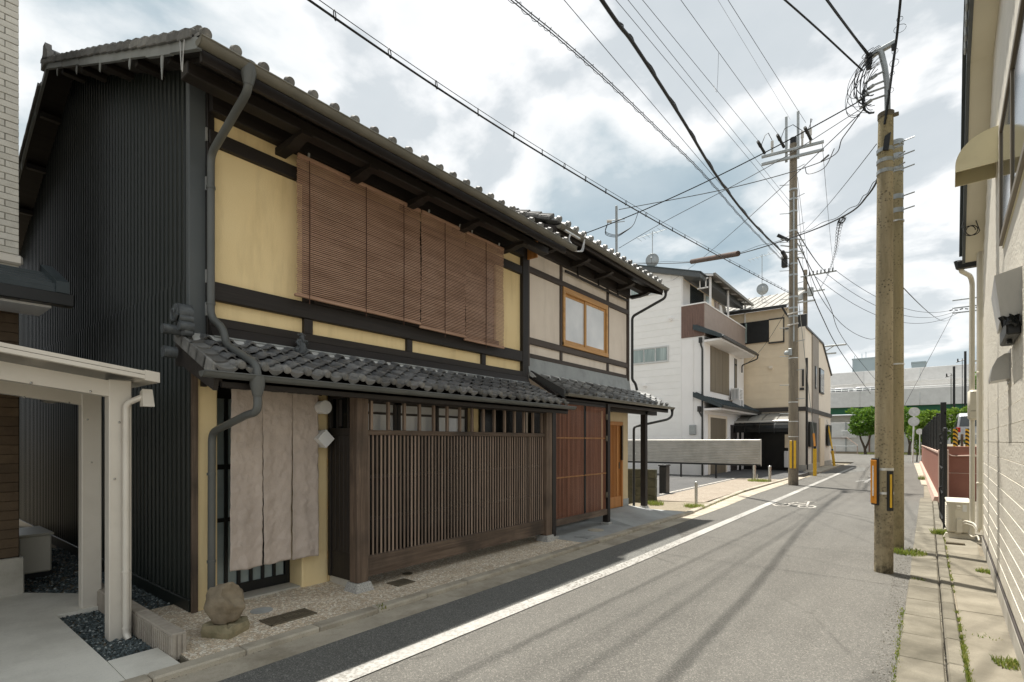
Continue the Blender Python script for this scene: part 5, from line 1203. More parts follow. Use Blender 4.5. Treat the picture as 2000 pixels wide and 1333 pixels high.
# corrugated fence panel, posts, bollards, block wall
CF = thing('corrugated_fence', 'grey corrugated metal fence panel raised on posts at the parking lot edge', 'fence', (-7.5, 22.3, 0))
m = MB(); z = .66; prof = []
while z < 1.66: prof += [(0, z), (.022, z+.018), (.022, z+.036), (0, z+.054)]; z += .068
m.strip([(-5.02, 22.45-d, z) for d, z in prof], (-7.0, 0, 0)); o = part('corrugated_sheet', m, CORRSTEEL, CF); o.modifiers.new('thickness', 'SOLIDIFY').thickness = .003
m = MB(); m.box(-12, -5.0, 22.42, 22.47, .60, .66, .004); part('rail', m, BLACKM, CF)
m = MB(); m.box(-5.03, -4.99, 22.42, 22.48, .60, 1.68, .004); part('end_cap', m, CORRSTEEL, CF)
for x in (-8.3, -6.8, -5.35): m = MB(); m.box(x, x+.06, 22.47, 22.53, .0, 1.6, .004); part('post', m, BLACKM, CF)
m = MB(); m.cyl((-5.22, 22.3, 0), (-5.22, 22.3, .64), .06, n=14); single('steel_post', m, STEEL, 'stout steel post under the right end of the corrugated panel', 'post', (-5.22, 22.3, 0), smooth=40)
def bollard(x, y, h, r, label):
    t = thing('bollard', label, 'bollard', (x, y, 0), 'steel bollards along the lot kerb')
    m = MB(); m.tube([(x, y, .0), (x, y, h-.05)], r, 18, cap=True); part('tube', m, STEEL, t, smooth=40)
    m = MB(); m.tube([(x, y, h-.055), (x, y, h-.03), (x, y, h-.008), (x, y, h)], [r*1.12, r*1.1, r*.8, r*.15], 18); part('cap', m, STEEL, t, smooth=50)
bollard(-4.30, 12.72, .62, .036, 'nearest steel bollard, beside the weeds at the lot corner'); bollard(-4.55, 21.8, .66, .055, 'farther steel bollard near the concrete pole, right of the corrugated panel')
m = MB(); m.tube([(-4.95, 21.6, 0), (-4.95, 21.6, .32)], .02, 8); single('short_post', m, STEEL, 'short thin metal stake in the grass left of the farther bollard', 'post', (-4.95, 21.6, 0), smooth=40)
BW = thing('block_wall', 'mossy dark concrete block wall beside the black downspout', 'wall', (-5.6, 12.5, 0))
for r in range(4):
    for k in range(3):
        x1 = -5.21-k*.395-(.0 if r % 2 == 0 else .0); m = MB(); m.box(x1-.39, x1, 12.40, 12.52, .0+r*.222, .218+r*.222, .008); part('block', m, OLDBLOCK, BW)
BN = thing('meter_box', 'dark cabinet standing behind the mossy block wall in the lot', 'cabinet', (-6.0, 15.0, 0))
m = MB(); m.box(-6.15, -5.93, 14.9, 15.2, .0, .85, .02); part('case', m, BLACKM, BN); m = MB(); m.box(-6.17, -5.91, 14.88, 15.22, .85, .90, .01); part('lid', m, BLACKM, BN)

# ================================================================== CREAM HOUSE
CH = thing('cream_house', 'tall cream house with dark upper shutters and pale metal roof behind the concrete pole', 'house', (-4.8, 31, 0))
m = MB(); m.ext([(-4.78, 31.03, 0), (-4.78, 41, 0), (-4.78, 41, 6.1), (-4.78, 37.2, 7.65), (-4.78, 31.03, 7.65)], (-9, 0, 0)); part('wall', m, CREAM2, CH)
z = 3.45
while z < 7.5: m = MB(); m.hexa([(-14, 30.996, z), (-5.05, 30.996, z), (-5.05, 31.03, z), (-14, 31.03, z), (-14, 31.0, z+.447), (-5.05, 31.0, z+.447), (-5.05, 31.03, z+.445), (-14, 31.03, z+.445)]); part('siding_board', m, CREAM, CH); z += .45
m = MB(); m.box(-14, -5.5, 31.0, 36, 7.66, 8.8); part('upper_wall', m, CREAM, CH)
m = MB(); m.box(-5.05, -4.75, 30.975, 31.03, 0, 7.66); part('corner_panel', m, CREAM2, CH)
rf = part('roof', MB().ext([(-14, 30.55, 8.86), (-14, 36.5, 11.0), (-14, 36.5, 10.9), (-14, 30.55, 8.72)], (8.4, 0, 0)), METROOF, CH)
for k in range(20): x = -13.9+k*.42; m = MB(); m.ext([(x, 30.55, 8.86), (x, 36.5, 11.0), (x, 36.5, 11.05), (x, 30.55, 8.91)], (.04, 0, 0)); part('roof_seam', m, METROOF, rf)
m = MB(); m.box(-14, -5.55, 30.42, 30.55, 8.70, 8.86, .01); part('gutter', m, PIPEBLK, CH)
m = MB(); m.tube(bendpath([(-5.75, 30.5, 8.7), (-5.62, 30.8, 8.4), (-5.45, 30.93, 8.2), (-5.45, 30.93, 5.6), (-5.1, 30.93, 5.5)], .15), .05, 8); part('downspout', m, PIPEBLK, CH, smooth=50)
wsh = part('window', MB().box(-8.0, -6.5, 30.90, 30.97, 7.05, 8.25, .01), BLACKM, CH)
m = MB(); m.box(-7.7, -7.62, 30.87, 30.90, 7.1, 8.2); part('pane', m, CURTAIN, wsh)
m = MB(); m.box(-6.48, -5.78, 30.88, 30.97, 7.0, 8.2, .01); part('shutter_box', m, CREAM, wsh)
m = MB(); m.box(-6.5, -5.74, 30.86, 30.98, 8.2, 8.27); m.box(-5.78, -5.74, 30.86, 30.98, 6.95, 8.2); m.box(-6.5, -5.74, 30.86, 30.98, 6.93, 7.0); part('frame', m, PIPEBLK, wsh)
m = MB(); m.ext([(-4.70, 31.0, 7.72), (-4.70, 37.3, 7.72), (-4.70, 41.2, 6.15), (-4.70, 41.2, 6.05), (-4.70, 37.25, 7.62), (-4.70, 31.0, 7.62)], (-1.0, 0, 0)); part('coping', m, PIPEBLK, CH)
m = MB(); m.box(-5.5, -4.7, 31.1, 31.2, 7.7, 8.35, .01); part('parapet_fin', m, PIPEBLK, CH)
m = MB(); m.box(-4.78, -4.72, 33.2, 35.4, .3, 7.6); part('grey_strip', m, STRIP, CH)
m = MB(); m.box(-4.80, -4.69, 31.0, 41, 3.18, 3.42, .01); m.box(-14, -4.69, 30.90, 31.0, 3.20, 3.42, .01); part('belt_course', m, DGREY, CH)
for a, b, c, d in ((35.7, 37.3, 4.5, 6.0), (33.9, 34.3, 4.6, 5.9)):
    w_ = part('window', MB().box(-4.79, -4.68, a, b, c, d, .01), BLACKM, CH); m = MB(); m.box(-4.678, -4.672, a+.08, b-.08, c+.08, d-.08); part('pane', m, DGLASS, w_)
for a, b in ((31.7, 33.9), (38.6, 40.2)):
    m = MB(); m.box(-4.72, -4.62, a, b, 1.30, 2.65, .01); part('dark_board', m, BLACKM, CH)
m = MB(); m.box(-4.72, -4.66, 35.6, 37.2, .1, 3.0); part('door', m, CREAM, CH)
m = MB(); m.tube([(-4.70, 31.1, 6.0), (-4.70, 31.1, .1)], .06, 8); part('downspout', m, PIPEBLK, CH, smooth=50)
m = MB(); m.tube([(-4.85, 30.93, 5.4), (-4.85, 30.93, 4.5)], .05, 8); m.box(-5.0, -4.8, 30.9, 30.97, 4.3, 4.42); part('vent_pipe', m, PIPEBLK, CH)
m = MB(); m.box(-9, -4.70, 30.9, 41, .0, .35, .01); part('foundation', m, FOUND, CH)
for (x, y, z, par, mt) in ((-9.9, 23.96, 3.6, WH, WPANEL), (-9.3, 23.96, 7.4, WH, WPANEL), (-10.6, 23.96, 4.3, WH, WPANEL), (-5.4, 30.95, 4.9, CH, CREAM2), (-6.4, 30.95, 5.6, CH, CREAM2)):
    m = MB(); m.cyl((x, y-.06, z), (x, y+.04, z), .09, n=14); m.box(x-.10, x+.10, y-.10, y-.055, z-.02, z+.10, .02); part('vent_cap', m, mt, par)
m = MB(); m.box(-8.4, -8.1, 23.88, 23.99, 1.9, 2.35, .02); part('electric_meter', m, GALV, WH)
m = MB(); m.tube([(-8.25, 23.95, 2.35), (-8.25, 23.95, 6.3)], .02, 6); part('conduit', m, WPANEL, WH)
CC = thing('car_shelter', 'dark curved-roof car shelter in front of the cream house', 'carport', (-6.5, 30, 0))
pf = [(30.98, 3.12), (30.2, 2.98), (29.5, 2.80), (28.95, 2.58)]; pb = [(28.95, 2.55), (28.72, 2.42), (28.62, 2.25), (28.60, 2.06)]
for k in range(4):
    x0 = -7.85+k*.70
    m = MB(); m.ext([(x0, y, z) for y, z in pf]+[(x0, y, z-.02) for y, z in pf[::-1]], (.66, 0, 0)); part('roof_panel', m, POLYC, CC)
    m = MB(); m.ext([(x0, y, z) for y, z in pb]+[(x0, y+.02, z-.01) for y, z in pb[::-1]], (.66, 0, 0)); part('front_panel', m, BLACKP, CC)
    m = MB(); m.ext([(x0-.04, y, z+.015) for y, z in pf+pb]+[(x0-.04, y+.02, z-.06) for y, z in (pf+pb)[::-1]], (.04, 0, 0)); part('rib', m, BLACKM, CC)
m = MB(); m.box(-7.9, -5.05, 28.92, 28.98, 2.56, 2.66, .01); part('rail', m, ALU, CC)
for x in (-7.6, -5.2): m = MB(); m.box(x, x+.1, 29.2, 29.3, 0, 2.65); part('post', m, BLACKM, CC)
m = MB(); m.box(-7.9, -5.05, 30.80, 30.9, 0, 3.1); part('dark_inside_sheet', m, BLACKP, CC)  # black sheet standing in for the dark inside of the shelter
m = MB(); m.box(-5.60, -5.1, 30.3, 30.36, 1.25, 1.95); part('cream_panel', m, CREAM, CC)
m = MB(); m.box(-5.62, -5.1, 30.2, 30.4, .22, 1.08, .02); part('grey_box', m, WPANEL, CC)
for lab, x, y, zt_, tilt in (('yellow guy-wire guard nearest the cream house corner', -3.8, 27.3, 1.25, (0, 0)), ('leaning striped yellow guy-wire guard at the street corner', -4.2, 37.8, 1.0, (-.12, .1))):
    g_ = thing('guy_guard', lab, 'guy wire', (x, y, 0))
    m = MB(); m.tube([(x, y, .0), (x+tilt[0], y+tilt[1], zt_)], .075, 12); part('guard_tube', m, YELLOW, g_, smooth=40)
    m = MB(); m.tube([(x+tilt[0], y+tilt[1], zt_), (x+tilt[0]*1.1, y+tilt[1]*1.1, zt_+.12)], .05, 10); part('collar', m, BLACKM, g_, smooth=40)
    m = MB(); ex = (x-.06, y+.1, 1.95) if tilt == (0, 0) else (x-.45, y+1, 2.6)
    m.tube([(x+tilt[0], y+tilt[1], zt_+.1), ex], .045, 10); part('upper_sleeve', m, ORANGE if tilt == (0, 0) else YELLOW, g_, smooth=40)
    m = MB(); m.tube([ex, (x+.15, y-6, 8.4)] if tilt == (0, 0) else [ex, (-6.8, 44.8, 9)], .012, 5); part('guy_wire', m, GALV, g_)

# ================================================================== RIGHT-HAND HOUSE
RM = Matrix.Translation((.56, 5, 0)) @ Matrix.Rotation(-.033, 4, 'Z')
RB = thing('cream_sided_house', 'house with cream board siding along the right edge', 'house', (.6, 7, 0))
def rmb(): m = MB(); m.M = RM; return m
def rend(z): return 5.32 if z < 4.45 else 3.05+(6.03-z)/.70      # far end of the wall along local y
z = .22; k = 0
while z < 5.95:
    ye = rend(z+.15); m = rmb(); m.hexa([(-.001, -.9, z), (-.001, ye, z), (.03, ye, z), (.03, -.9, z), (-.004, -.9, z+.147), (-.004, ye, z+.147), (.03, ye, z+.148), (.03, -.9, z+.148)])
    part('siding_board', m, RSIDE, RB); z += .1525; k += 1
m = rmb(); m.ext([(.02, -.88, 0), (.02, 5.31, 0), (.02, 5.31, 4.45), (.02, 3.05, 6.0), (.02, -.88, 6.0)], (7, 0, 0)); part('wall', m, SOFFIT, RB)
m = rmb(); m.box(-.018, .0, -.9, 5.33, .03, .19, .004); part('foundation', m, FOUND, RB)
m = rmb(); m.box(-.016, .0, -.9, 5.33, .185, .21, .004); part('base_flashing', m, DGREY, RB)
m = rmb(); m.box(-.012, .02, 5.29, 5.335, .2, 4.4, .004); part('corner_trim', m, SOFFIT, RB)
m = rmb(); m.ext([(-.20, -1.2, 6.02), (-.20, 3.05, 6.02), (-.20, 5.5, 4.33), (-.20, 5.5, 4.40), (-.20, 3.08, 6.10), (-.20, -1.2, 6.10)], (7.4, 0, 0)); part('soffit', m, SOFFIT, RB)
m = rmb(); m.ext([(-.235, -1.2, 6.0), (-.235, 3.05, 6.0), (-.235, 5.55, 4.28), (-.235, 5.55, 4.46), (-.235, 3.1, 6.18), (-.235, -1.2, 6.18)], (.035, 0, 0)); part('barge_board', m, TRIM, RB)
m = rmb(); m.ext([(-.27, -1.2, 6.18), (-.27, 3.1, 6.18), (-.27, 5.6, 4.46), (-.27, 5.6, 4.52), (-.27, 3.12, 6.25), (-.27, -1.2, 6.25)], (7.4, 0, 0)); part('roof', m, SLATE, RB)
m = rmb()
for j in range(16): m.box(-.262, -.236, -1.15+j*.26, -1.02+j*.26, 6.03, 6.175, .01)
part('edge_tiles', m, BARGE, RB, kind='stuff')
m = rmb(); m.box(-.30, 3, 5.5, 5.62, 4.26, 4.38, .01); part('gutter', m, BLACKM, RB)
# window of the upper floor with bronze frame and cream trim
m = rmb(); m.box(-.035, .0, -.6, 1.62, 3.42, 3.48, .004); m.box(-.035, .0, -.6, 1.62, 4.46, 4.52, .004); m.box(-.035, .0, 1.56, 1.62, 3.48, 4.46, .004); m.box(-.035, 0, -.6, -.54, 3.48, 4.46, .004); m.box(-.03, 0, .5, .55, 3.48, 4.46, .004)
wn_ = part('window', m, BROWNSH, RB)
m = rmb(); m.box(-.018, -.008, -.54, .5, 3.48, 4.46); part('pane', m, DGLASS, wn_)
m = rmb(); m.box(-.022, -.012, .55, 1.56, 3.48, 4.46); part('pane', m, DGLASS, wn_)
m = rmb(); m.box(-.012, .0, -.62, 1.64, 3.40, 3.42, .004); part('sill', m, AWN, wn_)
aw = []
n = 14; prof = [(-.34, 4.48), (-.34, 4.54)]+[(-.34*math.cos(t), 4.54+.31*math.sin(t)) for t in [math.pi/2*i/n for i in range(1, n+1)]]
m = rmb(); m.ext([(x, 2.28, z) for x, z in prof]+[(0, 2.28, 4.48)], (0, .012, 0)); awn = part('awning', m, AWN, RB)
m = rmb(); m.strip([(x, 2.285, z) for x, z in prof], (0, .42, 0)); o = part('awning_shell', m, AWN, awn, smooth=50); o.modifiers.new('thickness', 'SOLIDIFY').thickness = .004
m = rmb(); m.ext([(x, 2.70, z) for x, z in prof]+[(0, 2.70, 4.48)], (0, .012, 0)); part('end_plate', m, AWN, awn)
# covered wall fitting: silver tarp over a dark box
TB = thing('covered_box', 'dark wall box wrapped in a silver tarp on the cream siding', 'box', (.5, 5.6, 2.4))
m = rmb(); m.hexa([(-.11, .05, 2.48), (-.0, .05, 2.48), (-.0, .78, 2.48), (-.09, .78, 2.48), (-.145, .02, 2.78), (-.0, .02, 2.82), (-.0, .82, 2.82), (-.125, .82, 2.78)]); part('tarp', m, TARP, TB)
m = rmb(); rn = random.Random(9); vs = []; fs = []
for i in range(9):
    for j, zz in enumerate((2.49, 2.45, 2.415)): vs.append((-.125+.014*i+rn.uniform(-.012, .012)+j*.008, .04+rn.uniform(-.012, .012), zz+rn.uniform(-.015, .015)))
for i in range(8):
    for j in range(2): a = i*3+j; fs.append((a, a+1, a+4, a+3))
m.add(vs, fs); o = part('plastic_wrap', m, BLACKP, TB); o.modifiers.new('thickness', 'SOLIDIFY').thickness = .006
m = rmb(); m.box(-.08, .0, .08, .70, 2.36, 2.475, .01); part('case', m, BLACKM, TB)
m = rmb(); m.box(-.06, -.03, .34, .4, 2.33, 2.36, .004); part('bracket', m, BLACKM, TB)
VH = thing('vent_hood', 'rounded steel vent hood on the cream siding below the tarp-covered box', 'vent', (.55, 6, 2.1))
pr_ = [(0, 2.12), (-.125, 2.10), (-.128, 2.13), (-.115, 2.22), (-.085, 2.29), (-.04, 2.325), (0, 2.33)]
m = rmb(); m.ext([(x, .88, z) for x, z in pr_], (0, .27, 0)); part('hood', m, HOODM, VH, smooth=35)
m = rmb(); m.box(-.008, .0, .84, 1.19, 2.09, 2.36, .003); part('flange', m, HOODM, VH)
# corner pipes with cover
PC = thing('wall_conduit', 'thick cream conduit running up the corner of the cream-sided house', 'pipe', (.7, 10.3, .2))
m = MB(); m.box(.665, .745, 10.36, 10.43, .28, 4.86, .018); part('duct', m, IVORY, PC, smooth=30)
m = MB(); m.box(.655, .755, 10.35, 10.44, 4.80, 4.92, .02); m.box(.66, .75, 10.355, 10.435, 2.6, 2.64, .01); m.box(.66, .75, 10.355, 10.435, .95, .99, .01); part('joint_cover', m, IVORY, PC)
DPp = thing('downspout', 'slim cream downspout standing clear of the cream house corner', 'pipe', (.64, 10.9, .3))
m = MB(); m.tube(bendpath([(.50, 10.62, 4.32), (.50, 10.62, 4.24), (.62, 10.85, 4.20), (.645, 10.9, 4.1), (.645, 10.9, .12)], .06), .034, 12); part('pipe', m, IVORY, DPp, smooth=50)
m = MB()
for zz in (2.85, 1.35): m.box(.645, .76, 10.885, 10.905, zz, zz+.02)
part('bracket', m, IVORY, DPp)
m = MB(); m.cyl((.47, 10.62, 4.40), (.47, 10.62, 4.28), .06, .035, 12); part('hopper', m, BLACKM, DPp, smooth=40)
MB_ = thing('pipe_cover', 'rounded ivory cover box fixed on the slim downspout', 'box', (.64, 10.8, 2.1))
m = MB(); m.box(.585, .715, 10.78, 10.87, 1.93, 2.40, .03); part('cover', m, IVORY, MB_, smooth=40)
m = MB(); m.box(.62, .68, 10.774, 10.78, 2.07, 2.075); m.ball((.65, 10.778, 2.36), .006, nu=6, nv=4); part('slot', m, BLACKM, MB_)
CBL = thing('coiled_cable', 'loop of black cable hanging under the cream soffit', 'cable', (.6, 9.4, 4.7))
m = MB(); m.tube([(.55+.07*math.cos(t)+.004*t, 9.9+.03*math.sin(t), 4.62+.08*math.sin(t)) for t in [i*.35 for i in range(36)]]+[(.60, 9.9, 4.85), (.50, 9.85, 4.82), (.47, 9.8, 4.65)], .006, 5); part('loop', m, CABLE, CBL, smooth=60)
# outdoor unit on plastic feet
AU = thing('outdoor_unit', 'ivory air-conditioner unit on plastic feet against the black folding gate', 'air conditioner', (.5, 11.2, 0))
m = MB(); m.box(.345, .645, 10.98, 11.72, .13, .62, .016); part('case', m, IVORY, AU)
m = MB(); m.box(.335, .655, 10.965, 11.735, .60, .63, .012); part('lid', m, IVORY, AU)
m = MB()
for k in range(4): m.box(.385+k*.018, .393+k*.018, 10.972, 10.982, .15, .59, .002)
m.box(.455, .52, 10.966, 10.98, .50, .575, .006); m.box(.46, .515, 10.955, 10.975, .54, .565, .008)
part('end_ribs', m, IVORY, AU)
m = MB(); m.box(.535, .585, 10.974, 10.979, .47, .58); part('rating_label', m, WHITEP, AU)
m = MB(); m.hexa([(.46, 10.93, .14), (.535, 10.93, .14), (.535, 10.98, .14), (.46, 10.98, .14), (.465, 10.94, .34), (.53, 10.94, .34), (.53, 10.98, .36), (.46, 10.98, .36)]); part('valve_cover', m, IVORY, AU)
m = MB()
for k in range(11): m.box(.335, .345, 11.05, 11.6, .18+k*.036, .195+k*.036)
part('grille', m, IVORY, AU)
for y in (11.08, 11.58): m = MB(); m.hexa([(.30, y-.06, .03), (.69, y-.06, .03), (.69, y+.06, .03), (.30, y+.06, .03), (.33, y-.045, .105), (.66, y-.045, .105), (.66, y+.045, .105), (.33, y+.045, .105)]); m.box(.44, .52, y-.055, y+.05, .1, .135, .005); part('foot', m, IVORY, AU)
m = MB()
for d in (0, .035): m.tube(bendpath([(.53, 10.95, .30-d), (.57, 10.93, .33-d), (.66, 10.75, .32-d), (.70, 10.6, .24-d), (.705, 10.5, .28)], .05), .016, 8)
m.tube(bendpath([(.60, 10.96, .15), (.64, 10.8, .10), (.69, 10.6, .16), (.70, 10.5, .10)], .05), .012, 8); part('pipes', m, IVORY, AU, smooth=60)

# ================================================================== RIGHT SIDE BEYOND: GATE, PINK WALL, LOT
GT = thing('folding_gate', 'black metal gate folded together beside the ivory outdoor unit', 'gate', (.34, 12.3, 0))
m = MB(); m.box(.315, .375, 11.86, 11.93, .02, 1.80, .008); m.ball((.345, 11.895, 1.81), .036, nu=10, nv=6); part('post', m, BLACKM, GT)
for k in range(6): m = MB(); m.box(.325-k*.006, .345-k*.006, 12.02+k*.22, 12.05+k*.22, .10, 1.66+.02*(k % 2), .004); part('bar', m, BLACKM, GT)
for z in (1.55, 1.1, .65, .2): m = MB(); m.box(.30, .335, 11.93, 13.3, z, z+.03, .003); part('link_rail', m, BLACKM, GT)
m = MB(); m.tube(bendpath([(.29, 11.98, 1.62), (.27, 11.98, 1.70), (.31, 11.9, 1.74)], .04), .014, 8); m.tube(bendpath([(.29, 11.95, .55), (.27, 11.95, .78), (.32, 11.9, .80)], .05), .014, 8); part('handle', m, BLACKM, GT, smooth=50)
PW = thing('terracotta_wall', 'terracotta-pink rendered wall with pale coping along the right pavement', 'wall', (.3, 18, 0))
def px_(y): return .40-(y-17.5)*.0105
y = 17.5
while y < 47.5:
    y1 = min(y+3.0, 47.9); m = MB(); m.hexa([(px_(y), y, .02), (px_(y)+.15, y, .02), (px_(y1)+.15, y1-.012, .02), (px_(y1), y1-.012, .02), (px_(y), y, 1.27), (px_(y)+.15, y, 1.27), (px_(y1)+.15, y1-.012, 1.27), (px_(y1), y1-.012, 1.27)]); part('wall_panel', m, PINK, PW); y += 3.0
m = MB(); m.hexa([(px_(17.5)-.02, 17.5, 1.27), (px_(17.5)+.17, 17.5, 1.27), (px_(47.9)+.17, 47.9, 1.27), (px_(47.9)-.02, 47.9, 1.27), (px_(17.5)-.02, 17.5, 1.32), (px_(17.5)+.17, 17.5, 1.32), (px_(47.9)+.17, 47.9, 1.32), (px_(47.9)-.02, 47.9, 1.32)]); part('coping', m, PINKCAP, PW)
m = MB(); m.hexa([(px_(17.5)-.14, 17.6, .0), (px_(17.5), 17.6, .0), (px_(47.9), 47.9, .0), (px_(47.9)-.14, 47.9, .0), (px_(17.5)-.10, 17.6, .14), (px_(17.5), 17.6, .14), (px_(47.9), 47.9, .14), (px_(47.9)-.10, 47.9, .14)]); part('plinth', m, PINKCAP, PW)
m = MB(); m.box(px_(17.5)-.03, px_(17.5)+.18, 17.36, 17.5, .0, 1.38, .01); part('end_pier', m, PINKCAP, PW)
for zz0, zz1 in ((.02, .735), (.75, 1.46)):
    m = MB(); m.box(.56, 6, 18.28, 18.45, zz0, zz1, .01); part('return_panel', m, PINK, PW)
m = MB(); m.box(.56, 6, 18.285, 18.3, .735, .752); part('joint', m, PINKCAP, PW)
m = MB(); m.tube(bendpath([(.55, 18.24, 1.30), (.66, 18.24, 1.20), (.78, 18.24, 1.20), (1.2, 18.24, 1.22)], .06), .016, 8); m.tube([(.78, 18.24, 1.20), (1.15, 18.24, 1.22)], .022, 8); part('wall_pipe', m, PINKCAP, PW, smooth=50)
BF = thing('louvre_fence', 'tall black metal louvre fence on top of the terracotta wall', 'fence', (.4, 30, 1.32))
m = MB(); y = 17.7
while y < 47.8: m.box(px_(y)+.04, px_(y)+.10, y, y+.07, 1.36, 2.36); y += .13
part('louvres', m, BLACKM, BF, kind='stuff')
for z in (1.45, 2.30): m = MB(); m.hexa([(px_(17.6)+.10, 17.6, z), (px_(17.6)+.14, 17.6, z), (px_(47.9)+.14, 47.9, z), (px_(47.9)+.10, 47.9, z), (px_(17.6)+.10, 17.6, z+.05), (px_(17.6)+.14, 17.6, z+.05), (px_(47.9)+.14, 47.9, z+.05), (px_(47.9)+.10, 47.9, z+.05)]); part('rail', m, BLACKM, BF)
for k in range(11): y = 17.6+k*3; m = MB(); m.box(px_(y)+.02, px_(y)+.14, y, y+.09, 1.32, 2.46 if k else 2.62, .005); part('post', m, BLACKM, BF)
for x, h, lab in ((1.02, .66, 'black-and-yellow striped post nearest the folding gate in the raised lot'), (1.36, .66, 'black-and-yellow striped post beside the cream downspout in the raised lot')):
    m = MB(); m.cyl((x, 25, 1.40), (x, 25, 1.40+h), .07, n=14); single('striped_post', m, HAZ, lab, 'post', (x, 25, 1.4), smooth=40)
m = MB(); m.box(1.16, 1.24, 24.95, 25.03, 1.40, 1.86, .008); single('timber_stake', m, BROWNWOOD['Z'], 'brown wooden stake between two striped posts', 'post', (1.2, 25, 1.4))
def van(name, label, x, y, z, L, Wd, Hh, paint, heading, grp=None):
    """heading 0: rear towards -Y"""
    t = thing(name, label, 'van', (0, 0, 0), grp)
    def ring_(sec): return sec
    prof = [(0, .28), (.02, Hh*.55), (.10, Hh*.90), (.28, Hh), (L*.62, Hh), (L*.72, Hh*.96), (L*.86, Hh*.58), (L*.97, Hh*.50), (L, Hh*.36), (L, .26)]
    m = MB(); vs = []; n = len(prof)
    for s in (-1, 1):
        for (py, pz) in prof:
            inset = 0 if pz < Hh*.55 else (pz-Hh*.55)/(Hh*.45)*.12
            vs.append((s*(Wd/2-inset), py, pz))
    fs = [tuple(range(n-1, -1, -1)), tuple(range(n, 2*n))]+[(i, (i+1) % n, n+(i+1) % n, n+i) for i in range(n)]
    m.add(vs, fs); b = part('body', m, paint, t, smooth=30)
    mod = b.modifiers.new('bevel', 'BEVEL'); mod.width = .04; mod.segments = 2
    m = MB(); w2 = Wd/2-.12
    m.hexa([(-w2, -.005, Hh*.58), (w2, -.005, Hh*.58), (w2, .05, Hh*.58), (-w2, .05, Hh*.58), (-w2+.06, .07, Hh*.90), (w2-.06, .07, Hh*.90), (w2-.06, .13, Hh*.90), (-w2+.06, .13, Hh*.90)]); part('rear_window', m, DGLASS, t)
    for s in (-1, 1):
        for a, c in ((.35, L*.30), (L*.33, L*.55), (L*.58, L*.74)):
            m = MB(); x0, x1 = s*(Wd/2+.006), s*(Wd/2-.09)
            m.hexa([(x0, a, Hh*.57), (x0, c, Hh*.57), (x0-s*.03, c, Hh*.57), (x0-s*.03, a, Hh*.57), (x1, a+.03, Hh*.90), (x1, c-.10 if c > L*.7 else c-.02, Hh*.90), (x1-s*.03, c-.10, Hh*.90), (x1-s*.03, a+.03, Hh*.90)]); part('side_window', m, DGLASS, t)
        m = MB(); m.box(s*(Wd/2-.16), s*(Wd/2+.01), -.015, .06, Hh*.40, Hh*.55, .01); part('tail_light', m, TAIL, t)
        for yy in (.65, L-.75):
            m = MB(); m.cyl((s*(Wd/2-.16), yy, .28), (s*(Wd/2+.01), yy, .28), .28, n=20); w_ = part('wheel', m, RUBBER, t, smooth=40)
            m = MB(); m.cyl((s*(Wd/2+.011), yy, .28), (s*(Wd/2+.02), yy, .28), .17, n=14); part('rim', m, ALU, w_, smooth=40)
    m = MB(); m.box(-Wd/2+.02, Wd/2-.02, -.06, .08, .26, .45, .03); part('bumper', m, paint, t)
    m = MB(); m.box(-.17, .17, -.07, -.06, .5, .62); part('number_plate', m, WHITEP, t)
    m = MB(); m.hexa([(-Wd/2+.14, L*.865, Hh*.58), (Wd/2-.14, L*.865, Hh*.58), (Wd/2-.14, L*.84, Hh*.58), (-Wd/2+.14, L*.84, Hh*.58), (-Wd/2+.2, L*.735, Hh*.93), (Wd/2-.2, L*.735, Hh*.93), (Wd/2-.2, L*.71, Hh*.93), (-Wd/2+.2, L*.71, Hh*.93)]); part('windscreen', m, DGLASS, t)
    t.location = (x, y, z); t.rotation_euler = (0, 0, heading); WLD[t] = Vector((x, y, z)); return t
van('van', 'silver van seen from behind in the raised lot beyond the black gate', 2.25, 34.5, 1.40, 3.4, 1.62, 1.62, CARS, 0)

# ================================================================== ELEVATED ROAD AND WHAT LIES UNDER IT
ER = thing('elevated_road', 'two-level elevated concrete road with green girder crossing the end of the street', 'bridge', (0, 85, 0))
for i in range(-9, 9):
    x0 = i*6.2
    m = MB(); m.box(x0, x0+6.17, 82.0, 82.3, 6.10, 8.22, .02); part('parapet_panel', m, GREYW, ER)
    m = MB(); m.box(x0, x0+6.17, 88.0, 88.3, 9.75, 11.45, .02); part('upper_parapet_panel', m, GREYW, ER)
m = MB(); m.box(-56, 56, 82.1, 95, 6.6, 6.95); part('deck', m, GREYW, ER)
m = MB(); m.box(-56, 56, 82.4, 83.0, 5.22, 6.12); part('girder', m, GREEN, ER)
m = MB(); m.box(-56, 56, 89.0, 98, 9.2, 9.8); part('upper_deck', m, GREYW, ER)
m = MB(); m.box(-56, 56, 89.2, 90.2, 8.3, 9.2); part('upper_girder', m, GREYW, ER)
for x in (-34, -16.5, 6.5, 28): m = MB(); m.box(x-.8, x+.8, 90, 92, 0, 9, .1); part('column', m, GREYW, ER)
m = MB(); m.tube([(-56, 82.15, 8.42), (56, 82.15, 8.42)], .04, 6); part('handrail', m, GALV, ER)
m = MB(); m.box(-60, 60, 85, 86, 0, 5.2); part('abutment', m, GREYW, ER)
for x, yy, h, lab in ((-8.5, 83.6, -math.pi/2, 'white van on the elevated road just right of the cream house'), (-6.1, 83.6, -math.pi/2, 'white van on the elevated road hard by the near utility pole'), (-10.6, 83.6, -math.pi/2, 'white van on the elevated road half hidden by the cream house')):
    van('van', lab, x-1.0, yy+.8, 6.95, 2.1 if False else 3.3, 1.6, 1.95, CARW, h, 'white vans on the elevated road')
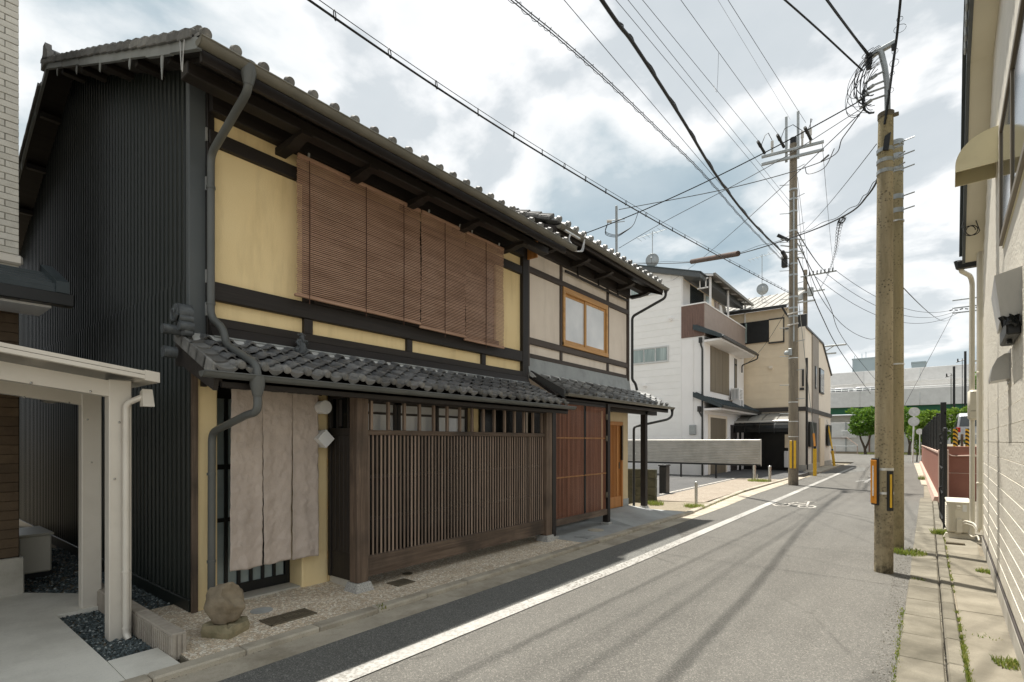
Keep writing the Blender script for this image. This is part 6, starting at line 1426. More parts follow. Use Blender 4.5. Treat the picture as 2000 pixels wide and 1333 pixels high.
for x0, x1, zt_, yy, lab in ((-11.2, -4.4, 18.7, 130, 'blue-grey block rising behind the elevated road on the left'), (-1.3, .9, 17.1, 130, 'small grey rooftop block behind the elevated road')):
    t = thing('far_building', lab, 'building', ((x0+x1)/2, yy, 0))
    m = MB(); m.box(x0, x1, yy, yy+8, 0, zt_); part('wall', m, BLUEW, t)
    m = MB(); m.box(x0-.1, x1+.1, yy-.1, yy+8.1, zt_, zt_+.25); part('parapet', m, BLUEW, t)
    if x1-x0 > 4:
        for i, px in enumerate((.3, 1.6, 2.3)):
            m = MB(); m.tube([(x0+px, yy+1, zt_), (x0+px, yy+1, zt_+1.0+i*.3)], .06, 5); part('rooftop_mast', m, BLUEW, t)
HD = thing('hoarding', 'grey panelled fence under the elevated road with a white notice', 'fence', (-8, 79, 0))
x = -30
while x < 3:
    m = MB(); m.box(x, x+2.48, 79, 79.1, .25, 4.0, .02); part('panel', m, GREYW, HD)
    m = MB(); m.box(x+2.40, x+2.56, 78.9, 79.0, 0, 4.05); part('upright', m, BALC if int(x) % 2 else GALV, HD); x += 2.5
m = MB(); m.box(-30, 3, 78.85, 79.2, 0, .26); part('footing', m, SOIL, HD)
NBd = thing('notice_board', 'white notice board on the grey panels left of the round tree', 'sign', (-7.1, 78.8, 2.5))
m = MB(); m.box(-7.95, -6.35, 78.78, 78.84, 2.05, 2.95, .01); part('board', m, WHITEP, NBd)
m = MB()
for k, (a, b) in enumerate(((-7.85, -7.2), (-7.85, -7.0), (-7.85, -7.15), (-7.85, -6.9))): m.box(a, b, 78.765, 78.779, 2.78-k*.17, 2.80-k*.17)
m.box(-6.85, -6.72, 78.765, 78.779, 2.45, 2.62)
part('print_lines', m, INK, NBd)
RL = thing('pipe_rail', 'pale pipe guard rail in front of the grey panels', 'railing', (-8, 78, 0))
for x in (-11, -8.6, -6.2): m = MB(); m.tube([(x, 78, 0), (x, 78, 1.0)], .05, 8); part('post', m, PINKCAP, RL)
m = MB(); m.tube([(-12, 78, .95), (-6.1, 78, .95)], .045, 8); part('rail', m, GALV, RL)
m = MB(); m.tube([(-6.15, 78.2, 1.05), (-7.4, 78.5, 2.1)], .04, 6); part('brace', m, PINKCAP, RL)
m = MB(); m.box(-12, -7.4, 78.6, 78.66, 1.95, 2.05); part('upper_rail', m, BALC, RL)

# ------------------------------------------------------------------ foliage
def crown(clumps, n, s, seed):
    rn = random.Random(seed); vs = []; fs = []
    tot = sum(c[3]*c[4]*c[5] for c in clumps)
    for (cx, cy, cz, ax, ay, az) in clumps:
        for _ in range(int(n*ax*ay*az/tot)):
            while True:
                d = Vector((rn.uniform(-1, 1), rn.uniform(-1, 1), rn.uniform(-1, 1)))
                if .25 < d.length < 1: break
            d = d*(d.length**-.45)
            q = 1+.35*mnoise.noise(Vector((d.x*2.2+cx, d.y*2.2+cy, d.z*2.2+cz)))
            p = Vector((cx+d.x*ax*q, cy+d.y*ay*q, cz+d.z*az*q))
            u = Vector((rn.gauss(0, 1), rn.gauss(0, 1), rn.gauss(0, .6))).normalized(); w = u.orthogonal().normalized()
            w = (w*math.cos(rn.uniform(0, 6.3))+u.cross(w)*math.sin(rn.uniform(0, 6.3))).normalized(); k = s*rn.uniform(.6, 1.3)
            o = len(vs); vs += [tuple(p-u*k), tuple(p+w*k*.45), tuple(p+u*k), tuple(p-w*k*.45)]; fs.append((o, o+1, o+2, o+3))
    m = MB(); m.add(vs, fs); return m
def tree(label, x, y, trunk, clumps, n, s, seed, mt):
    t = thing('street_tree', label, 'tree', (x, y, 0))
    part('crown', crown(clumps, n, s, seed), mt, t)
    m = MB()
    for pts, r0, r1 in trunk: m.tube(pts, [r0+(r1-r0)*i/(len(pts)-1) for i in range(len(pts))], 8)
    part('trunk', m, BARK, t, smooth=60); return t
tree('round-crowned green tree standing left of the near utility poles under the elevated road', -5.2, 76,
     [([(-5.2, 76, 0), (-5.3, 76, .8), (-5.7, 76, 1.9), (-5.9, 76, 3.2)], .16, .07), ([(-5.2, 76, .7), (-4.9, 76, 1.6), (-4.5, 76.1, 3.0)], .12, .06)],
     [(-5.3, 76, 4.0, 1.5, 1.4, 1.25), (-6.2, 76, 3.2, .8, .9, .8), (-4.4, 76, 3.3, .9, .9, .9), (-6.5, 76, 5.3, .7, .7, .45), (-5.0, 76, 5.2, .8, .8, .6), (-5.4, 75.6, 2.8, 1.1, .8, .6)], 5200, .15, 1, LEAF)
tree('shady green tree just right of the near utility poles behind the round signs', -1.0, 76,
     [([(-1, 76, 0), (-.95, 76, 1.2), (-1.2, 76, 2.6)], .15, .07), ([(-1, 76, .9), (-.6, 76, 2.4)], .1, .05)],
     [(-1.2, 76, 4.3, 1.5, 1.3, 1.3), (.3, 76, 4.0, 1.2, 1.2, 1.0), (-.4, 76, 3.0, 1.3, 1.0, .8)], 4200, .15, 2, LEAF)
def bush(label, clumps, n, s, seed, mt, loc):
    t = thing('bush', label, 'shrub', loc); part('foliage', crown(clumps, n, s, seed), mt, t)
    m = MB()
    for c in clumps: m.tube([(c[0], c[1], loc[2]), (c[0]+.1, c[1], c[2])], [.05, .02], 6)
    part('stem', m, BARK, t)
bush('bright yellow-green hedge behind the black louvre fence, beside the round signs', [(.4, 51, 3.2, .8, .6, .8), (1.0, 51, 3.3, .7, .6, .7), (-.2, 51, 2.4, .6, .6, .9), (.1, 50.8, 1.4, .5, .5, .9)], 3000, .11, 5, LEAFY, (.3, 51, .0))
bush('bright yellow-green hedge around the black poles behind the silver van', [(1.9, 52, 3.4, .9, .6, .8), (2.8, 52, 3.5, .8, .6, .7), (2.3, 51.5, 2.4, 1.3, .5, .8), (3.6, 52, 3.0, .8, .6, .9)], 4200, .11, 6, LEAFY, (2.4, 52, 1.4))
bush('tall green shrub far behind the cream downspout', [(4.4, 62, 6.8, .8, .8, 1.4), (4.8, 62, 4.5, 1.0, .8, 1.8)], 2500, .14, 7, LEAF, (4.5, 62, 1.4))
# low planting
rnq = random.Random(3)
def tuft(label, x, y, z, n, h, sp, seed, name='weed_tuft', kind=None, cat='weeds'):
    rn = random.Random(seed); m = MB()
    for _ in range(n):
        a = rn.uniform(0, 6.3); r = sp*rn.random()**.6; bx_, by_ = x+r*math.cos(a), y+r*math.sin(a); hh = h*rn.uniform(.4, 1.1); la = rn.uniform(0, 6.3); le = hh*rn.uniform(.2, .9); w = rn.uniform(.0025, .006)
        dx, dy = math.cos(la), math.sin(la)
        m.add([(bx_-dy*w, by_+dx*w, z), (bx_+dy*w, by_-dx*w, z), (bx_+dx*le*.5+dy*w*.8, by_+dy*le*.5-dx*w*.8, z+hh*.65), (bx_+dx*le*.5-dy*w*.8, by_+dy*le*.5+dx*w*.8, z+hh*.65), (bx_+dx*le, by_+dy*le, z+hh)], [(0, 1, 2, 3), (3, 2, 4)])
    return single(name, m, GRASS, label, cat, (x, y, z))
tuft('bright grass tuft at the foot of the second concrete pole on the right', -.12, 9.25, .0, 420, .075, .20, 1)
tuft('spreading weeds against the base of the cream siding', .63, 8.35, .02, 200, .06, .10, 2)
tuft('leafy weed at the bottom right corner by the cream siding', .50, 5.0, .02, 260, .06, .10, 3)
tuft('trailing dry-stemmed weed on the apron slab', .36, 5.6, .02, 40, .03, .14, 4)
tuft('grass clump at the foot of the nearest bollard', -4.22, 12.35, .02, 420, .10, .24, 5)
tuft('weeds below the mossy block wall', -5.2, 12.2, .02, 420, .13, .28, 6)
tuft('grass patch around the farther bollard', -4.9, 21.7, .03, 700, .12, .42, 7)
tuft('small weed in the gutter joint near the access cover', -3.97, 3.05, .03, 45, .04, .05, 8)
tuft('grass sprig beside the pale plinth of the terracotta wall', .05, 27.0, .02, 120, .22, .12, 9)
tuft('grass clump in the gutter beside the ivory outdoor unit', .26, 11.4, .02, 260, .10, .11, 10)
tuft('tiny grass sprig between the gutter slabs near the front pole', -.02, 7.55, .0, 60, .035, .07, 12)
def moss(name, n, f, seed, h):
    rn = random.Random(seed); m = MB()
    for _ in range(n):
        x, y, z = f(rn); hh = h*rn.uniform(.3, 1.2); a = rn.uniform(0, 6.3); w = rn.uniform(.002, .006); le = rn.uniform(0, hh)
        dx, dy = math.cos(a), math.sin(a); m.add([(x-dy*w, y+dx*w, z), (x+dy*w, y-dx*w, z), (x+dx*le, y+dy*le, z+hh)], [(0, 1, 2)])
    me = m.mesh(name); me.materials.append(GRASS); o = _new(name, me); o['kind'] = 'stuff'
def f1(rn):
    y = rn.choice((rn.uniform(3.6, 5.6), rn.uniform(5.2, 6.3), rn.uniform(7.0, 11.8), rn.uniform(3.6, 5.3))); 
    if math.sin(y*9)+math.sin(y*23+1) < -.2: y = rn.uniform(3.6, 5.4)
    return (rx(.255, y)+rn.gauss(0, .008), y, .02)
moss('joint_weeds', 2600, f1, 1, .028)
moss('joint_weeds', 500, lambda rn: (rx(-.135, 5)+rn.gauss(0, .012), rn.uniform(3.8, 6.2), 0), 2, .02)
moss('kerb_weeds', 900, lambda rn: (lambda y: (-3.97-max(0, (y-11.4))*.07+rn.gauss(0, .03), y, .01))(rn.uniform(12.2, 18.5)), 3, .05)
moss('verge_grass', 2500, lambda rn: (rn.uniform(-6, .5), 77.6+rn.gauss(0, .3), .0), 4, .3)
# loose grit along the right gutter and road edge
stones('grit', lambda x, y: True, (-.26, -.10, 3.2, 9.0), 900, .0, .003, .008, DEBRIS)
stones('grit', lambda x, y: True, (.125, .16, 3.2, 12), 900, -.012, .003, .008, DEBRIS)
stones('grit', lambda x, y: True, (-3.965, -3.925, 1.0, 11.2), 1100, .004, .003, .008, DEBRIS)
# round signs seen from behind
SG = thing('road_sign', 'two round road signs on a leaning white post seen from behind', 'sign', (-.44, 47.5, 0))
m = MB(); m.tube([(-.44, 47.5, 0), (-.33, 47.5, 4.0)], .05, 10); part('post', m, WHITEP, SG, smooth=40)
for x, z in ((-.33, 3.72), (-.36, 3.02)): m = MB(); m.cyl((x, 47.42, z), (x, 47.40, z), .33, n=28); part('disc', m, PLANEGREY, SG, smooth=30)
SG2 = thing('small_sign', 'small round white sign on a short post behind the black louvre fence', 'sign', (-.02, 48.2, 0))
m = MB(); m.tube([(-.02, 48.2, 0), (-.02, 48.2, 2.2)], .03, 8); part('post', m, WHITEP, SG2); m = MB(); m.cyl((-.02, 48.16, 2.3), (-.02, 48.14, 2.3), .22, n=24); part('disc', m, WHITEP, SG2, smooth=30)

# ================================================================== POLES
UP = thing('utility_pole', 'pitted thick concrete pole in front at the right, with orange and yellow guards', 'utility pole', (-.35, 7.78, 0))
m = MB(); m.tube([(-.35, 7.78, -.05), (-.345, 7.78, 2.8), (-.335, 7.78, 5.0)], [.098, .090, .081], 28); part('shaft', m, POLE, UP, smooth=40)
m = MB(); m.tube([(-.335, 7.78, 4.98), (-.328, 7.78, 5.56)], [.081, .077], 28); part('shaft_head', m, POLESTAIN, UP, smooth=40)
m = MB(); m.tube([(-.328, 7.78, 5.54), (-.328, 7.78, 5.60)], .085, 24); m.box(-.255, -.20, 7.76, 7.80, 5.53, 5.57, .006); part('cap_band', m, IRON, UP, smooth=40)
for z in (4.86, 4.99, 5.12): m = MB(); m.tube([(-.335, 7.78, z), (-.335, 7.78, z+.045)], .089, 24); m.box(-.24, -.16, 7.74, 7.77, z+.01, z+.035, .004); m.tube([(-.2, 7.7, z+.02), (-.14, 7.66, z+.03)], .008, 5); part('clamp_band', m, GALV, UP, smooth=40)
m = MB(); m.hexa([(-.355, 7.68, 5.12), (-.30, 7.68, 5.10), (-.30, 7.71, 5.10), (-.355, 7.71, 5.12), (-.335, 7.68, 5.28), (-.275, 7.68, 5.31), (-.275, 7.71, 5.31), (-.335, 7.71, 5.28)]); part('splice_box', m, BLACKM, UP)
m = MB(); pts = []
for i in range(16): a = R(100+i*9); pts.append((-.348+.130*math.cos(a), 7.78+.130*math.sin(a)))
vs = [(x, y, .83) for x, y in pts]+[(x, y, 1.39) for x, y in pts]; n = len(pts)
m.add(vs, [(i, i+1, n+i+1, n+i) for i in range(n-1)]); 
m = MB(); m.M = Matrix.Translation((-.348, 7.78, 0)) @ Matrix.Rotation(R(40), 4, 'Z'); m.box(-.122, -.095, -.055, .055, .82, 1.39, .006); part('guard_back', m, BLACKM, UP)
m = MB(); m.M = Matrix.Translation((-.348, 7.78, 0)) @ Matrix.Rotation(R(40), 4, 'Z'); m.box(-.134, -.123, -.048, .048, .84, 1.37, .004); part('orange_plate', m, ORANGE, UP)
m = MB(); m.M = Matrix.Translation((-.348, 7.78, 0)) @ Matrix.Rotation(R(40), 4, 'Z'); m.box(-.137, -.1345, -.010, .010, .93, 1.30); part('white_stripe', m, WHITEP, UP)
m = MB(); m.M = Matrix.Translation((-.345, 7.78, 0)) @ Matrix.Rotation(R(-52), 4, 'Z'); m.box(.094, .112, -.036, .036, .76, 1.24, .005); part('guard_back', m, BLACKM, UP)
m = MB(); m.M = Matrix.Translation((-.345, 7.78, 0)) @ Matrix.Rotation(R(-52), 4, 'Z'); m.box(.113, .118, -.013, .013, .80, 1.20, .002); part('yellow_plate', m, YELLOW, UP)
for z in (1.245, .955): m = MB(); m.tube([(-.347, 7.78, z), (-.347, 7.78, z+.03)], .099, 24); part('strap', m, ALU, UP, smooth=40)
# steel stub with all its cable gear
m = MB(); m.tube([(-.31, 7.80, 5.4), (-.315, 7.80, 5.95), (-.34, 7.80, 6.18), (-.38, 7.80, 6.40)], .032, 12); part('steel_stub', m, GALV, UP, smooth=50)
m = MB(); m.M = Matrix.Translation((-.385, 7.80, 6.40)) @ Matrix.Rotation(R(-12), 4, 'Y'); m.box(-.10, .16, -.03, .03, -.02, .03, .006); part('top_arm', m, GALV, UP)
m = MB(); m.cyl((-.50, 7.78, 6.27), (-.50, 7.78, 6.40), .038, n=12); m.cyl((-.50, 7.78, 6.22), (-.50, 7.78, 6.27), .03, n=12); part('insulator', m, BLACKM, UP, smooth=40)
m = MB(); m.cyl((-.25, 7.78, 6.34), (-.25, 7.78, 6.40), .025, n=10); part('insulator', m, BLACKM, UP, smooth=40)
for x, y, z in ((-.42, 7.76, 6.10), (-.45, 7.75, 5.98), (-.50, 7.74, 5.90), (-.47, 7.74, 5.80)):
    m = MB(); m.tube([(-.33, 7.79, z+.03), (x, y, z)], .012, 6); m.tube([(x, y, z), (x-.05, y-.01, z-.03)], .022, 8); m.tube([(x-.05, y-.01, z-.03), (x-.12, y-.02, z-.07)], .013, 8); part('cable_grip', m, GALV, UP, smooth=40)
rn = random.Random(21)
m = MB()
for k in range(17):
    x0, z0 = -.40+rn.uniform(-.08, .04), 6.28+rn.uniform(-.12, .10); x1, z1 = -.58+rn.uniform(-.06, .16), 5.70+rn.uniform(-.06, .22); b = rn.uniform(.10, .34); yy = 7.72+rn.uniform(-.05, .05)
    P0, P1 = Vector((x0, yy, z0)), Vector((x1, yy, z1)); C0 = Vector((x0-b, yy-.05, z0-.10)); C1 = Vector((x1-b*.8, yy, z1-.02))
    m.tube([P0*(1-t)**3+C0*3*t*(1-t)**2+C1*3*t*t*(1-t)+P1*t**3 for t in [i/14 for i in range(15)]], rn.choice((.003, .004, .005)), 5)
for k in range(5):
    cx, cz = -.52+rn.uniform(-.05, .05), 6.42+rn.uniform(-.05, .05)
    m.tube([(cx+.05+.06*math.cos(t)*1.2, 7.74+k*.01, cz-.04+.03*math.sin(t)+.03*math.cos(t)) for t in [i*.4 for i in range(2, 12)]], .004, 5)
for x0, y0, z0, s in ((-.29, 7.67, 5.80, .03), (-.275, 7.68, 6.0, .025), (-.265, 7.68, 6.12, .045), (-.25, 7.67, 6.25, .03), (-.215, 7.55, 6.42, .06), (-.20, 7.5, 6.5, .03), (-.15, 6.95, 6.66, .035)):
    q = rn.uniform(.6, 1.2); m.tube([(x0+s*.5+s*math.cos(t), y0, z0+s*q*math.sin(t)) for t in [.3+i*.55 for i in range(12)]], .0028, 4)
part('cable_loops', m, CABLE, UP, smooth=60, kind='stuff')
m = MB(); m.tube([(-.55, 7.73, 5.95), (-.555, 7.73, 5.80), (-.54, 7.73, 5.70)], .016, 8); m.tube([(-.54, 7.73, 5.70), (-.49, 7.73, 5.64), (-.44, 7.73, 5.63)], .011, 6); part('closure', m, BLACKM, UP, smooth=50)
UB = thing('utility_pole', 'slimmer olive concrete pole standing behind the thick pitted pole', 'utility pole', (-.27, 9.5, 0))
m = MB(); m.tube([(-.275, 9.5, -.05), (-.272, 9.5, 3), (-.272, 9.5, 6.0)], [.092, .086, .078], 26); part('shaft', m, POLESTAIN, UB, smooth=40)
for z in (5.95, 5.75, 5.55, 5.15, 4.95): m = MB(); m.tube([(-.272, 9.5, z), (-.272, 9.5, z+.07)], .086, 22); m.tube([(-.19, 9.46, z+.03), (-.06, 9.44, z+.04)], .010, 5); part('clamp_band', m, GALV, UB, smooth=40)
for z in (4.82, 2.72): m = MB(); m.tube([(-.272, 9.5, z), (-.272, 9.5, z+.02)], .094, 22); part('wire_tie', m, ALU, UB, smooth=40)
U2 = thing('utility_pole', 'tall concrete pole with steel crossarm at the left of the street', 'utility pole', (-3.62, 21.1, 0))
m = MB(); m.tube([(-3.62, 21.1, -.05), (-3.62, 21.1, 6), (-3.62, 21.1, 12.4)], [.168, .15, .12], 26); part('shaft', m, POLE2, U2, smooth=40)
for dz in (0, -.28):
    m = MB(); m.M = Matrix.Translation((-3.62, 21.1-.2, 12.12+dz)) @ Matrix.Rotation(R(8), 4, 'Z'); m.box(-1.0, .98, -.04, .04, -.045, .045, .004); part('crossarm', m, GALV, U2)
for x, z1 in ((-3.82, 13.4), (-3.44, 13.45)): m = MB(); m.box(x-.04, x+.04, 20.92, 20.98, 11.75, z1, .004); part('upright', m, GALV, U2)
m = MB(); m.tube([(-3.62, 21.1, 12.35), (-3.62, 21.1, 12.62)], .11, 14); part('cap', m, BLACKM, U2, smooth=40)
for x, y in ((-4.5, 20.75), (-3.86, 20.75), (-3.02, 20.85)):
    m = MB(); m.tube([(x, y, 12.22), (x-.06, y-.35, 12.34)], [.05, .045], 10); m.tube([(x-.06, y-.35, 12.34), (x-.10, y-.6, 12.42)], [.06, .05], 10); part('strain_insulator', m, BLACKM, U2, smooth=40)
for x in (-4.28, -3.30, -3.05): m = MB(); m.tube([(x, 20.9, 12.15), (x, 20.9, 12.42)], .035, 8); m.tube([(x, 20.9, 12.42), (x, 20.9, 12.65)], .05, 10); part('pin_insulator', m, PORC, U2, smooth=40)
m = MB()
for x0, x1 in ((-4.5, -4.28), (-3.86, -3.30), (-3.0, -3.05)): m.tube([(x0-.05, 20.5, 12.45), (x0+.05, 20.6, 12.8), ((x0+x1)/2, 20.8, 12.95), (x1, 20.9, 12.68)], .012, 5)
part('jumper', m, CABLE, U2, smooth=60)
for i, z in enumerate((10.7, 10.35, 9.9, 9.2, 8.9, 8.5, 8.0, 7.6, 6.8, 6.4, 6.1, 4.6, 3.0, 2.3, 1.75)):
    rr = .168-.048*z/12.4+.010; m = MB(); m.tube([(-3.62, 21.1, z), (-3.62, 21.1, z+(.03 if z < 5 else .06))], rr, 20); part('band', m, GALV if z > 5 else ALU, U2, smooth=40)
for k in range(18): z = 2.6+k*.52; s = 1 if k % 2 else -1; m = MB(); m.tube([(-3.62+s*.12, 21.0, z), (-3.62+s*.40, 20.85, z)], .012, 5); part('step_bolt', m, GALV, U2)
for x in (-3.66, -3.53): m = MB(); m.box(x-.045, x+.03, 20.895, 20.93, .62, 1.62, .006); part('yellow_guard', m, YELLOW, U2)
m = MB(); m.tube([(-3.58, 20.95, 5.2), (-3.58, 20.95, 10.6)], .025, 8); part('riser_pipe', m, GALV, U2, smooth=40)
m = MB(); m.box(-3.98, -3.80, 20.9, 21.1, 7.95, 8.35, .02); m.tube([(-3.75, 21, 8.9), (-4.1, 20.9, 9.15)], .06, 8); part('terminal_box', m, BLACKM, U2)
m = MB(); m.box(-3.75, -3.63, 20.88, 20.94, 4.70, 4.95, .01); m.ball((-3.80, 20.9, 4.8), .09, nu=8, nv=6); part('lamp', m, GALV, U2)
for k in range(4):
    z = 8.9-k*.22; m = MB(); m.tube([(-3.74, 21, z), (-3.98, 20.8, z+.03)], .022, 6); m.tube([(-3.5, 21, z), (-3.3, 21.3, z)], .022, 6); part('bracket', m, GALV, U2)
for k in range(2):
    z = 6.2-k*.4; m = MB(); m.tube([(-3.78, 20.95, z), (-3.42, 20.85, z+.02)], .03, 8); part('insulator_bar', m, PORC, U2)
U3 = thing('utility_pole', 'distant pole with crossarms half hidden behind the cream house', 'utility pole', (-6.9, 45, 0))
m = MB(); m.tube([(-6.9, 45, 0), (-6.9, 45, 14.7)], [.2, .14], 14); part('shaft', m, POLE2, U3, smooth=40)
for z, xa, xb in ((14.15, -7.2, -4.85), (12.2, -7.6, -6.2), (12.9, -7.2, -5.6)): m = MB(); m.box(xa, xb, 44.82, 44.92, z, z+.11, .01); part('crossarm', m, GALV, U3)
m = MB()
for k in range(7): m.tube([(-6.6+k*.25, 44.8, 14.2), (-6.55+k*.25, 44.6, 14.4)], .04, 6)
part('insulators', m, BLACKM, U3, kind='stuff')
m = MB(); m.cyl((-7.25, 44.7, 12.4), (-7.25, 44.7, 13.3), .25, n=14); m.cyl((-6.5, 44.7, 12.6), (-6.5, 44.7, 13.2), .2, n=12); part('transformer', m, GALV, U3, smooth=40)
for z in (8.0, 7.5): pass
CA = thing('crossarm_bracket', 'steel wire brackets reaching out from behind the cream house gable', 'bracket', (-5, 42.5, 8))
m = MB(); m.box(-5.6, -4.0, 42.4, 42.5, 8.25, 8.36, .01); m.box(-5.6, -4.6, 42.4, 42.5, 7.72, 7.82, .01); m.tube([(-5.5, 42.45, 7.8), (-4.7, 42.45, 8.3)], .03, 6); part('arm', m, GALV, CA)
m = MB(); m.tube([(-5.6, 42.45, 0), (-5.6, 42.45, 8.6)], .12, 12); part('pole', m, POLE2, CA, smooth=40)
for x, z1, y, lab in ((2.35, 8.2, 60, 'shorter of the two thin black poles behind the silver van'), (3.1, 9.45, 60, 'taller thin black pole next to the cream downspout')):
    t = thing('black_pole', lab, 'pole', (x, y, 1.2)); m = MB(); m.tube([(x, y, 1.0), (x, y, z1)], .09, 10); part('shaft', m, BLACKM, t, smooth=40)
    m = MB(); m.tube([(x-.6, y, z1-.9), (x, y, z1-.7)], .04, 6); m.tube([(x-.5, y, z1-.9), (x-.5, y, z1-.6)], .05, 6); part('fixture', m, BLACKM, t)
    m = MB(); m.tube([(x-.2, y, 1), (x-.2, y, z1-.6)], .025, 6); part('conduit', m, BLACKM, t)
U4 = thing('utility_pole', 'far grey pole with insulators partly behind the cream downspout', 'utility pole', (4.1, 70, 0))
m = MB(); m.tube([(4.05, 70, 0), (4.05, 70, 16.8)], [.2, .13], 12); part('shaft', m, POLE2, U4, smooth=40)
for z in (16.0, 15.2, 14.7): m = MB(); m.box(2.6, 4.9, 69.8, 69.9, z, z+.12, .01); part('crossarm', m, GALV, U4)
m = MB()
for k in range(6): m.tube([(2.6+k*.4, 69.8, 15.1-.1*(k % 2)), (2.4+k*.4, 69.5, 15.0)], .06, 6)
part('insulators', m, BLACKM, U4, kind='stuff')
SGm = thing('stub_pole', 'dark slim light pole far behind the black poles', 'pole', (2.95, 75, 1.2)); m = MB(); m.tube([(2.95, 75, 0), (2.95, 75, 6.5)], .08, 8); part('shaft', m, BLACKM, SGm)

# ================================================================== WIRES
def sagline(a, b, sag, n=28):
    a, b = Vector(a), Vector(b); return [a+(b-a)*(i/n)-Vector((0, 0, sag*4*(i/n)*(1-i/n))) for i in range(n+1)]
def smooth_pl(pts, n=8):
    P = [Vector(p) for p in pts]; P = [P[0]*2-P[1]]+P+[P[-1]*2-P[-2]]; out = []
    for i in range(1, len(P)-2):
        for j in range(n):
            t = j/n; a, b, c, d = P[i-1], P[i], P[i+1], P[i+2]
            out.append(.5*((2*b)+(c-a)*t+(2*a-5*b+4*c-d)*t*t+(3*b-a-3*c+d)*t**3))
    return out+[P[-2]]
def wire(label, pts, r, name='power_line', mt=CABLE, n=5):
    m = MB(); m.tube(pts, r, n); return single(name, m, mt, label, 'wire', tuple(pts[0]), smooth=60)
wire('high thin wire to the left end of the steel crossarm', sagline((-4.82, 1.71, 9.94), (-4.51, 20.4, 12.35), .0), .006)
wire('high thin wire to the middle of the steel crossarm', sagline((-4.21, 3.12, 10.09), (-3.94, 20.2, 12.45), .0), .006)
wire('high thin wire to the right end of the steel crossarm', sagline((-3.58, 4.68, 10.37), (-3.1, 20.3, 12.6), .0), .006)
wire('faintest topmost wire to the steel uprights above the crossarm', sagline((-3.78, 5.75, 10.98), (-3.69, 20.95, 13.25), .0), .0035, mt=CABLEG)
wire('upper of the thin wires meeting the tall pole below its crossarm', sagline((-4.32, -1.69, 8.66), (-3.74, 21.05, 10.35), .0), .005)
wire('thin wire meeting the tall pole just under the upper one', sagline((-4.39, -2.3, 8.42), (-3.74, 21.05, 10.12), .0), .005)
wire('lowest thin straight wire meeting the tall pole at its clamps', sagline((-3.86, -6.15, 7.29), (-3.73, 21.0, 7.99), .0), .005)
def joined(p, q, lab): pass
jl = [(-4.55, 14.9, 11.62), (-4.35, 14.5, 11.1), (-4.2, 14.1, 11.2), (-4.06, 13.7, 11.56)]
wire('slack jumper hanging between two high wires', smooth_pl(jl), .004)
bund = [(-2.55, -4, 6.75), (-2.75, 1.5, 6.68), (-2.9, 5.35, 6.72), (-2.95, 6.35, 6.81), (-3.1, 8.43, 6.95), (-3.3, 11.09, 7.08), (-3.5, 14.78, 7.42), (-3.75, 20.2, 8.18)]
bt = thing('cable_bundle', 'thick black cable bundle running overhead to the terminal box on the tall pole', 'cable', bund[0])
bp = smooth_pl(bund, 12); m = MB(); m.tube(bp, .024, 7); part('cable', m, CABLE, bt, smooth=60)
m = MB(); m.tube([p+Vector((.02*math.cos(i*1.1), 0, .03+.012*math.sin(i*1.1))) for i, p in enumerate(bp)], .008, 5); part('messenger', m, CABLE, bt, smooth=60)
m = MB(); m.tube([(-3.72, 19.8, 8.12), (-3.78, 20.6, 8.18)], .07, 10); part('closure', m, BLACKM, bt, smooth=50)
sw_ = [(-3.1, -3, 5.3), (-3.15, 2, 5.7), (-3.2, 4.1, 6.04), (-3.25, 4.97, 6.24), (-3.3, 6.23, 6.46), (-3.4, 8.31, 6.78), (-3.45, 10.68, 7.04), (-3.55, 14.46, 7.30), (-3.65, 20.86, 7.82)]
st_ = thing('spiral_cable', 'pair of thin wires wrapped by a loose spiral running to the tall pole', 'cable', sw_[0])
spn = smooth_pl(sw_, 40); m = MB(); m.tube(spn[::5], .006, 5); part('messenger', m, CABLE, st_, smooth=60)
m = MB(); m.tube([p+Vector((.0, 0, -.035)) for p in spn[::5]], .006, 5); part('cable', m, CABLE, st_, smooth=60)
m = MB(); m.tube([p+Vector((.03*math.cos(i*.85), 0, -.017+.032*math.sin(i*.85))) for i, p in enumerate(spn)], .0028, 4); part('spiral', m, CABLE, st_, smooth=60)
rg = [(-3.6, -3.5, 4.98), (-3.6, .5, 4.90), (-3.6, 2.1, 4.91), (-3.6, 3.64, 4.97), (-3.6, 5.48, 5.11), (-3.6, 8.46, 5.40), (-3.6, 13.46, 5.97), (-3.69, 21.0, 6.95)]
rt_ = thing('ring_cable', 'cable hung by small rings under a thin wire, crossing in front of the tiled roofs', 'cable', rg[0])
rp = smooth_pl(rg, 14); m = MB(); m.tube(rp, .009, 6); part('cable', m, CABLE, rt_, smooth=60)
m = MB(); m.tube([p+Vector((0, 0, .055)) for p in rp], .0035, 5); part('messenger', m, CABLE, rt_, smooth=60)
rgm = MB(); rgm.tube([(.0, .034*math.cos(t), .034*math.sin(t)) for t in [2*math.pi*i/14 for i in range(14)]], .0045, 5, closed=True); rgme = rgm.mesh('hanger_ring', smooth=60); rgme.materials.append(CABLE)
acc = 0; last = rp[0]
for p in rp[1:]:
    acc += (p-last).length; last = p
    if acc > .50:
        acc = 0; inst('hanger_ring', rgme, rt_, p+Vector((0, 0, .022)), (random.uniform(-.2, .2), 0, random.uniform(.3, .9)))
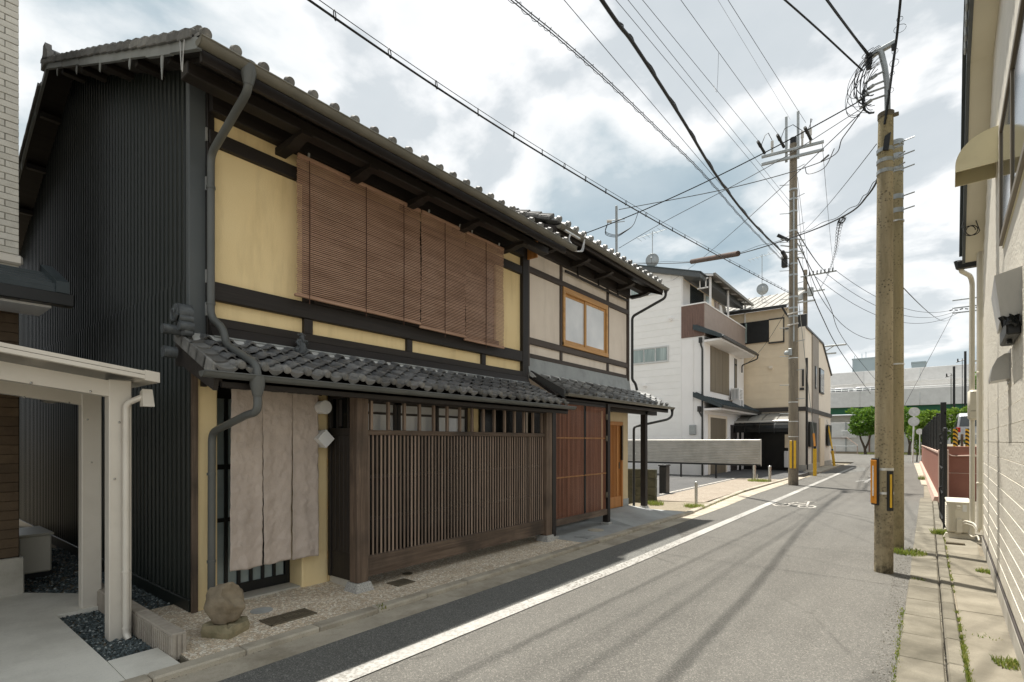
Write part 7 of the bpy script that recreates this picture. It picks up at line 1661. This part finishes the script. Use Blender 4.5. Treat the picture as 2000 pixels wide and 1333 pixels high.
# lines from the near stub pole
H_ = (-.46, 7.76)
wire('thick wire from the stub pole head leaving over the viewer at upper left', smooth_pl([(-2.6, 3.0, 6.9), (-1.19, 6.15, 6.4), (-.55, 7.6, 6.12)]), .010)
wire('upper twisted cable reaching the insulator on the stub pole', smooth_pl([(-2.2, 2.0, 7.3), (-.95, 6.3, 6.62), (-.5, 7.74, 6.36)]), .013)
wire('second cable beside the twisted one reaching the stub pole insulator', smooth_pl([(-2.0, 2.2, 7.1), (-.9, 6.4, 6.55), (-.47, 7.74, 6.33)]), .008)
wire('thick cable rising from the stub pole straight overhead', smooth_pl([(.1, 3.6, 7.6), (-.12, 6.6, 6.72), (-.20, 7.5, 6.45), (-.255, 7.68, 6.1), (-.30, 7.68, 5.7), (-.335, 7.67, 5.42)]), .014)
wire('service wire from the stub pole to the eave of the grey-plastered house', sagline((-.55, 7.74, 5.85), (-4.42, 7.6, 5.1), .10), .008)
wire('wire from the stub pole towards the mast on the grey house roof', smooth_pl([(-.53, 7.74, 5.75), (-.85, 8.6, 5.88), (-1.18, 9.4, 6.0), (-2.6, 9.45, 6.02), (-4.72, 9.42, 6.22)]), .007)
m = MB(); m.tube([(-1.10, 9.2, 5.97), (-1.22, 9.4, 6.0)], .014, 8); m.tube(smooth_pl([(-1.0, 9.0, 5.95), (-1.15, 9.2, 5.80), (-1.4, 9.4, 5.86), (-1.45, 9.42, 6.0)]), .006, 5); single('wire_splice', m, CABLEG, 'small splice with a wire loop midway on the wire to the roof mast', 'wire', (-1.1, 9.2, 5.95), smooth=50)
wire('thin long wire from the stub pole down to the white house', sagline((-.54, 7.74, 5.72), (-9.2, 23.9, 9.2), .15), .006)
wire('lower slack wire from the mast towards the stub pole', smooth_pl([(-4.72, 9.42, 5.45), (-3.6, 9.0, 5.55), (-1.8, 8.3, 5.62), (-.56, 7.74, 5.74)]), .005)
nl = [(-.36, 7.72, 4.88), (-.55, 8.4, 4.90), (-.92, 9.5, 5.10), (-2.16, 13.0, 6.18), (-3.95, 15.0, 6.74), (-5.9, 16.8, 7.42), (-9.29, 20.0, 8.95), (-11.5, 22, 9.8)]
nt = thing('street_cable', 'sagging cable from the stub pole passing across the tall pole to the left', 'cable', nl[0])
npn = smooth_pl(nl, 12); m = MB(); m.tube(npn, .012, 6); part('cable', m, CABLE, nt, smooth=60)
m = MB(); m.tube([p+Vector((0, 0, .05+.02*math.sin(i*.9))) for i, p in enumerate(npn)], .005, 5); part('messenger', m, CABLE, nt, smooth=60)
m = MB(); m.tube([(-3.90, 14.9, 6.72), (-5.75, 16.6, 7.36)], .075, 12); single('cable_closure', m, MAT('rusty_tube', (.10, .06, .045), (.06, .04, .03), 5, rough=.6), 'brown tube closure slung on the cable left of the tall pole', 'tube', (-4, 15, 6.7), smooth=40)
dl = [(-.95, 9.6, 5.10), (-1.15, 11, 5.45), (-2.1, 19, 7.45), (-3.5, 29, 9.6), (-5.6, 42, 12.2)]
dt = thing('spiral_cable', 'coil-wrapped drop cable falling from the sagging cable to the distant pole', 'cable', dl[0])
dpn = smooth_pl(dl, 60); m = MB(); m.tube(dpn[::10], .008, 5); part('cable', m, CABLE, dt, smooth=60); m = MB(); m.tube([p+Vector((.045*math.cos(i*.9), 0, .045*math.sin(i*.9))) for i, p in enumerate(dpn)], .004, 4); part('spiral', m, CABLE, dt, smooth=60)
wire('thin wire from the stub pole bands to the tall pole', sagline((-.42, 7.76, 5.25), (-3.6, 21.0, 8.9), .12), .005)
for k, (a, b, s, lab) in enumerate((((-4.9, 44.7, 14.2), (2.6, 69.8, 15.1), 1.3, 'upper sagging wire between the two distant poles'), ((-5.5, 44.7, 14.1), (2.8, 69.8, 14.9), 1.7, 'middle sagging wire between the two distant poles'), ((-6.2, 44.7, 14.0), (3.2, 69.8, 14.8), 2.2, 'lowest sagging wire between the two distant poles'))): wire(lab, sagline(a, b, s), .018)
wire('cable running from the tall pole down the street past the cream house', smooth_pl([(-3.5, 21.2, 8.3), (-3.9, 30, 7.95), (-4.3, 42.4, 7.75), (-4.35, 70, 6.9)]), .022)
wire('second cable down the street beside the brackets', smooth_pl([(-3.5, 21.2, 8.8), (-3.55, 30, 8.4), (-4.0, 42.4, 8.36), (-3.2, 75, 7.4)]), .016)
wire('deep-sagging wire from the tall pole towards the near pole shadow side', smooth_pl([(-3.44, 21.1, 8.9), (-3.72, 28, 8.5), (-3.28, 34, 7.95), (-2.48, 40, 8.1), (-2.0, 46, 9.4)]), .014)
wire('thin wire from the tall pole crown fanning to the distant pole', sagline((-3.5, 21.2, 11.2), (-6.4, 44.8, 13.0), .3), .008)
wire('second fanning wire from the tall pole to the distant pole', sagline((-3.5, 21.2, 10.8), (-6.8, 44.8, 12.2), .4), .008)
wire('thick conductor from the tall pole to the distant pole top', sagline((-3.5, 21.2, 9.2), (-5.4, 44.8, 14.1), .2), .022)
wire('thin wire from the right end of the crossarm going on down the street', sagline((-2.7, 21.0, 12.1), (-5.0, 44.8, 14.2), .35), .008)
wire('wire leaving the tall pole low towards the cream house wall', sagline((-3.72, 21.0, 6.6), (-7.7, 30.2, 5.75), .4), .008)
wire('slanting wire from the distant bracket up to the near pole behind', sagline((-.28, 9.6, 4.0), (2.7, 69.5, 14.9), .8), .008)
wire('thin guy wire slanting down behind the round signs', sagline((2.6, 69.6, 14.6), (-2.2, 60, 2.4), .0), .02)

# repeats of one kind share a group
GROUPS = {'utility_pole': 'utility poles along the street', 'power_line': 'overhead wires', 'cable_bundle': 'overhead wires', 'spiral_cable': 'overhead wires', 'ring_cable': 'overhead wires', 'street_cable': 'overhead wires',
          'roof_antenna': 'antennas on the far roofs', 'weed_tuft': 'weed tufts along the pavements', 'striped_post': 'striped posts in the raised lot', 'black_pole': 'thin black poles behind the van',
          'street_tree': 'trees under the elevated road', 'bush': 'green hedges at the end of the street', 'guy_guard': 'guy-wire guards by the cream house', 'townhouse': 'wooden townhouses on the left',
          'outdoor_unit': 'air-conditioner outdoor units', 'round_cover': 'round covers in the pavement', 'drain_grate': 'iron drain grates', 'far_building': 'far buildings beyond the elevated road'}
for o in scene.objects:
    k = o.name.split('.')[0]
    if o.parent is None and k in GROUPS and 'label' in o: o['group'] = GROUPS[k]
